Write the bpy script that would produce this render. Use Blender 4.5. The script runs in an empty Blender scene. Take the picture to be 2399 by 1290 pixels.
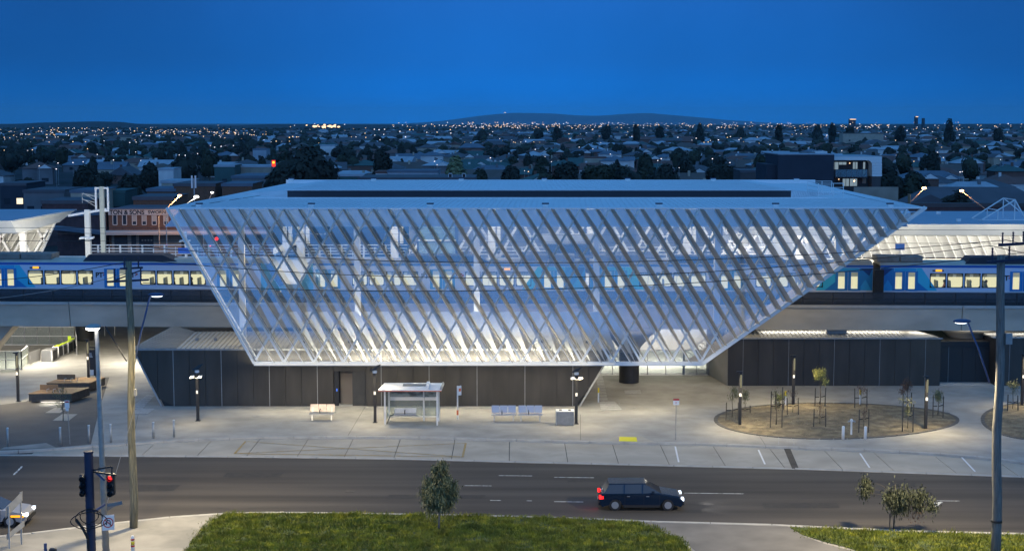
import bpy, bmesh, math, random
from math import sin, cos, tan, atan, pi, radians as R
from mathutils import Vector, Matrix, noise
random.seed(7)
sc = bpy.context.scene
col = sc.collection
# ---------------------------------------------------------------- camera
TH = R(5.908); F = 3450.0; CH = 21.0; W2, H2 = 1199.5, 645.0
cam = bpy.data.cameras.new('camera'); co = bpy.data.objects.new('camera', cam); col.objects.link(co)
co.location = (0, 0, CH); co.rotation_euler = (pi/2-TH, 0, 0)
cam.sensor_width = 36; cam.lens = 36*F/2399; cam.clip_start = 1; cam.clip_end = 60000
sc.camera = co
# ---------------------------------------------------------------- world: dusk sky, sun just under the horizon behind the camera
w = bpy.data.worlds.new('World'); sc.world = w; w.use_nodes = True
nt = w.node_tree; N = nt.nodes; L = nt.links
bg = N['Background']; sky = N.new('ShaderNodeTexSky'); sky.sky_type = 'NISHITA'; sky.sun_disc = False
sky.sun_elevation = R(-1); sky.sun_rotation = R(180); sky.altitude = 100
sky.air_density = 1.0; sky.dust_density = 0.3; sky.ozone_density = 5.0
geo = N.new('ShaderNodeTexCoord'); sep = N.new('ShaderNodeSeparateXYZ'); L.new(geo.outputs['Generated'], sep.inputs[0])
ramp = N.new('ShaderNodeValToRGB'); L.new(sep.outputs[2], ramp.inputs[0]); cr = ramp.color_ramp; cr.interpolation = 'EASE'
# blue hour: an even deep blue that lifts slowly towards the zenith
for i, (p_, c_) in enumerate(((0.0, (.001, .215, .86)), (.018, (.003, .185, .75)), (.045, (.008, .155, .61)), (.11, (.016, .145, .56)), (.35, (.045, .23, .62)), (1.0, (.075, .31, .74)))):
    e_ = cr.elements[i] if i < 2 else cr.elements.new(p_)
    if i == 1: e_.position = p_
    e_.color = (*c_, 1)
for e_ in cr.elements: pass
mul = N.new('ShaderNodeMix'); mul.data_type = 'RGBA'; mul.blend_type = 'ADD'; mul.inputs[0].default_value = .008
noi = N.new('ShaderNodeTexNoise'); noi.inputs['Scale'].default_value = 4.5; noi.inputs['Detail'].default_value = 4; L.new(geo.outputs['Generated'], noi.inputs[0])
mrn = N.new('ShaderNodeMapRange'); mrn.inputs[1].default_value = .3; mrn.inputs[2].default_value = .7; mrn.inputs[3].default_value = .86; mrn.inputs[4].default_value = 1.14; L.new(noi.outputs[0], mrn.inputs[0])
mm = N.new('ShaderNodeMix'); mm.data_type = 'RGBA'; mm.blend_type = 'MULTIPLY'; mm.inputs[0].default_value = 1; L.new(ramp.outputs[0], mm.inputs[6]); L.new(mrn.outputs[0], mm.inputs[7])
# the west, behind the camera, still holds the light of the set sun: the dome brightens evenly that way
wst = N.new('ShaderNodeMapRange'); wst.interpolation_type = 'SMOOTHERSTEP'; wst.inputs[1].default_value = .75; wst.inputs[2].default_value = -1; wst.inputs[3].default_value = 1; wst.inputs[4].default_value = 1.7
L.new(sep.outputs[1], wst.inputs[0]); wm = N.new('ShaderNodeMix'); wm.data_type = 'RGBA'; wm.blend_type = 'MULTIPLY'; wm.inputs[0].default_value = 1
# lens falloff put into the sky: darker away from the view's middle
ax = N.new('ShaderNodeMath'); ax.operation = 'ABSOLUTE'; L.new(sep.outputs[0], ax.inputs[0]); azr = N.new('ShaderNodeMapRange'); azr.interpolation_type = 'SMOOTHSTEP'
azr.inputs[1].default_value = 0; azr.inputs[2].default_value = .45; azr.inputs[3].default_value = 1; azr.inputs[4].default_value = .50; L.new(ax.outputs[0], azr.inputs[0])
am = N.new('ShaderNodeMix'); am.data_type = 'RGBA'; am.blend_type = 'MULTIPLY'; am.inputs[0].default_value = 1; L.new(mm.outputs[2], am.inputs[6]); L.new(azr.outputs[0], am.inputs[7])
L.new(am.outputs[2], wm.inputs[6]); L.new(wst.outputs[0], wm.inputs[7]); # and its low western quarter is paler, less saturated
wl = N.new('ShaderNodeMapRange'); wl.interpolation_type = 'SMOOTHERSTEP'; wl.inputs[1].default_value = .35; wl.inputs[2].default_value = -1; wl.inputs[3].default_value = 0; wl.inputs[4].default_value = 1
L.new(sep.outputs[1], wl.inputs[0]); wz = N.new('ShaderNodeMapRange'); wz.interpolation_type = 'SMOOTHSTEP'; wz.inputs[1].default_value = 0; wz.inputs[2].default_value = .9; wz.inputs[3].default_value = 1; wz.inputs[4].default_value = .25
L.new(sep.outputs[2], wz.inputs[0]); wk = N.new('ShaderNodeMath'); wk.operation = 'MULTIPLY'; L.new(wl.outputs[0], wk.inputs[0]); L.new(wz.outputs[0], wk.inputs[1])
wa = N.new('ShaderNodeMix'); wa.data_type = 'RGBA'; wa.blend_type = 'ADD'; L.new(wk.outputs[0], wa.inputs[0]); L.new(wm.outputs[2], wa.inputs[6]); wa.inputs[7].default_value = (.19, .33, .58, 1)
L.new(wa.outputs[2], mul.inputs[6]); L.new(sky.outputs[0], mul.inputs[7]); L.new(mul.outputs[2], bg.inputs[0]); bg.inputs[1].default_value = 1.0
# the sun has set: no sun lamp, only its glow in the sky behind the camera
sc.view_settings.view_transform = 'Standard'; sc.view_settings.look = 'None'
sc.view_settings.exposure = 0; sc.view_settings.gamma = 1; sc.view_settings.use_curve_mapping = False
sc.render.engine = 'CYCLES'
cy = sc.cycles; cy.use_denoising = True; cy.max_bounces = 6; cy.diffuse_bounces = 2; cy.glossy_bounces = 2
cy.transmission_bounces = 3; cy.transparent_max_bounces = 24; cy.sample_clamp_indirect = 3; cy.caustics_reflective = False
cy.caustics_refractive = False; cy.use_light_tree = True; cy.volume_bounces = 0
# ---------------------------------------------------------------- pixel (2399 x 1290) to real place
def PY(px, py, Y):
    z = CH - Y*tan(TH+atan((py-H2)/F)); d = Y*cos(TH)+(CH-z)*sin(TH)
    return Vector(((px-W2)/F*d, Y, z))
def GZ(px, py, z=0.0):
    Y = (CH-z)/tan(TH+atan((py-H2)/F)); d = Y*cos(TH)+(CH-z)*sin(TH)
    return Vector(((px-W2)/F*d, Y, z))
# ---------------------------------------------------------------- materials
def mat(name, c, rough=0.7, metal=0.0, var=0.0, vs=1.0, bump=0.0, bs=20.0, c2=None, c2s=2.0, c2lo=.45, c2hi=.6, em=None, es=0.0, spec=0.5, stretch=None, det=4, wave=None):
    m = bpy.data.materials.new(name); m.use_nodes = True
    t = m.node_tree; n = t.nodes; l = t.links; b = n['Principled BSDF']
    b.inputs['Base Color'].default_value = (*c, 1); b.inputs['Roughness'].default_value = rough
    b.inputs['Metallic'].default_value = metal; b.inputs['Specular IOR Level'].default_value = spec
    tc = n.new('ShaderNodeTexCoord'); mp = n.new('ShaderNodeMapping'); l.new(tc.outputs['Object'], mp.inputs[0])
    if stretch: mp.inputs['Scale'].default_value = stretch
    last = None
    if c2 is not None:
        no = n.new('ShaderNodeTexNoise'); no.inputs['Scale'].default_value = c2s; no.inputs['Detail'].default_value = det
        l.new(mp.outputs[0], no.inputs[0]); mr = n.new('ShaderNodeMapRange'); mr.inputs[1].default_value = c2lo; mr.inputs[2].default_value = c2hi
        l.new(no.outputs[0], mr.inputs[0]); mx = n.new('ShaderNodeMix'); mx.data_type = 'RGBA'
        l.new(mr.outputs[0], mx.inputs[0]); mx.inputs[6].default_value = (*c, 1); mx.inputs[7].default_value = (*c2, 1); last = mx.outputs[2]
    if var > 0:
        no = n.new('ShaderNodeTexNoise'); no.inputs['Scale'].default_value = vs; no.inputs['Detail'].default_value = 6
        l.new(mp.outputs[0], no.inputs[0]); mr = n.new('ShaderNodeMapRange'); mr.inputs[1].default_value = .3; mr.inputs[2].default_value = .7
        mr.inputs[3].default_value = 1-var; mr.inputs[4].default_value = 1+var
        l.new(no.outputs[0], mr.inputs[0]); mx = n.new('ShaderNodeMix'); mx.data_type = 'RGBA'; mx.blend_type = 'MULTIPLY'; mx.inputs[0].default_value = 1
        if last: l.new(last, mx.inputs[6])
        else: mx.inputs[6].default_value = (*c, 1)
        l.new(mr.outputs[0], mx.inputs[7]); last = mx.outputs[2]
    if last: l.new(last, b.inputs['Base Color'])
    if bump > 0:
        no = n.new('ShaderNodeTexNoise'); no.inputs['Scale'].default_value = bs; no.inputs['Detail'].default_value = 5
        l.new(mp.outputs[0], no.inputs[0]); bp = n.new('ShaderNodeBump'); bp.inputs['Strength'].default_value = bump; bp.inputs['Distance'].default_value = .05
        l.new(no.outputs[0], bp.inputs['Height']); l.new(bp.outputs[0], b.inputs['Normal'])
    if wave:
        wv = n.new('ShaderNodeTexWave'); wv.bands_direction = wave[0]; wv.inputs['Scale'].default_value = wave[1]
        l.new(mp.outputs[0], wv.inputs[0]); bp = n.new('ShaderNodeBump'); bp.inputs['Strength'].default_value = wave[2]; bp.inputs['Distance'].default_value = .06
        l.new(wv.outputs[0], bp.inputs['Height']); l.new(bp.outputs[0], b.inputs['Normal'])
    if em:
        b.inputs['Emission Color'].default_value = (*em, 1); b.inputs['Emission Strength'].default_value = es
        m.cycles.emission_sampling = 'NONE'
    return m
def clear(name, tcol, k_tr, k_gl, dcol=(.8, .8, .8), rough=0.03, gcol=(1, 1, 1)):
    """see-through sheet: share k_tr transparent, k_gl mirror-like, the rest a translucent white film"""
    m = bpy.data.materials.new(name); m.use_nodes = True; t = m.node_tree; n = t.nodes; l = t.links
    n.remove(n['Principled BSDF']); out = n['Material Output']
    tr = n.new('ShaderNodeBsdfTransparent'); tr.inputs[0].default_value = (*tcol, 1)
    gl = n.new('ShaderNodeBsdfGlossy'); gl.inputs['Roughness'].default_value = rough; gl.inputs[0].default_value = (*gcol, 1)
    df = n.new('ShaderNodeBsdfDiffuse'); df.inputs[0].default_value = (*dcol, 1)
    a = n.new('ShaderNodeMixShader'); b = n.new('ShaderNodeMixShader')
    a.inputs[0].default_value = k_gl/max(1e-4, 1-k_tr); l.new(df.outputs[0], a.inputs[1]); l.new(gl.outputs[0], a.inputs[2])
    b.inputs[0].default_value = k_tr; l.new(a.outputs[0], b.inputs[1]); l.new(tr.outputs[0], b.inputs[2]); l.new(b.outputs[0], out.inputs[0])
    return m
def glow(name, c, s, sample=False):
    m = bpy.data.materials.new(name); m.use_nodes = True; t = m.node_tree; n = t.nodes
    n.remove(n['Principled BSDF']); e = n.new('ShaderNodeEmission'); e.inputs[0].default_value = (*c, 1); e.inputs[1].default_value = s
    t.links.new(e.outputs[0], n['Material Output'].inputs[0]); m.cycles.emission_sampling = 'AUTO' if sample else 'NONE'
    return m
K = {}
def mk(key, *a, **k): K[key] = mat(key, *a, **k)
mk('asphalt', (.050, .044, .038), .85, var=.42, vs=.6, bump=.3, bs=30, stretch=(.06, 1.0, 1), c2=(.066, .058, .05), c2s=.5, c2lo=.4, c2hi=.7)
mk('paving', (.35, .335, .30), .85, var=.15, vs=.7, bump=.15, bs=25, c2=(.305, .292, .26), c2s=.22)
mk('dark_paving', (.10, .095, .088), .85, var=.14, vs=.8, bump=.15, bs=25)
mk('slab', (.43, .39, .32), .85, var=.12, vs=1.0, bump=.1, bs=30, c2=(.36, .325, .265), c2s=.5)
mk('kerb_concrete', (.40, .385, .35), .85, var=.15, vs=1.5)
mk('footpath', (.33, .31, .27), .85, var=.14, vs=.5, c2=(.25, .24, .21), c2s=.4)
mk('joint', (.07, .068, .06), .9)
mk('earth', (.135, .11, .075), .95, var=.35, vs=1.5, bump=.6, bs=8, c2=(.21, .175, .11), c2s=1.2)
mk('straw', (.34, .28, .17), .9, var=.3, vs=3, c2=(.20, .15, .08), c2s=1.1)
mk('lawn_soil', (.05, .07, .02), .95, var=.3, vs=1)
mk('grass', (.15, .175, .012), .6, var=.45, vs=1.3, c2=(.34, .32, .02), c2s=1.7, c2lo=.5, c2hi=.7)
mk('far_ground', (.014, .014, .012), .95, c2=(.026, .023, .024), c2s=.03, var=.4, vs=.01)
mk('concrete', (.52, .47, .38), .85, var=.12, vs=.5, bump=.1, bs=10, c2=(.43, .385, .31), c2s=.35, stretch=(.5, 1, 1.2))
mk('concrete_cap', (.42, .41, .38), .85, var=.1, vs=1)
mk('dark_cladding', (.058, .052, .044), .42, metal=.25, var=.25, vs=.9, bump=.05, bs=60, stretch=(1, 1, .3))
mk('dark_column', (.045, .043, .04), .5, var=.2, vs=2)
mk('corrugated', (.40, .40, .38), .5, metal=.3, var=.1, vs=1, wave=('DIAGONAL', 1.1, 1))
mk('corrugated_light', (.55, .54, .5), .5, metal=.1, wave=('DIAGONAL', 1.1, 1))
mk('roof_white', (.84, .85, .86), .42, metal=.1, var=.05, vs=.6, wave=('DIAGONAL', 1.2, 1.0))
mk('roof_platform', (.34, .40, .47), .5, var=.08, vs=.6)
mk('roof_trim', (.82, .83, .84), .5)
mk('slot_dark', (.03, .03, .04), .6)
mk('white_steel', (.78, .77, .74), .45, var=.04, vs=2)
mk('fin_metal', (.20, .18, .15), .6, metal=.1, var=.1, vs=1)
mk('blade_metal', (.72, .71, .66), .6, var=.06, vs=1)
mk('rear_cladding', (.20, .20, .20), .7, var=.08, vs=1)
mk('cream_panel', (.72, .70, .63), .6, var=.06, vs=.8)
mk('black_metal', (.02, .02, .022), .45)
mk('navy_metal', (.018, .026, .06), .5)
mk('steel', (.55, .54, .52), .35, metal=.8)
mk('grey_steel', (.30, .30, .29), .5, metal=.3, var=.15, vs=4)
mk('galvanised', (.42, .42, .40), .5, metal=.4, var=.12, vs=4)
mk('pole_wood', (.17, .16, .11), .85, c2=(.30, .25, .14), c2s=3.0, c2lo=.5, c2hi=.72, var=.35, vs=5, stretch=(4, 4, .35), bump=.6, bs=9)
mk('grey_wood', (.16, .155, .14), .85, var=.35, vs=5, stretch=(4, 4, .35), bump=.6, bs=9)
mk('bench_wood', (.22, .14, .075), .7, var=.3, vs=8, stretch=(1, 8, 8))
mk('bench_base', (.075, .065, .055), .8, var=.25, vs=5)
mk('white_paint', (.78, .78, .76), .5)
mk('road_paint', (.62, .62, .58), .8, var=.25, vs=6, c2=(.12, .12, .11), c2s=7, c2lo=.52, c2hi=.66)
mk('bay_yellow', (.42, .27, .06), .8, var=.2, vs=6, c2=(.3, .27, .2), c2s=6)
mk('tactile_yellow', (.85, .75, .02), .7)
mk('train_silver', (.60, .66, .80), .4, metal=.1)
mk('train_blue', (.02, .22, .52), .35)
mk('train_light_blue', (.04, .38, .68), .35)
mk('train_cyan', (.05, .52, .72), .35)
mk('train_navy', (.01, .05, .20), .35)
mk('train_band', (.01, .10, .42), .35)
mk('train_roof', (.46, .43, .36), .7, var=.15, vs=1)
mk('train_under', (.03, .03, .032), .8)
mk('train_box', (.20, .19, .17), .7, var=.2, vs=2)
mk('rubber', (.015, .015, .016), .8)
mk('seat_grey', (.25, .26, .24), .8, var=.3, vs=9)
mk('signal_red_paint', (.5, .03, .02), .5)
mk('orange_paint', (.65, .14, .04), .5)
mk('yellow_paint', (.80, .60, .03), .5)
mk('lime_panel', (.60, .75, .03), .5, em=(.75, 1, .05), es=.35)
mk('blue_sign', (.02, .12, .5), .5)
mk('brick', (.17, .078, .045), .9, var=.25, vs=3)
mk('brick_dark', (.085, .045, .045), .9, var=.25, vs=1)
mk('fascia_pink', (.62, .50, .40), .8)  # sodium lamp's pinkish light put into the base colour
mk('render_beige', (.33, .27, .21), .85, var=.15, vs=.4)
mk('shop_dark', (.04, .035, .035), .5)
mk('window_dark', (.035, .04, .05), .06)
mk('blind', (.50, .38, .28), .8)
mk('ink', (.02, .018, .02), .7)
mk('bark', (.10, .08, .06), .9, var=.3, vs=4)
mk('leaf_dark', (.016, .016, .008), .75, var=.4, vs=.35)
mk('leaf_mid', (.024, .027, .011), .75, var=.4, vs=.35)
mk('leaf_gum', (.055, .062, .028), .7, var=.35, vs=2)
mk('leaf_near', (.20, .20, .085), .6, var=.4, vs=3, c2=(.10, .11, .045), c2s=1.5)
mk('leaf_lime', (.30, .30, .08), .6, var=.3, vs=4)
mk('leaf_dry', (.16, .09, .06), .8, var=.3, vs=4)
mk('driveway_concrete', (.17, .16, .145), .85, var=.2, vs=.6)
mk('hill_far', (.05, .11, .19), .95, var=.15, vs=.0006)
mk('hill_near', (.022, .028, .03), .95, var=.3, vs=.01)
for k, c in dict(roof_slate=(.095, .09, .10), roof_terracotta=(.16, .075, .06), roof_brown=(.11, .085, .075), roof_blue=(.12, .15, .19), roof_green=(.045, .10, .095), roof_pale=(.36, .40, .44),
                 wall_white=(.66, .64, .62), wall_cream=(.42, .35, .27), wall_brick=(.15, .075, .055), wall_grey=(.16, .155, .16), wall_navy=(.03, .035, .05), wall_charcoal=(.07, .06, .06)).items(): mk(k, c, .8, var=.15, vs=.3)
K['glass_skin'] = clear('glass_skin', (.97, .98, 1), .68, .205, (.84, .80, .74), .05, (.84, 1, .98))
K['fin_metal'] = clear('fin_mesh', (.9, .9, .9), .34, .03, (.64, .58, .49), .4)  # warm light from inside put into the fin colour
K['parapet_glass'] = clear('parapet_glass', (.8, .8, .82), .34, .06, (.045, .045, .05), .15)
K['clear_glass'] = clear('clear_glass', (.9, .95, .93), .78, .08, (.7, .75, .72), .03)
K['balcony_glass'] = clear('balcony_glass', (.6, .8, .85), .4, .2, (.22, .34, .38), .1)
K['window_glass'] = clear('window_glass', (.98, .98, .92), .92, .06, (.6, .6, .6), .02)
K['interior'] = glow('interior', (1.0, .95, .66), .95)
K['interior_dim'] = glow('interior_dim', (.85, .80, .50), .30)
K['far_pane'] = glow('far_pane', (.62, .66, .55), .16)
K['lamp_white'] = glow('lamp_white', (1, .97, .92), 9)
K['lamp_cool'] = glow('lamp_cool', (.75, .85, 1), 3.5)
K['lamp_sodium'] = glow('lamp_sodium', (1, .52, .2), 14)
K['lamp_far_white'] = glow('lamp_far_white', (.95, .9, 1), 1.9)
K['lamp_far_warm'] = glow('lamp_far_warm', (1, .66, .38), 2.1)
K['lit_window'] = glow('lit_window', (1, .85, .6), 1.4)
K['curtain_lit'] = glow('curtain_lit', (.45, .62, .75), .45)
K['red_light'] = glow('red_light', (1, .02, .02), 3)
K['amber_sign'] = glow('amber_sign', (1, .42, .02), 1.6)
K['blue_screen'] = glow('blue_screen', (.1, .25, 1), 1.2)
# ---------------------------------------------------------------- mesh builder
class B:
    def __init__(s): s.v = []; s.f = []; s.m = []; s.cur = 0
    def add(s, vs, fs):
        o = len(s.v); s.v += [tuple(v) for v in vs]; s.f += [tuple(i+o for i in f) for f in fs]; s.m += [s.cur]*len(fs); return s
    def box(s, x0, x1, y0, y1, z0, z1):
        return s.add([(x0, y0, z0), (x1, y0, z0), (x1, y1, z0), (x0, y1, z0), (x0, y0, z1), (x1, y0, z1), (x1, y1, z1), (x0, y1, z1)],
                     [(0, 3, 2, 1), (4, 5, 6, 7), (0, 1, 5, 4), (1, 2, 6, 5), (2, 3, 7, 6), (3, 0, 4, 7)])
    def prism(s, pts, ext):
        """pts: closed outline (list of 3-vectors), ext: extrusion vector"""
        n = len(pts); e = Vector(ext); a = [Vector(p) for p in pts]; b = [p+e for p in a]
        nr = Vector((0, 0, 0))
        for i in range(n): nr += a[i].cross(a[(i+1) % n])
        if nr.dot(e) > 0: a.reverse(); b.reverse()
        return s.add(a+b, [tuple(range(n)), tuple(range(2*n-1, n-1, -1))]+[(i, i+n, (i+1) % n+n, (i+1) % n) for i in range(n)])
    def bar(s, p, q, w, h=None, up=(0, 0, 1)):
        """square bar from p to q, w wide, h high"""
        p = Vector(p); q = Vector(q); h = h or w; d = (q-p)
        if d.length < 1e-6: return s
        d.normalize(); u = Vector(up)
        if abs(d.dot(u)) > .98: u = Vector((0, 1, 0))
        x = d.cross(u).normalized()*(w/2); y = x.cross(d).normalized()*(h/2)
        vs = [p-x-y, p+x-y, p+x+y, p-x+y, q-x-y, q+x-y, q+x+y, q-x+y]
        return s.add(vs, [(0, 1, 2, 3), (7, 6, 5, 4), (0, 4, 5, 1), (1, 5, 6, 2), (2, 6, 7, 3), (3, 7, 4, 0)])
    def tube(s, pts, r, n=8, r2=None, cap=True):
        pts = [Vector(p) for p in pts]; m = len(pts); o = len(s.v); rings = []
        for i, p in enumerate(pts):
            d = (pts[min(i+1, m-1)]-pts[max(i-1, 0)]).normalized()
            u = Vector((0, 0, 1)) if abs(d.z) < .9 else Vector((1, 0, 0))
            x = d.cross(u).normalized(); y = x.cross(d).normalized()
            rr = r if r2 is None else r+(r2-r)*i/(m-1)
            for k in range(n):
                a = 2*pi*k/n; s.v.append(tuple(p+x*cos(a)*rr+y*sin(a)*rr))
        for i in range(m-1):
            for k in range(n):
                s.f.append((o+i*n+k, o+(i+1)*n+k, o+(i+1)*n+(k+1) % n, o+i*n+(k+1) % n)); s.m.append(s.cur)
        if cap:
            s.f.append(tuple(o+k for k in range(n))); s.f.append(tuple(o+(m-1)*n+k for k in range(n-1, -1, -1))); s.m += [s.cur]*2
        return s
    def lathe(s, c, prof, n=16):
        """prof: list of (r, z) from bottom to top about the vertical through c"""
        o = len(s.v); c = Vector(c)
        for r, z in prof:
            for k in range(n):
                a = 2*pi*k/n; s.v.append((c.x+r*cos(a), c.y+r*sin(a), c.z+z))
        for i in range(len(prof)-1):
            for k in range(n): s.f.append((o+i*n+k, o+i*n+(k+1) % n, o+(i+1)*n+(k+1) % n, o+(i+1)*n+k)); s.m.append(s.cur)
        s.f.append(tuple(o+k for k in range(n-1, -1, -1))); s.f.append(tuple(o+(len(prof)-1)*n+k for k in range(n))); s.m += [s.cur]*2
        return s
    def blob(s, c, r, n=2, amp=.25, seed=0, sq=(1, 1, 1)):
        bm = bmesh.new(); bmesh.ops.create_icosphere(bm, subdivisions=n, radius=1); c = Vector(c)
        vs = []
        for v in bm.verts:
            k = 1+amp*noise.noise(v.co*1.7+Vector((seed, seed*1.3, 0)))*2
            vs.append((c.x+v.co.x*r*k*sq[0], c.y+v.co.y*r*k*sq[1], c.z+v.co.z*r*k*sq[2]))
        fs = [tuple(v.index for v in f.verts) for f in bm.faces]; bm.free(); return s.add(vs, fs)
    def mesh(s, name, mats, smooth=False):
        me = bpy.data.meshes.new(name); me.from_pydata(s.v, [], s.f)
        for m in (mats if isinstance(mats, (list, tuple)) else [mats]): me.materials.append(m)
        if s.cur or any(s.m): me.polygons.foreach_set('material_index', s.m)
        if smooth: me.polygons.foreach_set('use_smooth', [True]*len(s.f))
        me.update(); return me
    def build(s, name, m, parent=None, world=False, smooth=False, kind=None, label=None, bevel=0):
        mats = [K[k] if isinstance(k, str) else k for k in (m if isinstance(m, (list, tuple)) else [m])]
        if world and parent is not None:
            o = parent.location; s.v = [(x-o.x, y-o.y, z-o.z) for x, y, z in s.v]
        ob = bpy.data.objects.new(name, s.mesh(name, mats, smooth)); col.objects.link(ob)
        if parent is not None: ob.parent = parent
        if kind: ob['kind'] = kind
        if label: ob['label'] = label
        if bevel:
            bv = ob.modifiers.new('bevel', 'BEVEL'); bv.width = bevel; bv.segments = 2; bv.limit_method = 'ANGLE'
        return ob
def tag(o, label, cat, group=None):
    o['label'] = label; o['category'] = cat
    if group: o['group'] = group
    return o
def thing(name, label, cat, loc=(0, 0, 0), rz=0, group=None):
    o = bpy.data.objects.new(name, None); col.objects.link(o); o.location = loc; o.rotation_euler = (0, 0, rz); o.empty_display_size = .3
    return tag(o, label, cat, group)
KIDS = {}
def kids(o):
    return [c for c in bpy.data.objects if c.parent == o]
def snapshot(root):
    """the tree under a thing, read once so that copies are quick"""
    return (root, [(c, snapshot(c)[1]) for c in kids(root)])
def dup(snap, loc, rz=None, scale=None, label=None, group=None):
    def rec(src, sub, par):
        c = src.copy(); col.objects.link(c); c.parent = par
        for s2, sub2 in sub: rec(s2, sub2, c)
        return c
    c = rec(snap[0], snap[1], None); c.location = loc
    if rz is not None: c.rotation_euler = (0, 0, rz)
    if scale is not None: c.scale = (scale,)*3 if not isinstance(scale, (tuple, list)) else scale
    if label: c['label'] = label
    if group: c['group'] = group
    return c
def text(s, name, m, size, loc, rot, parent, bold=0.0, ext=.004, sx=1.0, align='LEFT'):
    cu = bpy.data.curves.new(name, 'FONT'); cu.body = s; cu.size = size; cu.extrude = ext; cu.offset = bold; cu.align_x = align
    cu.materials.append(K[m]); tmp = bpy.data.objects.new(name, cu); col.objects.link(tmp)
    bpy.context.view_layer.update(); me = bpy.data.meshes.new_from_object(tmp.evaluated_get(bpy.context.evaluated_depsgraph_get()))
    bpy.data.objects.remove(tmp); me.name = name
    if not me.materials: me.materials.append(K[m])
    o = bpy.data.objects.new(name, me); col.objects.link(o); o.location = loc; o.rotation_euler = rot; o.scale = (sx, 1, 1)
    if parent: o.parent = parent
    return o
def lamp(name, kind, loc, power, c=(1, .93, .8), size=.15, aim=None, cone=160, blend=.5, sx=None, sy=None):
    l = bpy.data.lights.new(name, kind); l.energy = power; l.color = c
    if kind == 'SPOT': l.spot_size = R(cone); l.spot_blend = blend; l.shadow_soft_size = size
    elif kind == 'AREA':
        l.shape = 'RECTANGLE'; l.size = sx or size; l.size_y = sy or size
    else: l.shadow_soft_size = size
    if kind == 'DISK': pass
    o = bpy.data.objects.new(name, l); col.objects.link(o); o.location = loc
    if aim is not None: o.rotation_euler = Vector(aim).to_track_quat('-Z', 'Y').to_euler()
    return o
# ================================================================ GROUND
def struct(o): o['kind'] = 'structure'; return o
def interp(pts, x):
    for (x0, y0), (x1, y1) in zip(pts, pts[1:]):
        if x <= x1 or (x1, y1) == pts[-1]: return y0+(y1-y0)*(x-x0)/(x1-x0)
def smooth(pts, step=40, passes=2):
    xs = [pts[0][0]+i*step for i in range(int((pts[-1][0]-pts[0][0])/step)+1)]
    ys = [interp(pts, x) for x in xs]
    for _ in range(passes): ys = [ys[0]]+[(ys[i-1]+2*ys[i]+ys[i+1])/4 for i in range(1, len(ys)-1)]+[ys[-1]]
    return list(zip(xs, ys))
RZ = -0.12
kerbP = smooth([(-1100, 1075), (0, 1057), (132, 1050), (237, 1042), (300, 1038), (422, 1029), (600, 1022), (950, 1022), (1142, 1027), (1408, 1034), (1650, 1037), (1818, 1045), (2037, 1052), (2183, 1060), (2292, 1068), (2399, 1081), (2700, 1130), (3400, 1150)])
edgeP = smooth([(-1100, 1065), (0, 1067), (300, 1069), (600, 1071), (950, 1076), (1200, 1083), (1500, 1090), (1900, 1100), (2399, 1118), (2700, 1131), (3400, 1152)])
southP = smooth([(-1100, 1330), (0, 1256), (95, 1244), (198, 1232), (316, 1216), (422, 1207), (519, 1199), (700, 1198), (1000, 1203), (1300, 1209), (1496, 1219), (1800, 1226), (2110, 1241), (2399, 1248), (3400, 1275)])
gp = lambda pts, z=0.0: [GZ(x, y, z) for x, y in pts]
kerb3, edge3, south3 = gp(kerbP), gp(edgeP, RZ), gp(southP)
b = B(); b.add([(-30000, -20000, -.8), (30000, -20000, -.8), (30000, 40000, -.8), (-30000, 40000, -.8)], [(0, 1, 2, 3)]); struct(b.build('ground', 'far_ground'))
def sheet(name, pts, z, m, thick=0.0):
    b = B(); ps = [(p[0], p[1], z) for p in pts]
    if thick: b.prism([(x, y, z-thick) for x, y, z in ps], (0, 0, thick))
    else: b.add(ps, [tuple(range(len(ps)))])
    o = b.build(name, m)
    me = o.data
    if len(ps) > 4:
        bm = bmesh.new(); bm.from_mesh(me); bmesh.ops.triangulate(bm, faces=[f for f in bm.faces if len(f.verts) > 4]); bm.to_mesh(me); bm.free()
    return struct(o)
# the plaza in front of and under the station, from its kerb back to the far street
sheet('plaza_pavement', [(p.x, p.y+.18) for p in kerb3]+[(150, 175), (-150, 175)], 0, 'paving', .3)
# the road: asphalt from bay edge to south kerb
sheet('road', [(p.x, p.y) for p in south3]+[(p.x, p.y) for p in reversed(edge3)], RZ, 'asphalt')
sheet('footpath', [(-110, 25), (90, 25)]+[(p.x, p.y-.22) for p in reversed(south3)], 0, 'footpath', .3)
bay_base = sheet('parking_bay', [(p.x, p.y) for p in edge3]+[(p.x, p.y+.1) for p in reversed(kerb3)], RZ-.03, 'joint')
# slabs of the parking bay, gutter stones and kerb stones
def walk(pts, step, jit=0.0, x0=-34, x1=40):
    """points on a plan polyline every step metres of X"""
    out = []; x = x0
    while x < x1:
        for a, c in zip(pts, pts[1:]):
            if a.x <= x <= c.x: out.append(a.lerp(c, (x-a.x)/(c.x-a.x))); break
        x += step*(1+random.uniform(-jit, jit))
    return out
kerb_thing = struct(B().box(-60, -59.9, 95, 95.1, -.2, -.19).build('kerb', 'kerb_concrete'))
def stones(pts, step, w_in, w_out, z0, z1, name, m, parent, gap=.02, jit=.12, lo=-34, hi=40):
    ps = walk(pts, step, jit, lo, hi)
    for a, c in zip(ps, ps[1:]):
        d = (c-a).normalized(); n = Vector((-d.y, d.x, 0)); a2 = a+d*gap; c2 = c-d*gap; dz = random.uniform(-.006, .006)
        o = [a2-n*w_out, c2-n*w_out, c2+n*w_in, a2+n*w_in]
        B().prism([(p.x, p.y, z0) for p in o], (0, 0, z1-z0+dz)).build(name, m, parent)
stones(kerb3, 2.25, .19, .15, RZ-.06, .012, 'kerb_stone', 'kerb_concrete', kerb_thing)
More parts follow.
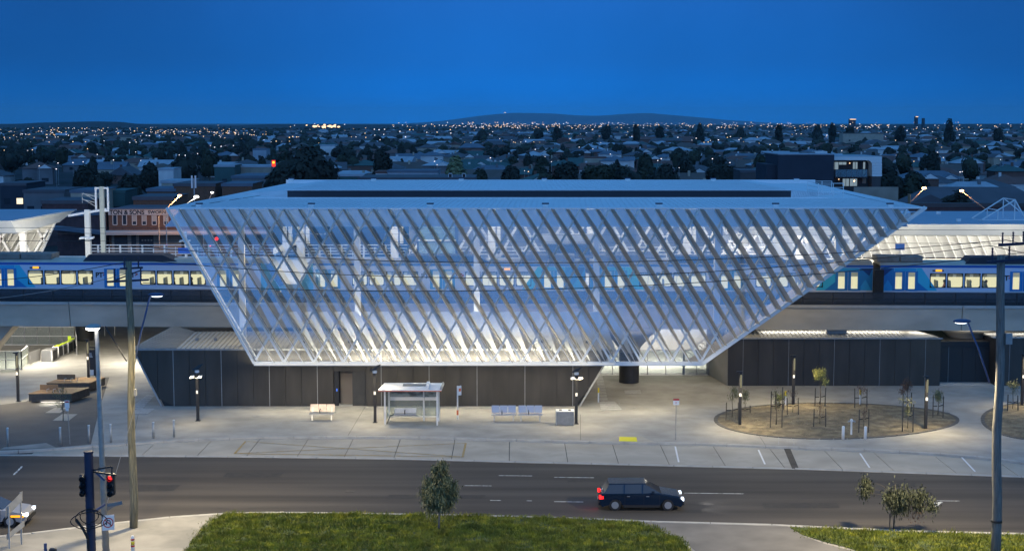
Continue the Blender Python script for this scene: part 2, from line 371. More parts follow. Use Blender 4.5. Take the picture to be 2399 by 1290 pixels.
stones([p+Vector((0, .22, 0)) for p in edge3], 2.6, .2, .2, RZ-.05, RZ+.018, 'gutter_stone', 'kerb_concrete', kerb_thing)
stones([p+Vector((0, -.12, 0)) for p in south3], 3.4, .14, .14, RZ-.06, .014, 'kerb_stone', 'kerb_concrete', kerb_thing)
nearY = lambda pts, x: next((a.lerp(c, (x-a.x)/(c.x-a.x)).y for a, c in zip(pts, pts[1:]) if a.x <= x <= c.x), pts[0].y)
x = -34.0
while x < 40:
    x2 = x+random.uniform(3.0, 3.7); sl = -.035
    ya0, ya1 = nearY(edge3, x)+.46, nearY(edge3, x2)+.46; yb0, yb1 = nearY(kerb3, x)-.17, nearY(kerb3, x2)-.17
    if min(yb0-ya0, yb1-ya1) > .3:
        z = RZ+.008+random.uniform(-.004, .004)
        B().prism([(x+.02, ya0, RZ-.02), (x2-.02, ya1, RZ-.02), (x2-.02, yb1, RZ-.02), (x+.02, yb0, RZ-.02)], (0, 0, z-RZ+.02)).build('slab', 'slab', bay_base)
    x = x2
# markings: bus bay box with cross (worn yellow), parking bay lines (white), strip of dark asphalt
def line(name, m, pts, wd, z, parent=None):
    b = B()
    for a, c in zip(pts, pts[1:]):
        d = (c-a).normalized(); n = Vector((-d.y, d.x, 0))*wd/2; e = d*wd*.4
        b.add([(p.x, p.y, z) for p in (a-n-e, c-n+e, c+n+e, a+n-e)], [(0, 1, 2, 3)])
    return b.build(name, m, parent)
g = lambda x, y, z=RZ: GZ(x, y, z)
bb = [g(550, 1062), g(1084, 1070), g(1091, 1038), g(575, 1034)]
o = line('bus_bay_marking', 'bay_yellow', [bb[0], bb[1], bb[2]], .13, RZ+.024); struct(o)
struct(line('bus_bay_marking', 'bay_yellow', [bb[0], bb[3]], .13, RZ+.024)); struct(line('bus_bay_marking', 'bay_yellow', [bb[0], bb[2]], .08, RZ+.028)); struct(line('bus_bay_marking', 'bay_yellow', [bb[3], bb[1]], .08, RZ+.032))
for a, c in (((1582, 1046), (1590, 1082)), ((1777, 1054), (1792, 1087)), ((2015, 1062), (2037, 1095)), ((2253, 1071), (2284, 1104))):
    struct(line('parking_line', 'white_paint', [g(*a), g(*c)], .11, RZ+.024))
struct(line('asphalt_strip', 'asphalt', [g(1844, 1051), g(1863, 1096)], .42, RZ+.022))
for i, (x0, x1, y) in enumerate(((1170, 1245, 1113), (1090, 1150, 1136.5), (1150, 1172, 1171), (1235, 1244, 1172), (1605, 1740, 1154), (1300, 1390, 1117), (1300, 1365, 1174), (2196, 2246, 1172))):
    struct(line('lane_line', 'road_paint', [g(x0, y), g(x1, y+(x1-x0)*.012)], .10, RZ+.005))
struct(line('turn_arrow', 'road_paint', [g(2205, 1175), g(2190, 1187)], .12, RZ+.005)); struct(line('turn_arrow', 'road_paint', [g(2190, 1178), g(2204, 1176)], .2, RZ+.009))
for k in range(4): struct(line('lane_line', 'road_paint', [g(33+k*5, 1111-k*5), g(36+k*5, 1107-k*5)], .12, RZ+.005))
# repairs, seams and drains in the road
rd_ = random.Random(77)
K['asphalt_patch'] = mat('asphalt_patch', (.034, .031, .028), .8, var=.2, vs=3, bump=.3, bs=30)
for x, y, w_, d_ in ((520, 1118, 3.4, 1.3), (905, 1168, 5.5, .9), (1330, 1128, 2.2, 1.6), (1790, 1190, 4.2, 1.2), (2080, 1140, 1.8, 1.1), (300, 1150, 2.6, 1.5)):
    p = g(x, y); sheet('asphalt_patch', [p, p+Vector((w_, .1, 0)), p+Vector((w_+.1, d_, 0)), p+Vector((.05, d_+.05, 0))], RZ+.004, 'asphalt_patch')
for k in range(9):
    p = g(rd_.uniform(350, 2300), rd_.uniform(1105, 1190)); pts = [p]
    for j in range(7): p = p+Vector((rd_.uniform(.5, 1.3), rd_.gauss(0, .16), 0)); pts.append(p)
    struct(line('road_crack', 'joint', pts, .035, RZ+.009))
for x, y in ((820, 1150), (1660, 1180)):
    p = g(x, y); ob = B().lathe((p.x, p.y, RZ+.003), [(.3, 0), (.3, .008)], 20).build('manhole_cover', 'bench_base'); tag(ob, 'round manhole cover in the road left of the bushy young tree' if x == 820 else 'round manhole cover in the road right of the dark blue car', 'manhole cover')
sheet('concourse_floor', [(5.5, GZ(1500, 879).y), (21, GZ(1500, 879).y), (21, 134), (5.5, 134)], .005, 'wall_white')  # pale sheet laid over the paving; entrance glow put into its colour
# dark paving of the left plaza, ramps, tactile strips, access covers
sheet('dark_paving', [GZ(*p) for p in ((-80, 958), (60, 940), (120, 912), (186, 885), (256, 883), (232, 962), (213, 1040), (140, 1047), (-80, 1062))], .004, 'dark_paving')
sheet('kerb_ramp', [GZ(*p) for p in ((0, 1052), (132, 1048), (108, 1037), (10, 1047))], .009, 'footpath')
def tile_row(pts, n, m, name, z):
    a, b_, c, d = [GZ(*p) for p in pts]; par = struct(B().add([(p.x, p.y, z) for p in (a, b_, c, d)], [(0, 1, 2, 3)]).build('tactile_strip', 'joint'))
    for i in range(n):
        t0, t1 = (i+.06)/n, (i+.94)/n
        q = [a.lerp(d, t0), b_.lerp(c, t0), b_.lerp(c, t1), a.lerp(d, t1)]
        B().prism([(p.x, p.y, z+.002) for p in q], (0, 0, .012)).build(name, m, par)
K['tactile_pale'] = mat('tactile_pale', (.46, .45, .42), .8, var=.15, vs=5, bump=.6, bs=60)
tile_row(((303, 958), (333, 958), (362, 926), (345, 924)), 7, 'tactile_pale', 'paver', .005)
tile_row(((306, 970), (345, 970), (363, 957), (322, 957)), 4, 'tactile_pale', 'paver', .009)
tile_row(((1397, 878), (1411, 878), (1424, 938), (1404, 938)), 9, 'tactile_pale', 'paver', .005)
tile_row(((1404, 940), (1440, 940), (1458, 960), (1408, 962)), 5, 'tactile_pale', 'paver', .009)
tile_row(((1462, 914), (1500, 913), (1502, 922), (1465, 923)), 3, 'tactile_pale', 'paver', .005)
tile_row(((203, 1175), (203.5, 1175), (204, 1176), (203, 1176)), 1, 'tactile_pale', 'paver', -.11)
y4 = [GZ(*p) for p in ((1450, 1033), (1493, 1034), (1491, 1024), (1451, 1023))]
sheet('crossing_ramp', [GZ(*p) for p in ((1412, 1033), (1536, 1036), (1500, 1021), (1450, 1020))], .016, 'slab')
par = struct(B().prism([(p.x, p.y, .018) for p in y4], (0, 0, .006)).build('tactile_mat', 'tactile_yellow'))
for i in range(6):
    q = [y4[0].lerp(y4[1], (i+.05)/6), y4[0].lerp(y4[1], (i+.95)/6), y4[3].lerp(y4[2], (i+.95)/6), y4[3].lerp(y4[2], (i+.05)/6)]
    B().prism([(p.x, p.y+.02*(1 if k < 2 else -1), .026) for k, p in enumerate(q)], (0, 0, .008)).build('paver', 'tactile_yellow', par)
def cover(px, py, r, label, square=False, m='grey_steel'):
    p = GZ(px, py); b = B()
    if square: b.box(p.x-r, p.x+r, p.y-r, p.y+r, .002, .014)
    else: b.lathe((p.x, p.y, .002), [(r, 0), (r, .012)], 20)
    tag(b.build('access_cover', m), label, 'access cover')
cover(600, 974, .32, 'round dark cover in the paving left of the single bench'); cover(1487, 955, .14, 'small dark cover between the pale pavers and the parking sign', m='grey_steel')
cover(1128, 955, .16, 'small dark cover at the foot of the dark cladding wall'); cover(2218, 967, .22, 'small round brown cover right of the mulched oval bed', m='bench_base')
def frame_cover(pts, label, m='grey_steel', wd=.04):
    P = [GZ(*p) for p in pts]; o = line('access_cover', m, P+[P[0]], wd, .012); tag(o, label, 'access cover')
frame_cover(((654, 994), (680, 994), (690, 985), (663, 985)), 'square paved-in access cover between round cover and single bench')
frame_cover(((1414, 947), (1452, 947), (1448, 934), (1413, 934)), 'large square cover framed by pale pavers', wd=.06)
frame_cover(((1824, 1041), (1860, 1042), (1859, 1017), (1825, 1017)), 'rectangular paved-in pit cover below the oval bed', wd=.05)
for k, (a, c) in enumerate((((815, 1020), (855, 953)), ((1772, 1010), (1792, 1040)), ((1360, 1030), (1360, 970)), ((310, 1035), (330, 940)))):
    struct(line('pavement_joint', 'joint', [GZ(*a), GZ(*c)], .025, .006))
# ---------------------------------------------------------------- mulched garden beds with a dark brick edge
def bed(cx, cy, rx, ry, label, wob=.03, clip=None, seed=0):
    rnd = random.Random(seed); n = 56; out = []
    for k in range(n):
        a = 2*pi*k/n; s = 1+wob*sin(3*a+1); out.append(GZ(cx+rx*cos(a)*s, cy-ry*sin(a)*s))
    root = thing('garden_bed', label, 'garden bed', (0, 0, 0))
    c = sum(out, Vector())/n
    b = B(); rings = [[c+(p-c)*f+Vector((0, 0, h)) for p in out] for f, h in ((1, .02), (.85, .10), (.6, .2), (.3, .26))]
    vs = [v for r in rings for v in r]+[c+Vector((0, 0, .28))]; fs = []
    for r in range(3):
        for k in range(n): fs.append((r*n+k, r*n+(k+1) % n, (r+1)*n+(k+1) % n, (r+1)*n+k))
    for k in range(n): fs.append((3*n+k, 3*n+(k+1) % n, 4*n))
    b.add(vs, fs); b.build('mulch', 'earth', root, smooth=True)
    for k in range(n):
        p, q = out[k], out[(k+1) % n]; d = (q-p).normalized(); nn = (c-p).normalized()*.13
        B().prism([(v.x, v.y, .002) for v in (p+d*.02, q-d*.02, q-d*.02-nn*2, p+d*.02-nn*2)], (0, 0, .035)).build('edging_stone', 'dark_paving', root)
    b = B()
    for i in range(15000):
        a = rnd.uniform(0, 2*pi); r = math.sqrt(rnd.random())*.97; k = a/(2*pi)*n; p = out[int(k) % n].lerp(out[(int(k)+1) % n], k % 1)
        q = c+(p-c)*r; h = .02+.26*(1-r**2)
        if noise.noise(Vector((q.x*.5, q.y*.5, 3))) < rnd.uniform(-.5, .35): continue
        t = rnd.uniform(0, pi); l = rnd.uniform(.05, .16); e = Vector((cos(t), sin(t), rnd.uniform(-.2, .7)))*l; s = Vector((-sin(t), cos(t), 0))*.012
        b.add([q+Vector((0, 0, h))-s, q+Vector((0, 0, h))+s, q+Vector((0, 0, h+.02))+e], [(0, 1, 2)])
    b.build('straw', 'straw', root, kind='stuff')
    return out, c
bed(1953, 985, 279, 41, 'large oval mulched bed with staked saplings in front of the dark building', seed=3)
bed(2480, 985, 178, 46, 'second mulched bed cut off by the right edge of the photo', seed=4)
# ---------------------------------------------------------------- lawns
def lawn(pix, label_part, seed, n):
    P = [GZ(*p) for p in pix]; sheet('lawn_soil', P, .03, 'lawn_soil', .03); rnd = random.Random(seed)
    xs = [p.x for p in P]; ys = [p.y for p in P]; b = B(); cnt = 0
    def inside(x, y):
        c = False; j = len(P)-1
        for i in range(len(P)):
            if (P[i].y > y) != (P[j].y > y) and x < (P[j].x-P[i].x)*(y-P[i].y)/(P[j].y-P[i].y)+P[i].x: c = not c
            j = i
        return c
    while cnt < n:
        x = rnd.uniform(min(xs), max(xs)); y = rnd.uniform(min(ys), max(ys))
        cnt += 1
        if not inside(x+rnd.gauss(0, .2), y+rnd.gauss(0, .2)): continue
        cl = noise.noise(Vector((x*.9, y*.9, seed)))+.5*noise.noise(Vector((x*2.7, y*2.7, seed)))
        if cl < -.38 and rnd.random() < .75: continue
        h = .07+.2*max(0, cl)+rnd.uniform(0, .07)*(1 if rnd.random() < .97 else 3); a = rnd.uniform(0, 2*pi)
        s = Vector((cos(a), sin(a), 0))*rnd.uniform(.012, .03); q = Vector((x, y, .03)); ln = Vector((rnd.gauss(0, .06), rnd.gauss(0, .06), h))
        b.add([q-s, q+s, q+ln], [(0, 1, 2)])
    o = b.build('grass', 'grass', kind='stuff'); return o
lawn([(523, 1203), (700, 1202), (1000, 1207), (1300, 1213), (1488, 1223), (1540, 1240), (1590, 1262), (1625, 1300), (1640, 1360), (380, 1360), (432, 1300), (448, 1268), (490, 1225)], '', 1, 150000)
lawn([(1850, 1234), (2110, 1246), (2399, 1253), (2900, 1268), (2900, 1420), (2150, 1420), (2060, 1310), (1990, 1283), (1930, 1268), (1880, 1252)], '', 2, 90000)
sheet('driveway', [GZ(*p) for p in ((1500, 1222), (1845, 1232), (1880, 1254), (1930, 1272), (2000, 1290), (2080, 1360), (1680, 1360), (1640, 1300), (1598, 1262), (1545, 1240))], .006, 'driveway_concrete')
# ================================================================ VIADUCT (slightly skewed to the picture) AND TRAINS
SK = -0.034; VY = 118.0
PXM = .035  # metres per pixel at the viaduct
vx = lambda px: (px-W2)*PXM
root = thing('rail_viaduct', 'long concrete rail viaduct carrying the trains through the station', 'viaduct', (0, VY, 0), SK)
segs = [(-58, -36.2), (-36.14, -12.1), (-12.04, 12.0), (12.06, 36), (36.06, 60)]
for x0, x1 in segs:
    B().prism([(x0, .25, 4.45), (x0, 5.75, 4.45), (x0, 6, 6.28), (x0, 5.6, 6.28), (x0, 5.4, 5.2), (x0, .6, 5.2), (x0, .4, 6.28), (x0, 0, 6.28)], (x1-x0, 0, 0)).build('girder', 'concrete', root)
    B().prism([(x0, -.12, 6.284), (x0, .5, 6.284), (x0, .5, 6.5), (x0, -.12, 6.5)], (x1-x0, 0, 0)).build('coping', 'concrete_cap', root)
B().box(-58, 60, .62, 5.38, 5.21, 5.6).build('track_bed', 'train_under', root)
for y in (2.2, 3.6): B().box(-58, 60, y, y+.08, 5.62, 5.78).build('rail', 'steel', root)
# platform deck beyond the near track
B().prism([(-58, 6.2, 4.8), (-58, 32, 4.8), (-58, 32, 7.35), (-58, 6.2, 7.35)], (118, 0, 0)).build('platform', 'cream_panel', root)
# posts and tinted panels on the coping
px = -150; k = 0
while px < 2560:
    x0, x1 = vx(px), vx(px+69.5)
    B().box(x0-.05, x0+.05, .1, .2, 6.502, 7.52).build('parapet_post', 'black_metal', root)
    B().box(x0+.06, x1-.06, .13, .16, 6.53, 7.46).build('parapet_panel', 'parapet_glass', root)
    px += 69.5
for z in (6.52, 6.98, 7.5): B().box(vx(-150), vx(2560), .08, .12, z-.03, z+.03).build('parapet_rail', 'black_metal', root)
# piers: (px, radius, ground distance), each round with a flared head
def pier(px, Y, r, label, head=True, wide=2.6):
    x = (px-W2)/F*(Y*.9947+2); ro = thing('viaduct_pier', label, 'pier', (x, Y, 0))
    B().lathe((0, 0, 0), [(r, 0), (r, 2.5)], 28).build('shaft', 'dark_column', ro, smooth=False)
    B().lathe((0, 0, 0), [(r, 2.51), (r*1.15, 2.9), (wide*.8, 3.8), (wide, 4.1), (wide, 4.43)], 28).build('capital', 'concrete', ro, smooth=True)
pier(1474, 118.6, .82, 'dark round pier standing on the open plaza right of the left dark building', wide=2.1)
pier(198, 142, .8, 'round grey pier behind the ticket gates at left', wide=1.2)
pier(2262, 121.5, .9, 'round pier with wide flared head over the right dark building', wide=2.5)
pier(930, 124, .9, 'round pier hidden behind the left dark building')
pier(-60, 122, .9, 'round pier just outside the left edge', wide=1.5)


# slanting concrete stair underside at the far left
tag(B().prism([PY(-40, 757, 121), PY(36, 757, 121), PY(0, 799, 121), PY(-40, 850, 121)], (0, 2.5, 0)).build('stair_soffit', 'concrete'), 'slanting concrete underside of stairs at the far left edge under the viaduct', 'stair')
# ---------------------------------------------------------------- trains
def railcar(x0, x1, label, cab=None, box='long', flip=False):
    """car between local x0 and x1 of the viaduct; z 5.8 rail, floor 6.9, roof 9.75"""
    root = thing('train_car', label, 'train car', (0, VY, 0), SK, 'coupled train cars on the viaduct')
    y0, y1 = 1.45, 4.35; L_ = x1-x0; nose = 1.5 if cab else 0
    doors = [x0+(x1-x0)*f for f in (.092, .5, .908)]
    if cab == 'R': doors = [x1-4.1-9.35*2, x1-4.1-9.35, x1-4.1]
    if cab == 'L': doors = [x0+2.7, x0+12.1, x0+21.2]
    zf, zt, zb = 6.6, 9.55, 7.42
    wz0, wz1 = 7.78, 8.92
    # window openings between the doors
    wins = []
    for a, c in zip(doors, doors[1:]):
        m = (a+c)/2; sp = 1.385
        st = m-sp*1.5
        wins += [st+sp*i for i in range(4)]
    ww, dw = .62, .27
    ops = [(w_-ww, w_+ww, wz0, wz1) for w_ in wins]
    for d in doors: ops += [(d-.52-dw, d-.52+dw, 7.6, 9.02), (d+.52-dw, d+.52+dw, 7.6, 9.02)]
    ops.sort()
    xa = x0+(nose if cab == 'L' else 0.12); xb = x1-(nose if cab == 'R' else 0.12)
    b = B(); b.box(xa, xb, y0, y0+.06, zf, 7.6); b.box(xa, xb, y0, y0+.06, 9.02, zt-.16)
    cur = xa
    for (a, c, p, q) in ops:
        if a > xa and c < xb:
            b.box(cur, a, y0, y0+.06, 7.6, 9.02)
            if p > 7.6: b.box(a, c, y0, y0+.06, 7.6, p)
            if q < 9.02: b.box(a, c, y0, y0+.06, q, 9.02)
            cur = c
    b.box(cur, xb, y0, y0+.06, 7.6, 9.02)
    b.build('side_wall', 'train_silver', root)
    B().box(xa, xb, y1-.06, y1, zf, zt-.1).build('far_side_wall', 'train_silver', root)
    for xe in ((xa,) if cab == 'R' else (xb,) if cab == 'L' else (xa, xb)): B().box(xe-.03, xe+.03, y0+.07, y1-.07, zf, zt).build('end_wall', 'rubber', root)
    B().box(xa, xb, y0-.02, y0+.05, zt-.155, zt+.02).build('roof_band', 'train_band', root)
    B().box(xa, xb, y0-.03, y0-.004, 7.44, 7.51).build('sill_strip', 'white_paint', root)
    B().box(xa, xb, y0+.065, y1-.065, zf, zf+.08).build('floor', 'train_under', root)
    B().prism([(xa, y0+.06, zt), (xa, y0+.5, zt+.26), (xa, y0+1.45, zt+.34), (xa, y1-.5, zt+.26), (xa, y1-.05, zt), (xa, y1-.07, zt-.08), (xa, y0+.08, zt-.08)], (xb-xa, 0, 0)).build('roof', 'train_roof', root)
    B().box(xa+.6, xb-.6, y0+.3, y1-.3, 5.9, 6.58).build('underframe', 'train_under', root)
    # livery: facets of blues round the end doors
    rnd = random.Random(int(abs(x0)*7)+3); yl = y0-.006
    def facet(pts, m, i=0):
        B().prism([(x, yl-.003*i, z) for x, z in pts], (0, -.003, 0)).build('livery_panel', m, root)
    def facets(e, s):
        """e: end x, s: +1 when the car extends to the right"""
        X = lambda d: e+s*d
        d0 = abs(doors[0 if s > 0 else -1]-e)
        facet([(X(.02), 7.5), (X(d0-.9), 7.5), (X(d0-.9), 9.36), (X(.02), 9.36)], 'train_blue')
        facet([(X(d0+.9), 7.5), (X(d0+2.6), 7.5), (X(d0+1.3), 9.36), (X(d0+.9), 9.36)], 'train_cyan')
        facet([(X(d0-.88), 9.06), (X(d0+.88), 9.06), (X(d0+.88), 9.36), (X(d0-.88), 9.36)], 'train_light_blue')
        facet([(X(.05), 9.3), (X(1.0), 9.3), (X(.3), 8.7)], 'train_navy', 1); facet([(X(.1), 7.52), (X(1.2), 7.52), (X(.6), 8.4)], 'train_light_blue', 1)
        facet([(X(d0+.9), 7.5), (X(d0+1.9), 7.5), (X(d0+.9), 8.3)], 'train_blue', 1)
    if cab != 'L': facets(xa, 1)
    if cab != 'R': facets(xb, -1)
    for d in doors:
        for s in (-1, 1):
            dx = d+.52*s; bl = B(); cz0, cz1 = 7.5, 9.1
            bl.box(dx-.5, dx-dw, y0-.035, y0-.012, cz0, cz1); bl.box(dx+dw, dx+.5, y0-.035, y0-.012, cz0, cz1); bl.box(dx-dw, dx+dw, y0-.035, y0-.012, cz0, 7.66); bl.box(dx-dw, dx+dw, y0-.035, y0-.012, 9.0, cz1)
            dob = bl.build('door', 'train_blue', root)
            B().box(dx-dw, dx+dw, y0-.03, y0-.02, 7.66, 9.0).build('pane', 'window_glass', dob)
    for i, w_ in enumerate(wins):
        fr = B(); n = 20; r = .16; inner = []; outer = []
        for k in range(n):
            q, a = divmod(k, 5); cx = (ww-.05-r)*(1 if q in (0, 3) else -1); cz = ((wz1-wz0)/2-.04-r)*(1 if q in (0, 1) else -1)
            an = pi/2*q+pi/2*a/4; inner.append((w_+cx+r*cos(an), (wz0+wz1)/2+cz+r*sin(an)))
            outer.append((w_+(ww+.02)*(1 if q in (0, 3) else -1), (wz0+wz1)/2+((wz1-wz0)/2+.02)*(1 if q in (0, 1) else -1)))
        vs = [(x, y0-.012, z) for x, z in inner+outer]
        fr.add(vs, [(k, n+k, n+(k+1) % n, (k+1) % n) for k in range(n)])
        f_ = fr.build('window', 'rubber', root)
        B().box(w_-ww, w_+ww, y0+.02, y0+.03, wz0, wz1).build('pane', 'window_glass', f_)
    # lit saloon: its light is put into the lining and far panes as glow
    B().box(xa+.1, xb-.1, y1-.09, y1-.07, 6.9, 8.35).build('inner_lining', 'interior', root)
    B().box(xa+.1, xb-.1, y0+.1, y1-.1, 9.28, 9.3).build('ceiling_light', 'interior', root)
    b = B(); sb = B()
    for w_ in wins: b.box(w_-.55, w_+.55, y1-.1, y1-.092, 8.36, 8.9)
    b.build('far_window', 'far_pane', root)
    bb_ = B()
    for w_ in [x_ for i, x_ in enumerate(wins)]:
        if rnd.random() < .8:
            ox = rnd.uniform(-.35, .35)
            B().prism([(w_+ox-.07, y0+.5, 7.5), (w_+ox+.07, y0+.5, 7.5), (w_+ox+.02, y0+.5, 8.28), (w_+ox-.08, y0+.5, 8.28)], (0, .95, 0)).build('seat_back', 'seat_grey', root)
            B().box(w_+ox, w_+ox+.45, y0+.5, y0+1.45, 7.4, 7.52).build('seat', 'seat_grey', root)
        if rnd.random() < .5: B().tube([(w_+rnd.uniform(-.4, .4), y0+1.7, 6.9), (w_+rnd.uniform(-.4, .4), y0+1.7, 9.2)], .02, 6).build('grab_pole', 'steel', root)
    # roof boxes
    def rbox(a, c, kind):
        if kind == 'air':
            n = max(1, round((c-a)/2.2)); st = (c-a)/n
            for i in range(n): B().box(a+i*st+.05, a+(i+1)*st-.05, y0+.55, y0+2.3, zt+.3, zt+.78).build('air_conditioner', 'train_box', root, bevel=.04)
        else:
            B().prism([(a, y0+.35, zt+.2), (a+.7, y0+.35, zt+.72), (c-.7, y0+.35, zt+.72), (c, y0+.35, zt+.2)], (0, 2.1, 0)).build('roof_pod', 'wall_navy', root)
    if box == 'long': rbox(x0+6.5, x0+17.5, 'pod'); rbox(x0+.6, x0+3.0, 'air')
    if box == 'air': rbox(x0+1.2, x0+5.4, 'air'); rbox(x0+10, x1-1.5, 'pod')
    # side destination display
    m = wins[3 if flip else (0 if x0 > 20 or cab == 'R' else 3)]
    m = wins[0] if (x0 > 20) else (wins[0] if cab == 'R' else wins[-2])
    B().box(m-.45, m+.45, y0-.03, y0-.01, 9.1, 9.2).build('display_housing', 'rubber', root)
    B().box(m-.2, m+.3, y0-.04, y0-.031, 9.08, 9.24).build('destination_display', 'amber_sign', root)
    # operator lettering beside the middle door
    for dx in (-1.65, 1.0):
        t = text('PT', 'lettering', 'ink', .56, (doors[1]+dx-.1, y0-.02, 8.38), (pi/2, 0, 0), root, bold=.02)
        ch = B(); ch.bar((doors[1]+dx+.52, y0-.02, 8.76), (doors[1]+dx+.76, y0-.02, 8.64), .012, .075); ch.bar((doors[1]+dx+.76, y0-.02, 8.64), (doors[1]+dx+.52, y0-.02, 8.52), .012, .075)
        ch.build('chevron', 'signal_red_paint', root)
    if cab:
        e = x1 if cab == 'R' else x0; s = 1 if cab == 'R' else -1; a = e-s*1.5
        prof = [(a, zf), (e, zf), (e+s*.0, 7.6), (e-s*.35, 8.1), (e-s*1.25, 9.45), (a, 9.6)]
        B().prism([(x, y0, z) for x, z in prof], (0, y1-y0, 0)).build('cab', 'train_light_blue', root)
        B().add([(e+s*.012, y0+.2, 7.62), (e+s*.012, y1-.2, 7.62), (e-s*.338, y1-.2, 8.12), (e-s*.338, y0+.2, 8.12), (e-s*1.19, y0+.3, 9.4), (e-s*1.19, y1-.3, 9.4)], [(0, 1, 2, 3), (3, 2, 5, 4)]).build('windscreen', 'window_dark', root)
        B().box(min(e, e+s*.04), max(e, e+s*.04), y0+.3, y0+.6, 7.15, 7.3).build('headlight', 'lamp_white', root)
        B().prism([(e-s*2.6, y0+.3, zt+.15), (e-s*1.4, y0+.3, zt+.5), (e-s*.9, y0+.3, zt-.05), (e-s*2.6, y0+.3, zt-.05)], (0, 2.3, 0)).build('cab_fairing', 'train_roof', root)
    return root, wins, y0
cars = []
cars.append(railcar(vx(-48), vx(652), 'silver and blue train car at left whose sloping cab end shows through the glass facade', cab='R', box=None))
r0 = cars[0][0]
def roofbits(root, lst):
    for a, c, kind in lst:
        a, c = vx(a), vx(c); y0 = 1.45; zt = 9.55
        if kind == 'air':
            n = max(1, round((c-a)/2.2)); st = (c-a)/n
            for i in range(n): B().box(a+i*st+.04, a+(i+1)*st-.04, y0+.35, y0+2.3, zt+.24, zt+.72).build('air_conditioner', 'train_box', root, bevel=.05)
        else:
            B().prism([(a, y0+.25, zt+.1), (a+.5, y0+.25, zt+.66), (c-1.3, y0+.25, zt+.66), (c, y0+.25, zt+.1)], (0, 2.0, 0)).build('roof_pod', 'wall_navy', root)
roofbits(r0, [(-40, 112, 'air'), (186, 412, 'pod')])
cars.append(railcar(vx(690), vx(1372), 'leading car of the second train, seen through the left half of the glass facade', cab='L', box=None))
roofbits(cars[1][0], [(935, 1150, 'pod'), (1220, 1345, 'air')])
cars.append(railcar(vx(1376), vx(2036), 'middle train car running behind the right half of the facade to the dark gap', box=None))
roofbits(cars[2][0], [(1400, 1500, 'air'), (1560, 1850, 'pod')])
cars.append(railcar(vx(2046), vx(2704), 'rightmost train car beyond the dark gap, with rooftop air conditioners', box=None))
roofbits(cars[3][0], [(2042, 2150, 'air'), (2244, 2470, 'pod')])
# red tail light spots in the gap
tag(B().box(vx(2030), vx(2051), .35, .9, 6.9, 9.3).build('gangway_bellows', 'rubber'), 'black bellows in the gap between the two rightmost train cars', 'gangway', None)
bpy.data.objects['gangway_bellows'].location = (0, VY, 0); bpy.data.objects['gangway_bellows'].rotation_euler = (0, 0, SK); bpy.data.objects['gangway_bellows'].parent = None
# ---------------------------------------------------------------- seated passengers
def skin_body(name, pts, edges, radii, m, parent, sub=1):
    me = bpy.data.meshes.new(name); me.from_pydata(pts, edges, []); o = bpy.data.objects.new(name, me); col.objects.link(o)
    sk = o.modifiers.new('skin', 'SKIN'); sk.use_smooth_shade = True
    sv = me.skin_vertices[0].data
    for v, r in zip(sv, radii): v.radius = (r, r)
    sv[0].use_root = True
    ss = o.modifiers.new('sub', 'SUBSURF'); ss.levels = sub; ss.render_levels = sub
    bpy.context.view_layer.update(); me2 = bpy.data.meshes.new_from_object(o.evaluated_get(bpy.context.evaluated_depsgraph_get()))
    bpy.data.objects.remove(o); me2.name = name; me2.materials.clear()
    o = bpy.data.objects.new(name, me2); col.objects.link(o); o.parent = parent
    for k in m: me2.materials.append(K[k])
    for p in me2.polygons: p.use_smooth = True
    return o
mk('skin', (.5, .3, .2), .6); mk('coat_dark', (.03, .03, .035), .8); mk('coat_pink', (.5, .2, .17), .8); mk('coat_grey', (.2, .2, .2), .8); mk('hair_dark', (.02, .014, .01), .7); mk('hair_light', (.5, .45, .38), .7)
def passenger(x, label, coat, hair, face=1):
    """seated person facing local +x (face=1) or -x; hip at z 7.5"""
    Y = VY; ro = thing('person', label, 'person', (x, Y+x*SK+1.45+.9, 7.50), SK)
    f = face
    pts = [(0, 0, .05), (0, 0, .22), (.02*f, 0, .42), (.03*f, 0, .52), (.05*f, 0, .62), (.06*f, 0, .74),
           (.02*f, .17, .42), (.10*f, .22, .20), (.32*f, .14, .14), (.02*f, -.17, .42), (.10*f, -.22, .20), (.32*f, -.14, .14),
           (.08*f, .09, .04), (.42*f, .10, .05), (.45*f, .10, -.40), (.08*f, -.09, .04), (.42*f, -.10, .05), (.45*f, -.10, -.40), (.57*f, .10, -.42), (.57*f, -.10, -.42)]
    ed = [(0, 1), (1, 2), (2, 3), (3, 4), (4, 5), (2, 6), (6, 7), (7, 8), (2, 9), (9, 10), (10, 11), (0, 12), (12, 13), (13, 14), (0, 15), (15, 16), (16, 17), (14, 18), (17, 19)]
    ra = [.16, .15, .15, .06, .09, .10, .07, .055, .035, .07, .055, .035, .09, .07, .045, .09, .07, .045, .04, .04]
    o = skin_body('body', pts, ed, ra, [coat, 'skin'], ro)
    for p in o.data.polygons:
        if p.center.z > .55 or (abs(p.center.x) > .27 and .1 < p.center.z < .2 and abs(p.center.y) > .09): p.material_index = 1
    h = B().blob((.04*f, 0, .75), .115, 2, .08, 2, (1, .95, .85)); h.blob((-.02*f, 0, .66), .1, 2, .08, 3, (.8, .95, 1)); h.build('hair', hair, ro, smooth=True)
    nb = B(); nb.blob((.155*f, 0, .665), .02, 1, 0, 1); nb.build('nose', 'skin', ro, smooth=True)
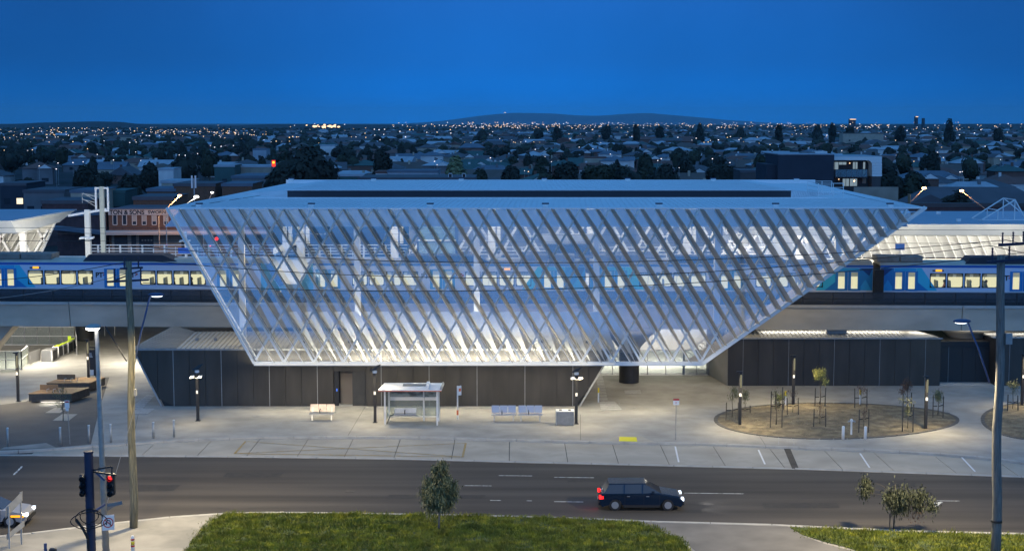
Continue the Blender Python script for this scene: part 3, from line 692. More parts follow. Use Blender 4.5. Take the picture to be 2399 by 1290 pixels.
for px, lab, coat, hair, f in ((168, 'passenger in a dark coat with ginger hair seated in the third window from left', 'coat_dark', 'hair_dark', 1),
        (206, 'passenger bent over beside the fourth train window from left', 'coat_grey', 'hair_dark', -1),
        (400, 'pale-haired passenger seated with back to the window post near the glass facade edge', 'coat_dark', 'hair_light', -1),
        (442, 'passenger in black seated nearest to the left edge of the glass facade', 'coat_dark', 'hair_dark', -1),
        (2206, 'passenger in a pink top seated in the second lit window of the rightmost car', 'coat_pink', 'hair_dark', -1),
        (2265, 'passenger with fair hair and dark coat in the third lit window of the rightmost car', 'coat_dark', 'hair_light', -1),
        (2300, 'passenger in grey leaning forward in the fourth lit window of the rightmost car', 'coat_grey', 'hair_dark', 1)):
    passenger(vx(px), lab, coat, hair, f)
# ================================================================ STATION CANOPY
FY0, FY1 = 107.5, 106.7           # facade plane: distance at its top (py 489) and bottom (py 849)
def FP(px, py, back=0.0):
    t = (py-489)/360; Y = FY0+(FY1-FY0)*t+back
    return PY(px, py, Y)
ZR = FP(1200, 486).z               # roof level
lerp = lambda a, b, t: a+(b-a)*t
edgeL = lambda py: lerp(393, 597, (py-489)/360)
edgeR = lambda py: lerp(2163, 1645, (py-489)/360)
st = thing('station_canopy', 'great white station canopy with slanting finned glass facade and pale blue roof', 'station canopy', (0, 107, 0))
# glass strips between the fins
x_t = [419+34.85*i for i in range(-1, 51)]
def strip(a, c):
    """outline of the facade strip between fin lines starting at a and c, in pixels"""
    out = []
    for top in (a, c):
        # bottom hit: the sill or the right rake
        tR = (2163-top)/(518+223); t = min(1, tR); pyb = 489+360*t; pxb = top+223*t
        out.append((top, 489, pxb, pyb))
    return out
for i, (a, c) in enumerate(zip(x_t, x_t[1:])):
    if a > 2120: break
    (p, q) = strip(max(a, 393) if i == 0 else a, c)
    if i == 0: pts = [(393, 489), (c, 489), (q[2], q[3]), (597, 849)]
    else:
        pts = [(p[0], 489), (min(q[0], 2163), 489), (q[2], q[3]), (p[2], p[3])]
        if p[3] >= 848.9 and q[3] < 849: pts = [(p[0], 489), (q[0], 489), (q[2], q[3]), (1645, 849), (p[2], 849)]
    P3 = [FP(*u) for u in pts]
    B().add(P3, [tuple(reversed(range(len(P3))))]).build('glass_pane', 'glass_skin', st, world=True)
# fins: plates standing out from the glass towards the street, drawn to a point at their foot
secs = [(0, -.03, -.7, .22), (.10, -.03, -1.0, .29), (.35, -.03, -1.05, .30), (.62, -.03, -.95, .28), (.8, -.03, -.6, .18), (1, -.03, -.1, .04)]
for i, top in enumerate(x_t[1:]):
    if top > 2140: break
    tm = min(1, (2163-top)/(518+223)-.01)
    if tm < .05: continue
    ss = [s for s in secs if s[0] < tm]+[None]
    for a, c in zip(secs, secs[1:]):
        if a[0] < tm <= c[0]:
            f = (tm-a[0])/(c[0]-a[0]); ss[-1] = (tm,)+tuple(lerp(u, v, f) for u, v in zip(a[1:], c[1:]))
    ss = [s for s in ss if s]
    b = B(); vs = []
    for (t, d0, d1, dx) in ss:
        px, py = top+223*t, 489+360*t
        front = FP(px, py, d0)+Vector((0, 0, 0)); back = front+Vector((dx, d1-d0, 0)); th = Vector((.035, -.015, 0))
        vs += [front, front+th, back+th, back]
    n = len(ss); fs = []
    for k in range(n-1):
        for j in range(4): fs.append((k*4+j, k*4+(j+1) % 4, (k+1)*4+(j+1) % 4, (k+1)*4+j))
    fs += [(3, 2, 1, 0), tuple((n-1)*4+j for j in range(4))]
    fin = b.add(vs, fs).build('fin', 'fin_metal', st, world=True)
    # white bar along the fin's root, standing in for light shining through
    if i % 1 == 0:
        pts = [FP(top+223*t, 489+360*t, d0) for (t, d0, d1, dx) in ss]
        fb = B()
        for p, q in zip(pts, pts[1:]): fb.bar(p+Vector((-.04, -.04, 0)), q+Vector((-.04, -.04, 0)), .06, .07, up=(0, 1, 0))
        fb.build('flange', 'white_steel', fin, world=False)
        fo = bpy.data.objects[-1] if False else None
for o in bpy.data.objects:
    if o.name.startswith('flange') and o.parent and o.parent.name.startswith('fin'): o.location = (-st.location.x, -st.location.y, -st.location.z)
# lattice behind the fins
def lattice(fp, xs, x0t, x0b, py0, py1, eL, eR, rise, parent, name='brace', m='white_steel', w=.17, world=True, down=True):
    for nb in xs:
        for s in ((1, -1) if down else (1,)):
            # from the bottom node (nb, py1) up, leaning right (s=1) or left (s=-1)
            a = (nb, py1); lo, hi = None, None
            for k in range(61):
                t = k/60; py = py1+(py0-py1)*t; px = nb+s*rise*(py1-py)
                if eL(py)+3 < px < eR(py)-3:
                    lo = (px, py) if lo is None else lo; hi = (px, py)
            if lo and (lo[1]-hi[1]) > 12: B().bar(fp(*lo), fp(*hi), w, w, up=(0, 1, 0)).build(name, m, parent, world=world)
lattice(lambda x, y: FP(x, y, -.12), [595.5+69.7*k for k in range(-3, 24)], 0, 0, 492, 848, edgeL, edgeR, .575, st, w=.15)
# pale blades behind the foot of the glass, lit from the sill
for k in range(-17, 8):
    tx = 1240+34.85*k
    if tx-78 < 640: continue
    pts = [(-78, 731), (-52, 730), (-35, 755), (-25, 780), (0, 848), (-39, 789)]
    w8 = min(1, .45+.04*(k+17))
    P3 = [FP(tx+4+(x if j not in (1, 2, 3) else lerp(-78*(849-y)/118, x, w8)), y, 1.15) for j, (x, y) in enumerate(pts)]
    P3 = [p+Vector((0, .0 if j in (0, 5, 4) else .22, 0)) for j, p in enumerate(P3)]
    B().prism(P3, (0, .05, 0)).build('blade', 'blade_metal', st, world=True)
mk('fascia_blue', (.46, .58, .72), .5)  # white fascia; the sky's blue on it put into the colour
# fascia of folded triangles behind the top of the glass
for k in range(52):
    x0 = 386+34.85*k; x1 = x0+34.85*2; xm = x0+34.85
    if x1 > 2160: break
    up = k % 2 == 0
    lo, hi = (531, 491)
    if up: T3 = [FP(x0, lo, 1.4), FP(x1, lo, 1.4), FP(xm, hi, 1.4)]; T3[2] += Vector((0, .3, 0))
    else: T3 = [FP(x0, hi, 1.4), FP(x1, hi, 1.4), FP(xm, lo, 1.4)]; T3[0] += Vector((0, .3, 0)); T3[1] += Vector((0, .3, 0))
    if not up: T3 = [T3[0], T3[2], T3[1]]
    B().prism(T3, (0, .06, 0)).build('fascia_panel', 'fascia_blue', st, world=True)
# trims: top edge, sill with light strip, rakes
B().prism([FP(388, 487, -.1), FP(2172, 485, -.1), FP(2172, 488.5, -.1), FP(388, 490.5, -.1)], (0, .5, 0)).build('edge_trim', 'roof_trim', st, world=True)
B().bar(FP(595, 851), FP(1647, 851), .30, .16, up=(0, 1, 0)).build('sill', 'white_steel', st, world=True)
B().bar(FP(597, 851.6, -.16), FP(1440, 851.6, -.16), .02, .05, up=(0, 1, 0)).build('light_strip', glow('strip', (1, .97, .88), 1.1), st, world=True)
B().bar(FP(391, 488), FP(596, 851), .16, .3, up=(0, 1, 0)).build('edge_trim', 'white_steel', st, world=True)
B().bar(FP(2168, 486), FP(1645, 851), .26, .3, up=(0, 1, 0)).build('edge_trim', 'white_steel', st, world=True)
B().prism([FP(2150, 497, .2), FP(1635, 853, .2), FP(1600, 850, 1.4), FP(2120, 500, 1.4)], (0, .05, .0)).build('rake_soffit', 'fin_metal', st, world=True)
B().bar(FP(400, 500, .35), FP(607, 851, .35), .12, .4, up=(0, 1, 0)).build('edge_trim', 'white_steel', st, world=True)
# gusset plates on the right rake
for px, py in ((2095, 530), (2030, 545), (1990, 560), (1940, 595), (1880, 640), (1830, 672), (1760, 720), (1700, 770)):
    B().prism([FP(px-22, py+2, .6), FP(px+2, py-2, .6), FP(px-14, py+26, .6)], (0, .05, 0)).build('gusset', 'fin_metal', st, world=True)
# roof
xL0, xR0 = PY(390, 487, FY0).x, PY(2168, 485, FY0).x; YB = 150.0
xL1, xR1 = (675-W2)/F*(YB*.9947+.6), (1905-W2)/F*(YB*.9947+.6)
ZB = ZR+.05
B().prism([(xL0, FY0+.02, ZR-.1), (xR0, FY0+.02, ZR-.1), (xR1, YB, ZB-.1), (xL1, YB, ZB-.1)], (0, 0, .1)).build('roof', 'roof_white', st, world=True)
rb_ = B(); k = 0; x = xL0+.5
while x < xR0-.3:
    xb_ = lerp(xL1, xR1, (x-xL0)/(xR0-xL0)); rb_.bar((x, FY0+.12, ZR+.02), (lerp(x, xb_, .3), FY0+.12+12.4, ZR+.03), .045, .045); x += .42
rb_.build('roof_rib', 'roof_white', st, world=True, kind='stuff')
xa, xb = (678-W2)/F*(123*.9947+.6), (1847-W2)/F*(123*.9947+.6); YD = 121.6; ZD = ZR+.62
v = [(xa, YD, ZR+.01), (xb, YD, ZR+.01), (xb, YD, ZD), (xa, YD, ZD), (xa-.4, YB-.4, ZB+.3), (xb+1.0, YB-.4, ZB+.3), (xa-5.2, YD+6, ZR+.02), (xb+5.5, YD+6, ZR+.02), (xa-.4, YB-.2, ZB+.01), (xb+1, YB-.2, ZB+.01)]
B().add(v, [(0, 1, 2, 3), (3, 2, 5, 4), (0, 3, 6), (3, 4, 6), (1, 7, 2), (2, 7, 5), (4, 5, 9, 8), (6, 4, 8), (5, 7, 9)]).build('raised_roof', 'roof_white', st, world=True)
rb_ = B(); x = xa+.2
while x < xb: rb_.bar((x, YD+.15, ZD+.01), (x, YB-.5, ZB+.315), .045, .045); x += .42
rb_.build('roof_rib', 'roof_white', st, world=True, kind='stuff')
B().box(xa+.05, xb-.05, YD-.03, YD-.005, ZR+.05, ZD-.05).build('clerestory', 'slot_dark', st, world=True)
B().box(xa-.1, xb+.1, YD-.12, YD+.1, ZD+.002, ZD+.05).build('capping', 'roof_trim', st, world=True)
B().box(xL0+4.2, xR0-4.4, YD-1.55, YD-1.4, ZR+.004, ZR+.09).build('gutter_lip', 'roof_trim', st, world=True)
B().box(xL0+8, xR0-8, YD-1.35, YD-.2, ZR+.004, ZR+.02).build('gutter', 'slot_dark', st, world=True)
B().box(xL1-.2, xR1+.2, YB-.1, YB+.12, ZB-.2, ZB+.34).build('edge_trim', 'roof_trim', st, world=True)
for x in [(p-W2)/F*109.5 for p in (475, 735, 1010, 1277, 1540, 1810, 2075)]:
    B().prism([(x-.2, FY0+.5, ZR+.01), (x+.2, FY0+.5, ZR+.01), (x+.2, FY0+.5, ZR+.2), (x-.2, FY0+.5, ZR+.2)], (0, .15, 0)).build('anchor_plate', 'white_paint', st, world=True)
    B().box(x-.26, x+.26, FY0+.66, FY0+.8, ZR+.2, ZR+.3).build('anchor_plate', 'navy_metal', st, world=True)
for x in [(p-W2)/F*147 for p in (683, 876, 1081, 1275, 1470, 1670, 1865)]:
    B().box(x-.25, x+.25, YB-3.2, YB-3.0, ZB+.3, ZB+.55).build('anchor_plate', 'white_paint', st, world=True); B().box(x-.3, x+.3, YB-3.0, YB-2.85, ZB+.5, ZB+.66).build('anchor_plate', 'navy_metal', st, world=True)
# snaking lightning tape lines
B().bar((xL0+1.5, FY0+1.6, ZR+.02), (xa-2, YD+8, ZR+.03), .05, .03).build('roof_seam', 'slot_dark', st, world=True); B().bar((xR0-1.5, FY0+1.6, ZR+.02), (xb+6, YD+8, ZR+.03), .05, .03).build('roof_seam', 'slot_dark', st, world=True)
# hatch guard rail on the roof
hr = thing('roof_guard_rail', 'white guard rail cage on the right end of the canopy roof', 'guard rail', (0, 0, 0))
gx0, gx1, gy0, gy1 = (1908-W2)/F*124, (1966-W2)/F*124, 122.5, 127.0
for x in (gx0, (gx0+gx1)/2+.2, gx1):
    for y in (gy0, gy1): B().bar((x, y, ZR), (x, y, ZR+1.15), .05).build('post', 'white_paint', hr)
for z in (.45, .8, 1.15):
    for y in (gy0, gy1): B().bar((gx0, y, ZR+z), (gx1, y, ZR+z), .045).build('rail', 'white_paint', hr)
    B().bar((gx0, gy0, ZR+z), (gx0, gy1, ZR+z), .045).build('rail', 'white_paint', hr)
# columns: front row behind the glass, rear row on the far platform side
for px in (568, 838, 1117, 1397, 1679, 1961):
    p = FP(px, 700, 2.6); top = ZR-.15; low = 5.0 if px not in (568,) else 4.4
    if px > 1600: low = {1679: 757, 1961: 598}[px]; low = FP(px, low, 2.6).z
    B().box(p.x-.22, p.x+.22, p.y-.2, p.y+.2, 4.62 if px < 1500 else low, top).build('column', 'white_steel', st, world=True)
for px in (669, 706, 925, 1152, 1383, 1608, 1870):
    x = (px-W2)/F*148; wd = .22 if px in (669,) else .38
    B().box(x-wd, x+wd, 147.0, 147.5, 7.36, ZR-.15).build('column', 'white_steel', st, world=True)
    B().box(x+wd+.15, x+wd+.5, 147.0, 147.4, 9.0, ZR-.15).build('column', 'cream_panel', st, world=True)
# rear lattice and its cladding
RP = lambda px, py: PY(px, py, 149.0)
nodes = [960+52*k for k in range(-1, 16)]
lattice(RP, nodes, 0, 0, 500, 604, lambda y: 955, lambda y: 1790, .58, st, name='rear_brace', m='white_steel', w=.24)
rx0, rx1 = (958-W2)/F*150.2, (1790-W2)/F*150.2
n = 24
for k in range(n):
    a, c = rx0+(rx1-rx0)*k/n, rx0+(rx1-rx0)*(k+1)/n
    B().box(a+.015, c-.015, 150.0, 150.08, 7.36, ZB-.2).build('rear_panel', 'rear_cladding', st, world=True)
tag(B().box((1268-W2)/F*140, (1388-W2)/F*140, 137.5, 139, 9.5, 10.6).build('plant_box', 'cream_panel'), 'cream box on top of the dark platform building behind the glass', 'plant box')
ro = thing('platform_building', 'low dark navy building on the far platform behind the right half of the glass', 'platform building', (0, 0, 0))
B().box((1228-W2)/F*138, (1532-W2)/F*138, 134, 139, 7.36, 8.75).build('wall', 'wall_navy', ro)
B().box((1280-W2)/F*138, (1380-W2)/F*138, 136, 139, 8.75, 9.75).build('upper_wall', 'wall_navy', ro)
B().box((1222-W2)/F*138, (1536-W2)/F*138, 133.8, 139.2, 8.76, 8.86).build('roof', 'roof_slate', ro)
B().box((1243-W2)/F*138, (1343-W2)/F*138, 133.7, 133.78, 8.05, 8.3).build('light_band', 'cream_panel', ro)
ro = thing('lift_shaft', 'glazed lift shaft with white frame and reversed lettering beside the dark platform building', 'lift', (0, 0, 0))
lx0, lx1 = (983-W2)/F*134, (1071-W2)/F*134
B().box(lx0, lx1, 131, 134.5, 7.36, 12.6).build('glass', 'balcony_glass', ro)
for x in (lx0, lx1):
    for y in (130.95, 134.55): B().bar((x, y, 7.36), (x, y, 12.7), .14).build('frame', 'navy_metal', ro)
for z in (8.6, 10.6, 12.6): B().bar((lx0, 130.9, z), (lx1, 130.9, z), .1).build('frame', 'white_steel', ro)
B().box(lx0+.2, lx1-.9, 130.8, 130.86, 7.4, 8.7).build('door', 'rear_cladding', ro)
text('PT', 'lettering', 'ink', .55, (lx1-1.1, 130.78, 7.9), (pi/2, 0, 0), ro, bold=.01, sx=-1)
# escalator balustrades as white slanting beams
for (a, c, lab) in (((1690, 572), (1745, 533), 'white slanting stair balustrade under the right half of the canopy'), ((640, 596), (700, 570), 'white slanting stair balustrade beside the train nose')):
    tag(B().prism([PY(a[0], a[1], 140), PY(c[0], c[1], 140), PY(c[0]+8, c[1]-14, 140), PY(a[0], a[1]-14, 140)], (0, .4, 0)).build('stair_balustrade', 'white_steel'), lab, 'balustrade')
# lights under the roof: battens near, bare lamps added over the far platform
for k in range(6):
    x = -18+k*8.2
    ro = thing('ceiling_light', 'long white batten light fixed under the canopy roof', 'ceiling light', (x, 128, ZR-.35), group='batten lights under the canopy roof')
    B().box(-1.2, 1.2, -.1, .1, .1, .2).build('housing', 'white_steel', ro); B().box(-1.2, 1.2, -.08, .08, 0, .095).build('diffuser', 'lamp_white', ro)
    lamp('canopy_lamp', 'AREA', (x, 128, ZR-.5), 420, (1, .95, .82), sx=2.4, sy=.6)
    lamp('canopy_lamp', 'AREA', (x, 143, ZR-.5), 330, (1, .95, .82), sx=2.4, sy=.6, aim=(0, .35, -1))
# ================================================================ PLATFORM BALUSTRADE, MASTS
ro = thing('platform_railing', 'white tubular railing along the far edge of the open platform', 'railing', (0, 0, 0))
x0, x1 = (205-W2)/F*150.5, (955-W2)/F*150.5
for z in (8.62, 8.28, 8.0, 7.72): B().tube([(x0, 149.7, z), (x1, 149.7, z)], .045, 6).build('rail', 'white_steel', ro)
x = x0
k = 0
while x < x1:
    B().box(x-.08 if k % 2 else x-.04, x+.08 if k % 2 else x+.04, 149.75, 149.9, 7.36, 8.66 if k % 2 else 8.4).build('post', 'white_steel', ro); x += 1.13; k += 1
ro = thing('platform_railing', 'white railing on the far platform behind the right part of the glass', 'railing', (0, 0, 0))
x0, x1 = (960-W2)/F*147, (1790-W2)/F*147
for z in (8.7, 8.35, 8.0): B().tube([(x0, 146.0, z), (x1, 146.0, z)], .04, 6).build('rail', 'white_steel', ro)
x = x0
while x < x1: B().box(x-.05, x+.05, 146.05, 146.15, 7.36, 8.7).build('post', 'white_steel', ro); x += 1.6
mk('mast_paint', (.42, .43, .36), .6)
def mast(px, pyb, pyt, Y, w, label, m='mast_paint'):
    a, c = PY(px, pyb, Y), PY(px, pyt, Y); ro = thing('overhead_mast', label, 'mast', (a.x, Y, a.z))
    B().box(-w/2, w/2, -w/2, w/2, 0, c.z-a.z).build('post', m, ro); return ro, c.z-a.z
ro, h = mast(243, 604, 437, 146, .42, 'tall pale steel wire mast with a rectangular frame at its top')
fx = .6
for s in (-1, 1): B().box(s*fx-.08, s*fx+.08, -.1, .1, h-2.4, h-.05).build('frame', 'white_steel', ro)
for z in (h-2.4, h-.15): B().box(-fx-.08, fx+.08, -.12, .12, z-.08, z+.08).build('frame', 'white_steel', ro)
for z in (h-1.0, h-1.6):
    B().bar((-fx, 0, z), (-1.9, -.2, z+.35), .07).build('cantilever_arm', 'galvanised', ro); B().bar((-fx, 0, z-.4), (-1.7, -.2, z+.3), .05).build('cantilever_arm', 'galvanised', ro)
B().bar((-1.9, -.2, h-.65), (-1.9, -.2, h-1.6), .05).build('insulator', 'galvanised', ro)
ro, h = mast(208, 604, 491, 146, .5, 'shorter white steel column carrying cameras and a slanting arm left of the tall mast', 'cream_panel')
B().bar(Vector((-1.9, 0, h-.6)), Vector((1.9, 0, h+.05)), .2, .22).build('slanting_arm', 'white_steel', ro)
def cctv_cluster(parent, z, s=1.0, n=3, y=-.2):
    for k in range(n):
        a = (-1, 1, .2)[k]*s
        B().prism([(a*.35-.18*s, y, z), (a*.35+.18*s, y, z+.05), (a*.35+.18*s, y, z+.17*s), (a*.35-.18*s, y, z+.13*s)], (0, -.45*s, -.05)).build('camera', 'white_paint', parent, bevel=.02)
        B().bar((0, y+.1, z-.1), (a*.35, y-.1, z+.02), .05).build('bracket', 'white_paint', parent)
cctv_cluster(ro, 1.95, 1.3)
# contact and catenary wires
for (y, z0, z1, r) in ((121.4, 11.2, 11.2, .02), (121.4, 12.3, 12.3, .018), (128.5, 11.3, 11.3, .02)):
    o = B().tube([(-58+118*k/16, y+(-58+118*k/16)*SK, z0) for k in range(17)], r, 5).build('contact_wire', 'black_metal'); tag(o, {12.3: 'upper catenary wire above the near track', 11.2: 'lower contact wire just above the near train roofs', 11.3: 'contact wire above the far platform track'}[z0], 'overhead wire', 'overhead wires along the tracks')
# ================================================================ RIGHT PLATFORM CANOPY
rc = thing('platform_canopy', 'long low platform canopy with glowing ribbed wall right of the main canopy', 'platform canopy', (0, 0, 0))
cx0, cx1 = 21.5, 66
B().prism([(cx0, 135, 11.65), (cx0, 135, 11.75), (cx0, 151, 12.0), (cx0, 151, 11.9)], (cx1-cx0, 0, 0)).build('roof', 'roof_platform', rc)
B().prism([(cx0, 134.9, 11.75), (cx0, 134.95, 11.76), (cx0, 136.0, 10.7), (cx0, 135.9, 10.68)], (cx1-cx0, 0, 0)).build('fascia', 'cream_panel', rc)
B().box(cx0, cx1, 136.0, 149.6, 10.66, 10.70).build('ceiling', 'cream_panel', rc)
B().box(cx0, cx1, 149.7, 149.9, 7.36, 11.8).build('rear_wall', 'white_paint', rc)
x = cx0
while x < cx1-3.2:
    a = Vector((x, 149.55, 10.64)); c = Vector((x+1.55, 149.55, 7.38)); dv = Vector((.35, -.5, 0))
    B().prism([a, c, c+Vector((.07, 0, 0)), a+Vector((.07, 0, 0))], (-.28, -.75, 0)).build('rib', 'white_paint', rc)
    x += 1.06
for k in range(11):
    x = cx0+2+k*4.0
    ro = thing('ceiling_light', 'white batten light fixed under the right platform canopy', 'ceiling light', (x, 145.5, 10.5), group='batten lights under the right platform canopy')
    B().box(-1, 1, -.1, .1, .06, .15).build('housing', 'white_steel', ro); B().box(-1, 1, -.08, .08, 0, .055).build('diffuser', 'lamp_white', ro)
for k in range(6): lamp('canopy_lamp', 'AREA', (cx0+3+k*7.5, 145.0, 10.4), 400, (1, .94, .82), sx=6, sy=.5, aim=(0, .6, -1))
for k in range(3): lamp('canopy_lamp', 'AREA', (cx0+8+k*14, 139.5, 10.4), 300, (1, .94, .82), sx=8, sy=.5)
for k in range(4): lamp('platform_lamp', 'AREA', (cx0+4+k*10, 131.5, 9.8), 210, (1, .93, .78), sx=8, sy=.4, aim=(0, .62, 1))  # bare lamps added in front to brighten the canopy fascia
# mesh safety screen on that roof
ro = thing('safety_screen', 'blue-white mesh screen frame standing on the far right canopy roof', 'safety screen', (0, 0, 0))
A = [PY(2275, 512, 142), PY(2351, 464, 142), PY(2396, 500, 142), PY(2400, 516, 142)]; Cc = [PY(2298, 516, 139.5), PY(2378, 468, 139.5), PY(2402, 512, 139.5), PY(2402, 515, 139.5)]
for P3 in (A, Cc):
    for a, c in ((0, 1), (1, 2), (3, 0)): B().bar(P3[a], P3[c], .1).build('frame', 'white_paint', ro)
    m1 = P3[0].lerp(P3[1], .5); B().bar(m1, (m1.x, m1.y, P3[0].z), .08).build('frame', 'white_paint', ro); B().bar(P3[1], (P3[1].x, P3[1].y, P3[0].z), .08).build('frame', 'white_paint', ro)
B().bar(A[1], Cc[1], .1).build('frame', 'white_paint', ro); B().bar(A[0].lerp(A[1], .5), Cc[0].lerp(Cc[1], .5), .08).build('frame', 'white_paint', ro); B().bar(A[0], Cc[0], .08).build('frame', 'white_paint', ro)
B().add([tuple(Cc[0]), tuple(Cc[3]), tuple(Cc[2]), tuple(Cc[1])], [(0, 1, 2, 3)]).build('mesh_panel', clear('screen_mesh', (1, 1, 1), .72, .05, (.6, .7, .8), .3), ro)
for x, z in (((2200-W2)/F*147, 11.95), ((2248-W2)/F*138, 11.8)):
    B().box(x-.2, x+.2, 138 if z < 11.9 else 147, 138.2 if z < 11.9 else 147.2, z, z+.25).build('anchor_plate', 'white_paint', rc)
ro = thing('platform_sign_post', 'blue platform sign with cameras on a white post in front of the glowing ribs', 'platform sign', (PY(2108, 620, 143).x, 143, 7.36))
B().box(-.05, .05, -.05, .05, 0, 3.0).build('post', 'white_steel', ro); B().box(-.5, .4, -.1, -.04, 1.35, 1.95).build('sign_panel', 'blue_sign', ro)
for s in (-1, 1): B().box(s*.33-.14, s*.33+.14, -.25, .1, 2.9, 3.05).build('camera', 'black_metal', ro)
ro = thing('platform_sign_post', 'blue station sign on the railing beside the left edge of the glass facade', 'platform sign', (PY(436, 600, 146).x, 146, 7.36))
B().box(-.1, .1, -.1, .1, 0, 2.9).build('post', 'white_steel', ro); B().box(-.75, .6, -.2, -.12, .75, 1.3).build('sign_panel', 'blue_sign', ro); cctv_cluster(ro, 1.95, 1.0, 2)
# ================================================================ LEFT PLATFORM CANOPY
lc = thing('platform_canopy', 'pale prow-shaped end of the left platform canopy with lit lattice beneath', 'platform canopy', (0, 0, 0))
tip = PY(180, 490, 150); cor = PY(26, 517, 135); zb = cor.z
B().prism([(-70, 135, zb-.1), (cor.x, 135, zb-.1), (tip.x, 150, tip.z-.1), (-70, 150, tip.z-.1)], (0, 0, .1)).build('roof', 'roof_platform', lc)
B().prism([(-70, 134.9, zb), (cor.x, 134.9, zb), (cor.x+.25, 135.8, zb-1.25), (-70, 135.8, zb-1.25)], (0, .06, 0)).build('fascia', 'cream_panel', lc)
q = [cor+Vector((0, -.1, 0)), tip, PY(150, 512, 149.4), PY(140, 520, 148.5), PY(128, 522, 147.5), PY(70, 540, 139), PY(40, 545, 135.9), Vector((cor.x+.25, 135.8, zb-1.25))]
B().add(q, [(0, 7, 6, 5, 4, 3, 2, 1)]).build('end_fascia', 'cream_panel', lc)
wl = [PY(-60, 538, 148), PY(128, 522, 148), PY(92, 600, 148), PY(-60, 600, 148)]
B().prism(wl, (0, .1, 0)).build('end_wall', 'cream_panel', lc)
LPn = lambda px, py: PY(px, py, 147.2)
lattice(LPn, [-20, 28, 76, 124], 0, 0, 538, 600, lambda y: -50, lambda y: 128-(y-522)*.46, .58, lc, w=.22)
for px in (-40, -24, -6, 12, 30, 48, 66, 84, 100): B().bar(PY(px+18, 545, 147.7), PY(px-14, 600, 147.7), .1, .3, up=(0, 1, 0)).build('fin', 'cream_panel', lc)
B().box(PY(52, 570, 145).x-.2, PY(52, 570, 145).x+.35, 144.8, 145.3, 7.36, 10.9).build('column', 'white_steel', lc)
B().bar(PY(129, 521, 147.9), PY(92, 602, 147.9), .2, .3, up=(0, 1, 0)).build('edge_trim', 'white_steel', lc)
for k in range(3): lamp('canopy_lamp', 'AREA', (-46.5-k*5, 143.0, 10.5), 190, (1, .94, .82), sx=2, sy=1, aim=(0, .5, -1))
lamp('canopy_lamp', 'AREA', (-43.5, 131.0, 8.6), 240, (1, .94, .82), sx=2, sy=1, aim=(0, .5, 1))  # bare lamp added in front, aimed up at the canopy fascia
# bare lamps added over the open platform and toward the left canopy's fascia
for x in (-38.5, -31.5, -25): lamp('mast_lamp', 'AREA', (x, 138, 12.6), 420, (1, .92, .74), sx=1, sy=1, aim=(0, -.35, -1))
lamp('mast_lamp', 'AREA', (-36, 137, 12.4), 520, (1, .92, .74), sx=1, sy=1, aim=(-1, .25, -.15))
# lamps added under the roof, standing in for hall light on the plaza
for k in range(7): lamp('hall_glow', 'AREA', (-20+k*7.2, 110.6, ZR-2.4), 260, (1, .80, .44), sx=5, sy=.8, aim=(0, 0, -1))
for k in range(4): lamp('sill_light', 'AREA', (-15.5+k*8, 105.9, 3.35), 240, (1, .86, .58), sx=7.5, sy=.06, aim=(0, -.12, -1))  # sill lamps added to spread the light strip's glow over wall and paving
# ================================================================ DARK CLAD BUILDINGS
BY = 108.3
def bp(px, py, Y=BY): return PY(px, py, Y)
ro = thing('amenities_building', 'left dark metal-clad building with slanting ends under the glass facade', 'building', (0, BY, 0))
zt = bp(800, 818).z
xl = lambda z: lerp(bp(380, 951).x, bp(313, 820).x, z/zt); xr = lambda z: lerp(bp(1357, 951).x, bp(1436, 818).x, z/zt)
core = [(xl(0)+.12, BY+.1, 0), (xr(0)-.12, BY+.1, 0), (xr(zt)-.12, BY+.1, zt-.02), (xl(zt)+.12, BY+.1, zt-.02)]
d0, d1 = bp(781, 900).x, bp(857, 900).x; dz = bp(800, 869).z
# core with a door recess
B().prism([core[0], (d0, BY+.1, 0), (d0, BY+.1, zt-.02), core[3]], (0, 11, 0)).build('wall', 'black_metal', ro, world=True)
B().prism([(d1, BY+.1, 0), core[1], core[2], (d1, BY+.1, zt-.02)], (0, 11, 0)).build('wall', 'black_metal', ro, world=True)
B().box(d0, d1, BY+.1, BY+11.1, dz, zt-.02).build('wall', 'black_metal', ro, world=True)
B().box(d0, d1, BY+1.2, BY+11.1, 0, dz-.002).build('wall', 'black_metal', ro, world=True)
pw = 1.185; x = xl(zt)
seams = [bp(407+37.4*k, 900).x for k in range(-3, 29)]
cuts = sorted(set([s for s in seams if not (d0-.3 < s < d1+.3)]+[d0, d1]))
rnd = random.Random(5)
for a, c in zip([xl(zt)]+[s for s in cuts if s > xl(zt)], [s for s in cuts if s > xl(zt)]+[xr(zt)]):
    if a >= xr(zt): break
    c = min(c, xr(zt)); g_ = .012; y = BY-rnd.uniform(0, .012)
    z0 = dz if (a >= d0-.01 and c <= d1+.01) else 0
    def cl(x, z): return min(max(x, xl(z)), xr(z))
    def zat_l(x): return 0 if x >= xl(0) else zt*(x-xl(0))/(xl(zt)-xl(0))
    def zat_r(x): return 0 if x <= xr(0) else zt*(x-xr(0))/(xr(zt)-xr(0))
    za, zc = max(z0, zat_l(a+g_), zat_r(a+g_)), max(z0, zat_l(c-g_), zat_r(c-g_))
    za = min(za, zt-.01); zc = min(zc, zt-.01)
    B().prism([(a+g_, y, za), (c-g_, y, zc), (c-g_, y, zt), (a+g_, y, zt)], (0, .1, 0)).build('wall_panel', 'dark_cladding', ro, world=True)
for k, s in enumerate(cuts):
    if k % 3 == 0 and xl(0) < s < xr(0) and not d0-.1 < s < d1+.1: B().box(s-.018, s+.018, BY-.03, BY+.02, 0, zt).build('joint_cover', 'galvanised', ro, world=True)
B().bar((xl(0)-.03, BY-.03, 0), (xl(zt)-.03, BY-.03, zt), .10, .12).build('corner_trim', 'steel', ro, world=True)
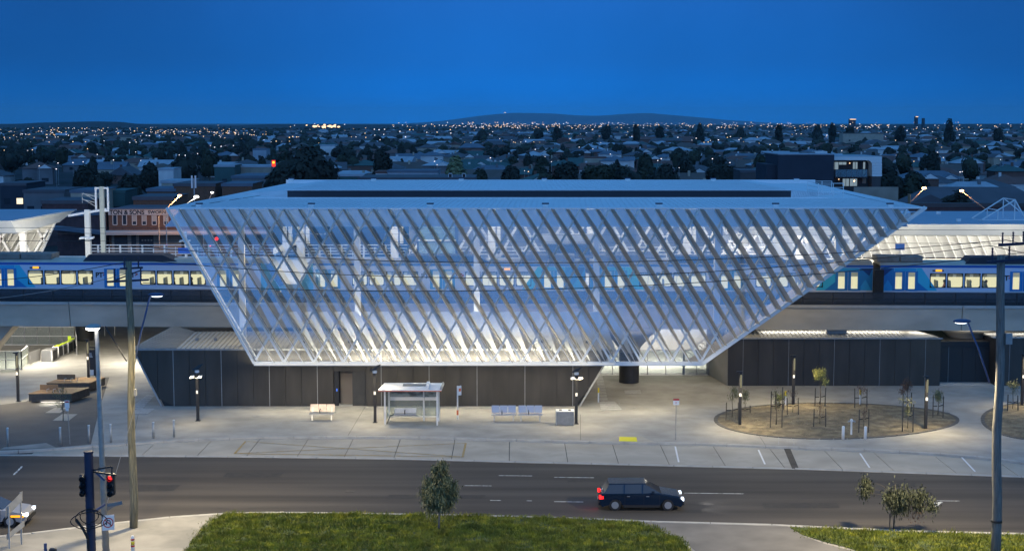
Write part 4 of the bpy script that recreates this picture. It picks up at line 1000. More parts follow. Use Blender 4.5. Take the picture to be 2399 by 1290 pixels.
B().bar((xr(0)+.03, BY-.03, 0), (xr(zt)+.03, BY-.03, zt), .10, .12).build('corner_trim', 'concrete_cap', ro, world=True)
B().prism([(xr(0)+.05, BY+.05, 0), (xr(zt)+.05, BY+.05, zt), (xr(zt)+.05, BY+8, zt), (xr(0)+.05, BY+8, 0)], (.03, 0, 0)).build('end_wall', 'concrete_cap', ro, world=True)
x1, x2 = bp(793, 900).x, bp(825, 900).x
B().box(d0+.02, x1, BY+.18, BY+.26, 0, dz-.02).build('door', 'black_metal', ro, world=True)
B().box(x2, d1-.02, BY+.18, BY+.26, 0, dz-.02).build('door', 'dark_column', ro, world=True)
B().box(x1+.01, x2-.01, BY+1.1, BY+1.19, 0, dz-.02).build('door', 'render_beige', ro, world=True)
B().box(x1, x2, BY, BY+.4, .004, .05).build('door_sill', 'concrete_cap', ro, world=True)
B().box(d0+.2, d0+.28, BY+.14, BY+.17, 1.1, 1.3).build('card_reader', 'blue_screen', ro, world=True)
# roof: hipped left end, ribbed sheets
r0, r1, r2, r3 = Vector((xl(zt)-.1, BY-.1, zt+.02)), PY(408, 764, 117), PY(455, 777, 117.4), Vector((bp(412, 818).x, BY-.1, zt+.05))
r1.z = max(r1.z, zt+.1)
B().add([r0, r3, r2, r1], [(0, 1, 2, 3)]).build('roof', 'corrugated', ro, world=True)
B().add([r3, (xr(zt)+.1, BY-.1, zt+.05), (xr(zt)+.1, 117.4, zt+.25), r2], [(0, 1, 2, 3)]).build('roof', 'corrugated_light', ro, world=True)
rbs = B()
for i in range(34):
    t = i/33; q0 = r0.lerp(r3, t); q1 = r1.lerp(r2, t); rbs.bar(q0+Vector((0, .05, .03)), q1+Vector((0, 0, .03)), .05, .06)
for i in range(92):
    t = i/91; rbs.bar(r3.lerp(Vector((xr(zt)+.1, BY-.1, zt+.05)), t)+Vector((0, .05, .03)), r2.lerp(Vector((xr(zt)+.1, 117.4, zt+.25)), t)+Vector((0, 0, .03)), .06, .06)
rbs.build('roof_rib', 'corrugated', ro, world=True, kind='stuff')
B().bar(r1, r0+Vector((0, .5, .02)), .18, .06).build('ridge_cap', 'concrete_cap', ro, world=True)
B().box(xl(zt)-.1, xr(zt)+.1, BY-.13, BY-.05, zt-.06, zt+.06).build('gutter', 'grey_steel', ro, world=True)
for px, py in ((461, 787), (505, 803)):
    p = PY(px, py, 112); B().box(p.x-.12, p.x+.12, 112, 112.2, zt+.1, zt+.3).build('roof_vent', 'grey_steel', ro, world=True)
# added floodlight housings; bare lamps added at the sill light the fin blades
for k in range(7):
    x = bp(700, 820).x+k*3.6
    f = thing('uplight', 'small floodlight on the dark building roof behind the facade sill', 'floodlight', (x, 110.6, zt+.1), group='floodlights behind the facade sill')
    B().box(-.16, .16, -.1, .1, .05, .2).build('housing', 'black_metal', f); B().box(-.12, .12, -.08, .08, .2, .215).build('lens', 'interior_dim', f)
    lamp('facade_lamp', 'AREA', (x-1.6, 107.3, 3.35), 430 if 1 < k < 6 else 150, (1, .93, .72), sx=3.5, sy=.15, aim=(0, .35, 1))
    lamp('facade_lamp', 'AREA', (x-1.6, 105.9, 3.35), 20, (1, .90, .66), sx=3.5, sy=.15, aim=(0, .3, 1))
for x in (11, 16): lamp('facade_lamp', 'AREA', (x, 105.9, 3.4), 16, (1, .90, .66), sx=4, sy=.15, aim=(0, .3, 1))
# right building
RY = 116.9
ro = thing('amenities_building', 'right dark metal-clad building behind the oval garden bed', 'building', (0, RY, 0))
rp = lambda px, py: PY(px, py, RY)
zt2 = rp(1950, 792).z; xa_, xb_, xc_, xd_ = rp(1705, 850).x, rp(2203, 850).x, rp(2332, 850).x, rp(2560, 850).x
B().box(xa_+.05, xb_, RY+.1, RY+12, 0, zt2-.02).build('wall', 'black_metal', ro, world=True)
B().box(xc_, xd_, RY+.1, RY+12, 0, zt2-.02).build('wall', 'black_metal', ro, world=True)
B().box(xb_+.005, xc_-.005, RY+1.6, RY+12, 0, zt2-.5).build('wall', 'black_metal', ro, world=True)
def panels(xa, xb, wd, y, z1, par, mt='dark_cladding'):
    n = max(1, round((xb-xa)/wd)); s = (xb-xa)/n
    for i in range(n): B().box(xa+i*s+.012, xa+(i+1)*s-.012, y-rnd.uniform(0, .012), y+.1, 0, z1).build('wall_panel', mt, par, world=True)
    for i in range(1, n, 3): B().box(xa+i*s-.015, xa+i*s+.015, y-.028, y+.02, 0, z1).build('joint_cover', 'grey_steel', par, world=True)
panels(xa_, xb_, 1.2, RY, zt2, ro); panels(xc_, xd_, 1.2, RY, zt2, ro)
panels(xb_, xc_, 1.1, RY+1.55, 2.9, ro, 'black_metal')
B().box(xb_, xc_, RY+.05, RY+1.5, .004, .03).build('door_sill', 'concrete_cap', ro, world=True)
sx, sy = rp(1683, 870).x, 120.6
B().prism([(xa_-.02, RY, 0), (sx-.2, 122.8, 0), (sx-.2, 122.8, zt2), (xa_-.02, RY, zt2)], (.03, .0, 0)).build('end_wall', 'rear_cladding', ro, world=True)
q = [(xa_-.2, RY-.12, zt2+.03), (rp(2135, 792).x, RY-.12, zt2+.03), (rp(2203, 792).x, RY+.5, zt2+.03), (rp(2130, 790).x, 121.3, zt2+.5), (xa_+1.0, 121.3, zt2+.5)]
B().add(q, [(0, 1, 2, 3, 4)]).build('roof', 'corrugated_light', ro, world=True)
rbs = B(); x = xa_
while x < rp(2130, 790).x: rbs.bar((x, RY-.1, zt2+.06), (x, 121.2, zt2+.53), .06, .06); x += .33
rbs.build('roof_rib', 'corrugated_light', ro, world=True, kind='stuff')
B().box(xa_-.2, xb_+.1, RY-.16, RY-.1, zt2-.05, zt2+.05).build('gutter', 'grey_steel', ro, world=True)
B().box(rp(1945, 780).x, rp(1992, 780).x, RY+1.2, RY+2.6, zt2+.2, zt2+.75).build('roof_box', 'concrete_cap', ro, world=True)
B().box(xc_-.3, xd_, RY-.1, 121, zt2+.01, zt2+.1).build('roof', 'corrugated', ro, world=True)
# lights under the viaduct
for x in (-52, -42, -32, -22, -8, 3, 13, 21, 31, 43, 55):
    ro = thing('ceiling_light', 'batten light fixed beneath the viaduct', 'ceiling light', (x, 126.5, 4.62), group='batten lights beneath the viaduct')
    B().box(-1, 1, -.1, .1, .06, .14).build('housing', 'white_steel', ro); B().box(-1, 1, -.08, .08, 0, .055).build('diffuser', 'lamp_white', ro)
    if x > 28: lamp('soffit_lamp', 'AREA', (x-5, 118.7, 4.43), 110, (1, .95, .85), sx=11.5, sy=.35)
    elif x < -20 or x > 2: lamp('soffit_lamp', 'AREA', (x, 127.5, 4.5), 1000 if x > 2 else 1050, (1, .93, .80), sx=7 if x > 2 else 3, sy=2.5 if x > 2 else 1)
# pale wall at the back of the concourse
tag(B().box(-68, -22, 152, 152.3, 0, 4.0).build('concourse_wall', 'render_beige'), 'beige wall at the back of the left concourse beyond the ticket gates', 'wall')
tag(B().box(5.5, 21.3, 134, 134.3, 0, 4.5).build('concourse_wall', 'white_paint'), 'bright pale wall at the back of the entrance behind the round pier', 'wall')
# glazed screen of the entrance
ro = thing('glass_screen', 'low glass screen with dark posts across the entrance behind the round pier', 'glass screen', (0, 0, 0))
GY = GZ(1500, 877).y
gx = [(p-W2)/F*(GY*.9947+2) for p in (1400, 1435, 1517, 1560, 1602, 1632, 1660, 1686)]
for a, c in zip(gx, gx[1:]): B().box(a+.05, c-.05, GY, GY+.03, .12, 2.0).build('pane', 'clear_glass', ro)
for k, a in enumerate(gx): B().box(a-.035 if k != 4 else a-.09, a+.035 if k != 4 else a+.09, GY-.04, GY+.06, 0, 2.1).build('post', 'grey_steel', ro)
for z in (.08, 2.06): B().box(gx[0], gx[-1], GY-.03, GY+.05, z-.03, z+.03).build('rail', 'grey_steel', ro)
# stair flight
ro = thing('staircase', 'steel staircase with open treads and white handrails right of the round pier', 'staircase', (0, 0, 0))
s0, s1 = PY(1600, 846, 124), PY(1682, 792, 124)
n = 11
for k in range(n):
    p = s0.lerp(s1, k/(n-1)); B().box(p.x-.18, p.x+.18, 123.2, 125.6, p.z, p.z+.05).build('tread', 'white_steel', ro)
for y in (123.15, 125.65): B().bar((s0.x, y, s0.z-.15), (s1.x, y, s1.z-.15), .08, .3).build('stringer', 'grey_steel', ro); B().bar((s0.x, y, s0.z+.95), (s1.x, y, s1.z+.95), .06).build('handrail', 'white_steel', ro)
for k in range(0, 22):
    p = s0.lerp(s1, k/21); B().box(p.x-.015, p.x+.015, 123.14, 123.17, p.z-.1, p.z+.95).build('baluster', 'white_steel', ro)
# ================================================================ TICKET GATES AND GLASS FENCES AT LEFT
ro = thing('glass_fence', 'long glass fence with white rails behind the ticket gates', 'glass fence', (0, 0, 0))
a, c = GZ(-60, 808), GZ(176, 808)
def fence(par, a, c, h, n, m='clear_glass', rails=(0, .5, 1), post='grey_steel'):
    d = c-a
    for i in range(n):
        p, q = a+d*(i/n), a+d*((i+1)/n); e = (q-p).normalized()*.05
        B().prism([p+e+Vector((0, 0, .1)), q-e+Vector((0, 0, .1)), q-e+Vector((0, 0, h)), p+e+Vector((0, 0, h))], (0, .03, 0)).build('pane', m, par)
    for i in range(n+1):
        p = a+d*(i/n); B().box(p.x-.04, p.x+.04, p.y-.04, p.y+.04, 0, h).build('post', post, par)
    for r in rails: B().bar(a+Vector((0, -.05, max(.05, h*r))), c+Vector((0, -.05, max(.05, h*r))), .06).build('rail', 'white_steel', par)
fence(ro, a, c, 1.75, 8)
fence(ro, c, GZ(179, 830)+Vector((.05, 0, 0)), 1.75, 1)
ro = thing('glass_fence', 'nearer glass fence with dark posts at the left edge below the ticket gates', 'glass fence', (0, 0, 0))
fence(ro, GZ(-60, 867), GZ(51, 865), 1.6, 3, rails=(0, .55, 1))
fence(ro, GZ(51, 865), GZ(66, 852), 1.6, 1, rails=(.55, 1))
ro = thing('gate_screen', 'grey panel with a yellow notice between the glass fence and the ticket gates', 'gate', (0, 0, 0))
def panel_between(p, q, z0, z1, name, m, par, off=0):
    return B().prism([p+Vector((0, off, z0)), q+Vector((0, off, z0)), q+Vector((0, off, z1)), p+Vector((0, off, z1))], (0, .04, 0)).build(name, m, par)
panel_between(GZ(68, 856), GZ(95, 846), .1, 1.15, 'panel', 'steel', ro)
panel_between(GZ(69, 855.5), GZ(78.5, 851.5), .2, 1.1, 'notice', 'yellow_paint', ro, -.06); panel_between(GZ(71, 855), GZ(76.5, 852.3), .5, .85, 'notice', 'white_paint', ro, -.09)
def gate(px, py, label, lime=True, w=1.0):
    p = GZ(px, py); ro = thing('ticket_gate', label, 'ticket gate', p, 0, 'ticket gates in a row')
    B().box(-w/2, w/2, 0, 1.6, 0, 1.02).build('cabinet', 'steel', ro, bevel=.03)
    B().box(w/2-.12, w/2+.01, -.015, 0, .05, .98).build('front_edge', 'white_steel', ro)
    B().box(w/2+.005, w/2+.02, .2, 1.3, .1, .9).build('side_panel', 'black_metal', ro)
    if lime: B().box(-.15, w/2-.05, .05, 1.2, 1.025, 1.04).build('reader', 'lime_panel', ro)
    return ro
gate(110, 847, 'nearest wide ticket gate cabinet beside the yellow notice', False, 1.0); gate(130, 838, 'second ticket gate from the yellow notice', w=.6); gate(143, 833, 'third ticket gate from the yellow notice', w=.45)
gate(155, 828, 'fourth ticket gate from the yellow notice', w=.45); gate(165, 822, 'farthest ticket gate with a lime green panel on its side', w=.3)
p = GZ(164, 816); tag(B().box(p.x-.15, p.x+.15, p.y-.1, p.y-.05, .55, 1.2).build('lime_board', 'lime_panel'), 'lime green panel at the far end of the ticket gates', 'board')
ro = thing('barrier_sign', 'small orange-topped barrier standing beyond the pier and the gates', 'barrier', GZ(257, 786))
for s in (-.5, .5): B().box(s-.03, s+.03, 0, .05, 0, 1.4).build('leg', 'white_steel', ro)
B().box(-.4, .4, -.03, .05, 1.1, 1.45).build('board', 'orange_paint', ro)
# timber platform seats with glowing undersides
def deck_seat(px0, px1, pyf, dpx, label, h=.75):
    a, c = GZ(px0, pyf), GZ(px1, pyf); dp = 2.6; ro = thing('timber_bench', label, 'timber bench', a)
    L_ = c.x-a.x; sh = dpx/33.0
    B().prism([(0, 0, .12), (L_, 0, .12), (L_+sh, dp, .12), (sh, dp, .12)], (0, 0, h-.2)).build('base', 'bench_base', ro)
    n = 9
    for k in range(n):
        t0, t1 = k/n, (k+.9)/n
        B().prism([(sh*t0-.03, dp*t0, h-.08), (L_+sh*t0+.03, dp*t0, h-.08), (L_+sh*t1+.03, dp*t1, h-.08), (sh*t1-.03, dp*t1, h-.08)], (0, 0, .07)).build('plank', 'bench_wood', ro)
    bx = sh*.3+L_*.12; 
    B().box(bx, bx+L_*.42, dp*.35, dp*.35+.08, h+.1, h+.5).build('backrest', 'bench_wood', ro)
    for k in range(3):
        x = bx+L_*(.2+.15*k); B().tube([(x, dp*.2, h), (x, dp*.2-.02, h+.22), (x+.15, dp*.2+.1, h+.24)], .03, 6).build('armrest', 'steel', ro)
    B().box(L_*.25, L_*.8, .25, 1.2, .02, .1).build('under_light', glow('under_light', (1, .96, .85), 1.5), ro)
    lamp('seat_lamp', 'AREA', (a.x+L_*.52, a.y-.12, .33), 26, (1, .96, .82), sx=L_*.4, sy=.1, aim=(0, -.6, -1))
deck_seat(68, 168, 944, 20, 'nearer timber platform seat with a glow beneath it, left plaza'); deck_seat(110, 211, 918, 16, 'farther timber platform seat with a glow beneath it, behind the first')
# ================================================================ POSTS AND STREET FURNITURE
def post_light(px, pyb, pyt, label, power=600, cam=False, head='panel', w=.2):
    p = GZ(px, pyb); h = PY(px, pyt, p.y).z; ro = thing('light_post', label, 'light post', p)
    B().box(-w/2, w/2, -w/2, w/2, 0, h-.05).build('post', 'black_metal', ro, bevel=.02); B().box(-w*.8, w*.8, -w*.8, w*.8, .003, .04).build('base_plate', 'black_metal', ro)
    if head == 'panel':
        B().prism([(-.32, -.25, h+.05), (.05, -.25, h+.12), (.42, .1, h+.42), (.05, .1, h+.3)], (0, .12, .05)).build('lamp_head', 'black_metal', ro); B().lathe((0, 0, h-.12), [(.16, 0), (.16, .16)], 12).build('collar', 'white_paint', ro)
    else:
        B().box(-w/2-.16, w/2+.03, -.1, .12, h-.04, h+.03).build('lamp_head', 'black_metal', ro); B().box(-.02, w/2-.02, -w/2-.02, -w/2-.003, h-1.1, h-.2).build('lens', 'interior_dim', ro)
    B().box(-.07, .07, -w/2-.03, -w/2-.002, h*.55, h*.55+.22).build('badge', 'white_paint', ro)
    if cam: cctv_cluster(ro, h-cam, .8, 2)
    lamp('post_lamp', 'AREA', (p.x+.1, p.y-1.0, h+.05), power*.085, (1, .82, .50), sx=.35, sy=.35, aim=(0, -.35, -1))
    return ro
post_light(464, 985, 868, 'black light post with a pair of white cameras in front of the left dark building', 1500, .42)
post_light(879, 989, 869, 'black light post with a tilted head beside the bus shelter', 1900)
post_light(1350, 992, 873, 'black light post with white cameras beside the slatted bin enclosure', 1900, .35)
post_light(43, 940, 826, 'black light post with a bent head at the far left of the plaza', 3200, head='side')
ps = post_light(208, 897, 795, 'black light post beside the tall information board near the ticket gates', 2600, head='side')
post_light(1733, 997, 870, 'black light post at the left end of the oval garden bed', 3600, head='lit')
post_light(1858, 948, 832, 'black light post standing behind the oval garden bed', 3000, head='lit')
post_light(2168, 1005, 881, 'black light post at the right end of the oval garden bed', 3600, head='lit')
post_light(2394, 952, 829, 'black light post close to the right edge of the photo', 3000, head='lit')
p = GZ(216, 885); ro = thing('information_board', 'tall narrow dark information board beside a black light post', 'sign', p)
B().box(-.28, .28, -.04, .04, .2, 2.35).build('board', 'shop_dark', ro)
for s in (-.32, .32): B().box(s-.04, s+.04, -.06, .06, 0, 2.6).build('leg', 'black_metal', ro)
B().box(-.28, .28, -.05, .05, 2.5, 2.6).build('frame', 'black_metal', ro); B().box(-.2, .15, -.06, -.045, .25, .7).build('label_plate', 'white_paint', ro)
for k in range(4): B().box(-.2, .1-.03*k, -.055, -.045, 1.75+.1*k, 1.79+.1*k).build('text_line', 'white_paint', ro)
# bollards
for px, pyb, pyt, lab in ((19, 1045, 1001, 'leftmost bollard, dark, beside the kerb ramp'), (142, 1043, 1000, 'steel bollard with a bright cap below the small plaza tree'), (209, 1037, 995, 'dark green-grey bollard left of the grey lamp column'),
        (260, 1036, 993, 'brownish bollard right of the grey lamp column'), (360, 1026, 988, 'first bollard right of the big wooden pole'), (408, 1023, 983, 'second bollard right of the big wooden pole')):
    p = GZ(px, pyb); h = PY(px, pyt, p.y).z; ro = thing('bollard', lab, 'bollard', p, group='steel bollards along the kerb')
    B().lathe((0, 0, 0), [(.075, 0), (.075, h-.04)], 12).build('post', 'galvanised', ro, smooth=True); B().lathe((0, 0, h-.038), [(.08, 0), (.08, .03), (.05, .045)], 12).build('cap', 'white_paint', ro, smooth=True)
for px, pyb, pyt, lab in ((1975, 1028, 997, 'white bollard left of the hydrant'), (2027, 1029, 998, 'white bollard right of the hydrant')):
    p = GZ(px, pyb); h = PY(px, pyt, p.y).z; o = B().lathe(p, [(.1, 0), (.1, h-.05), (.06, h)], 12).build('bollard', 'white_paint', smooth=True); tag(o, lab, 'bollard', 'white bollards guarding the hydrant')
p = GZ(1994, 1020); ro = thing('fire_hydrant', 'white standpipe hydrant between the two white bollards', 'hydrant', p)
B().lathe((0, 0, 0), [(.09, 0), (.07, .1), (.06, .95), (.1, 1.0), (.1, 1.1), (.04, 1.16)], 12).build('pipe', 'white_paint', ro, smooth=True)
for s in (-1, 1): B().tube([(0, 0, 1.02), (s*.2, -.02, 1.0), (s*.24, -.02, .94)], .05, 8).build('outlet', 'galvanised', ro)
# marker posts
for px, pyb, lab in ((1402, 942, 'yellow-topped white marker post beside the slanting end of the left dark building'), (1840, 950, 'yellow-topped white marker post behind the oval bed'), (2015, 947, 'yellow-topped marker post behind the middle of the oval bed')):
    p = GZ(px, pyb); ro = thing('marker_post', lab, 'marker post', p)
    B().box(-.05, .05, -.04, .04, 0, .75).build('post', 'white_paint', ro); B().box(-.06, .06, -.05, .05, .752, 1.12).build('marker', 'yellow_paint', ro)
# steel benches
def bench(px0, px1, py, label, m_back='steel', m_seat='steel', h=.45, bk=.95):
    a, c = GZ(px0, py), GZ(px1, py); L_ = c.x-a.x; ro = thing('bench', label, 'bench', ((a.x+c.x)/2, a.y, 0))
    for s in (-1, 1): B().bar((s*(L_/2-.2), -.1, 0), (s*(L_/2-.2), .05, h-.05), .06).build('leg', m_seat, ro); B().bar((s*(L_/2-.2), .3, h), (s*(L_/2-.2), .45, bk-.1), .05).build('bracket', m_seat, ro)
    for k in range(4): B().box(-L_/2, L_/2, -.22+k*.15, -.1+k*.15, h, h+.04).build('seat_slat', m_seat, ro)
    for k in range(3):
        x = -L_/2+L_*k/3; B().prism([(x+.02, .36, h+.1), (x+L_/3-.02, .36, h+.1), (x+L_/3-.02, .52, bk+.08), (x+.02, .52, bk+.08)], (0, .04, 0)).build('backrest', m_back, ro)
    B().tube([(-.12, -.1, h+.05), (-.12, -.15, h+.28), (-.12, .3, h+.3)], .03, 6).build('armrest', 'black_metal', ro)
    return ro
mk('bench_copper', (.55, .42, .33), .35, metal=.5, var=.2, vs=2); mk('bench_bluish', (.42, .43, .47), .4, metal=.4)
bench(725, 783, 983, 'steel bench with warm copper-toned backrest left of the bus shelter', 'bench_copper')
bench(1151, 1209, 986, 'left one of two bluish steel benches between bus stop flag and bin', 'bench_bluish', 'bench_bluish'); bench(1214, 1271, 986, 'right one of two bluish steel benches, next to the bin', 'bench_bluish', 'bench_bluish')
# slatted bin enclosure
p = GZ(1324, 997); ro = thing('bin_enclosure', 'grey slatted double bin enclosure beside the black light post', 'bin enclosure', p)
B().box(-.56, .56, .03, .75, .05, .98).build('bin', 'dark_paving', ro)
for k in range(16): B().box(-.6+k*.075, -.55+k*.075, -.02, .02, .04, 1.0).build('slat', 'galvanised', ro)
for k in range(8): B().box(-.64, -.6, .05+k*.095, .1+k*.095, .04, 1.0).build('slat', 'galvanised', ro); B().box(.6, .64, .05+k*.095, .1+k*.095, .04, 1.0).build('slat', 'galvanised', ro)
B().box(-.64, .64, -.03, .8, 1.0, 1.05).build('lid', 'white_steel', ro)
for s in (-.32, .32): B().lathe((s, .3, 1.052), [(.12, 0), (.09, .05)], 12).build('opening', 'black_metal', ro)
# bus shelter
a, c = GZ(902, 994), GZ(1024, 997)
ro = thing('bus_shelter', 'white roofed glass bus shelter with a red edge line', 'bus shelter', (a.x, a.y, 0)); w_ = c.x-a.x; zr = 2.45
fr = [(0, 0), (w_, -.2), (w_*.05, 1.35), (w_*.72, 1.35), (w_*1.01, 1.3)]
for x, y in fr: B().box(x-.05, x+.05, y-.05, y+.05, 0, zr-.02).build('post', 'white_steel', ro)
B().prism([(-.4, -.55, zr), (w_+.3, -.55, zr), (w_+.42, 1.55, zr+.12), (-.15, 1.55, zr+.12)], (0, 0, .12)).build('roof', 'white_paint', ro)
B().box(-.42, w_+.32, -.58, -.555, zr, zr+.05).build('edge_line', 'orange_paint', ro)
B().prism([(w_*.33, .5, zr+.185), (w_*.78, .5, zr+.185), (w_*.78, 1.15, zr+.225), (w_*.33, 1.15, zr+.225)], (0, 0, .02)).build('skylight', 'rear_cladding', ro)
B().prism([(w_*.78, -.5, zr+.13), (w_*.84, -.5, zr+.13), (w_*.84, 1.5, zr+.25), (w_*.78, 1.5, zr+.25)], (0, 0, .1)).build('cable_tray', 'white_paint', ro); B().prism([(w_+.2, -.5, zr+.13), (w_+.34, -.5, zr+.13), (w_+.4, 1.5, zr+.25), (w_+.3, 1.5, zr+.25)], (0, 0, .06)).build('gutter', 'grey_steel', ro)
K['frosted'] = clear('frosted', (.85, .9, .88), .68, .05, (.42, .45, .42), .1); K['etched'] = mat('etched', (.38, .41, .37), .6, c2=(.12, .13, .12), c2s=1.5, c2lo=.42, c2hi=.58, stretch=(1, 1, 2))
for x0, x1 in ((w_*.07, w_*.71), (w_*.74, w_*.97)):
    B().box(x0, x1, 1.34, 1.36, .35, 1.45).build('pane', 'frosted', ro); B().box(x0, x1, 1.34, 1.37, 1.75, 2.35).build('etched_panel', 'etched', ro); B().box(x0, x1, 1.335, 1.355, 1.47, 1.73).build('band', 'white_steel', ro); B().box(x0, x1, 1.33, 1.37, .28, .34).build('rail', 'white_steel', ro)
B().box(w_*.03, w_*.031+.02, .1, 1.25, .35, 2.3).build('pane', 'frosted', ro); B().box(w_, w_+.02, .0, 1.2, .35, 2.3).build('pane', 'frosted', ro)
B().prism([(w_*.15, .85, .5), (w_*.58, .85, .5), (w_*.58, 1.2, .5), (w_*.15, 1.2, .5)], (0, 0, .05)).build('seat', 'bench_bluish', ro); B().box(w_*.16, w_*.58, 1.2, 1.25, .58, .95).build('seat_back', 'white_steel', ro)
B().tube([(w_*.36, .95, .55), (w_*.36, .9, .8), (w_*.36, 1.2, .82)], .035, 6).build('armrest', 'black_metal', ro)
B().tube([(w_*.13, 1.1, .5), (w_*.08, .8, .45), (w_*.03, .3, 0)], .04, 6).build('brace', 'black_metal', ro)
# bus stop flag
p = GZ(1072, 981); h = PY(1072, 903, p.y).z; ro = thing('bus_stop_flag', 'slim bus stop pole with a small white and red flag sign', 'bus stop sign', p, R(35))
B().box(-.04, .04, -.03, .03, .66, h).build('post', 'white_steel', ro); B().box(-.05, .05, -.04, .04, 0, .3).build('post_foot', 'white_paint', ro); B().box(-.05, .05, -.04, .04, .3, .65).build('post_band', 'orange_paint', ro)
B().box(.045, .32, -.02, .02, h-.7, h-.02).build('sign_panel', 'white_paint', ro); B().box(.1, .28, -.03, -.021, h-.42, h-.2).build('emblem', 'orange_paint', ro)
# parking sign
p = GZ(1583, 1030); h = PY(1583, 933, p.y).z; ro = thing('parking_sign', 'thin pole with a small white sign topped by a red band on the pavement', 'parking sign', p)
B().tube([(0, 0, 0), (0, 0, h)], .03, 8).build('post', 'grey_steel', ro); B().box(-.2, .2, -.045, -.03, h-.42, h).build('sign_panel', 'white_paint', ro); B().box(-.2, .2, -.055, -.046, h-.12, h).build('band', 'signal_red_paint', ro)
text('P', 'lettering', 'signal_red_paint', .18, (-.05, -.052, h-.35), (pi/2, 0, 0), ro)
p = GZ(164, 1040); h = PY(158, 937, p.y).z; ro = thing('street_sign', 'thin pole with small white notice in front of the little plaza tree', 'street sign', p)
B().tube([(0, 0, 0), (-.1, 0, h)], .03, 8).build('post', 'grey_steel', ro); B().box(-.25, .05, -.05, -.03, h-.5, h).build('sign_panel', 'white_paint', ro); B().box(-.22, .02, -.06, -.051, h-.14, h-.04).build('band', 'signal_red_paint', ro); B().box(-.2, .0, -.05, -.03, h-.7, h-.52).build('sign_panel', 'white_paint', ro)
# ================================================================ UTILITY POLES AND WIRES
def pole(px_t, py_t, px_b, Y, r, label, m='pole_wood', z0=0):
    t = PY(px_t, py_t, Y); a = GZ(px_b, py_t); d0 = Y*cos(TH)+CH*sin(TH); bx = (px_b-W2)/F*d0
    ro = thing('utility_pole', label, 'utility pole', (bx, Y, z0)); n = 9
    pts = [(lerp(0, t.x-bx, k/n)+.05*sin(k*1.3), .04*sin(k*2.1), lerp(0, t.z, k/n)) for k in range(n+1)]
    B().tube(pts, r, 14, r2=r*.78).build('shaft', m, ro, smooth=True); return ro, t
YL = GZ(312, 1235).y
PL, tL = pole(303, 612, 313, YL, .205, 'tall greenish wooden utility pole at left, standing on the concrete path')
YR = GZ(2330, 1325).y
PR, tR = pole(2347, 597, 2331, YR, .235, 'tall wooden utility pole at right, reaching above the trains', 'grey_wood')
def rel(ro, v): return Vector(v)-ro.location
for (y0, y1) in ((1216, 1222),):
    z = PY(2330, 1219, YR).z; B().lathe((0, 0, z-.06), [(.275, 0), (.275, .1)], 14).build('band', 'black_metal', PR)
# crossarms, insulators
def crossarm(ro, c, dx, dy, w=.12, ins=3, zi=.3, m='navy_metal'):
    c = rel(ro, c); a, b_ = c-Vector((dx, dy, 0)), c+Vector((dx, dy, 0)); B().bar(a, b_, w).build('crossarm', m, ro)
    for k in range(ins):
        q = a.lerp(b_, (k+.3)/(ins-.4+1e-6) if ins > 1 else .5); b = B()
        b.lathe((q.x, q.y, q.z+.05), [(.03, 0)]+[(r_, z_) for j in range(5) for r_, z_ in ((.055, j*zi/5+.01), (.03, j*zi/5+.05))], 8); b.build('insulator', 'navy_metal', ro)
crossarm(PL, (tL.x-.1, YL, tL.z-1.0), .95, .5, .10, 2, .7); crossarm(PL, (tL.x+.1, YL, tL.z-.35), .5, .3, .1, 2, .6)
B().bar(rel(PL, (tL.x-.95, YL, tL.z-1.05)), rel(PL, (tL.x+.6, YL, tL.z-.45)), .07).build('brace', 'navy_metal', PL)
crossarm(PR, (tR.x+.35, YR, tR.z-.25), 1.35, 1.0, .11, 3, .7, 'navy_metal'); crossarm(PR, (tR.x+.5, YR, tR.z+.5), .8, .5, .12, 3, .6, 'navy_metal')
B().box(.05, .35, -.3, -.1, tR.z*.72, tR.z*.72+.5).build('equipment_box', 'grey_steel', PR)
B().box(.22, .34, -.1, .1, tL.z*.5, tL.z*.5+.35).build('equipment_box', 'grey_steel', PL)
mk('cobra_blue', (.05, .08, .17), .5)
def street_arm(ro, p0, p1, head_dir, lab, power, steelm='cobra_blue'):
    """p0, p1 world ends of the arm; head hangs at p1"""
    a, c = rel(ro, p0), rel(ro, p1); m_ = a.lerp(c, .5)+Vector((0, 0, .15)); B().tube([a, m_, c], .05, 8).build('lamp_arm', steelm, ro, smooth=True)
    hd = Vector(head_dir).normalized(); b = B()
    b.blob(c+hd*.3, .2, 2, 0, 1, (2.2, 1.1, .55)); h_ = b.build('lamp_head', steelm, ro, smooth=True)
    B().blob(c+hd*.34+Vector((0, -.02, -.07)), .16, 2, 0, 1, (2.0, .95, .45)).build('lens', 'lamp_cool', h_, smooth=True)
    w0 = p1+hd*.3
    lamp('street_lamp_light', 'SPOT', (w0.x+hd.x*.9, w0.y+1.3, w0.z-.3), power, (1, .82, .52), size=.25, aim=(hd.x*.3, .0, -1), cone=152, blend=.35)
street_arm(PL, PY(311, 868, YL), PY(352, 692, YL+1.5), (1, .1, .15), 'l', 9500)
street_arm(PR, PY(2318, 896, YR), PY(2268, 757, YR+1.0), (-1, .1, .35), 'r', 12500)
B().bar(rel(PL, PY(297, 846, YL)), rel(PL, PY(246, 764, YL)), .06).build('stay', 'black_metal', PL)
B().tube([rel(PL, PY(318, 950, YL-.1)), rel(PL, PY(250, 1180, YL-2.0))], .012, 5).build('stay_wire', 'grey_steel', PL)
mk('lamp_column_grey', (.30, .29, .26), .6, var=.15, vs=4)
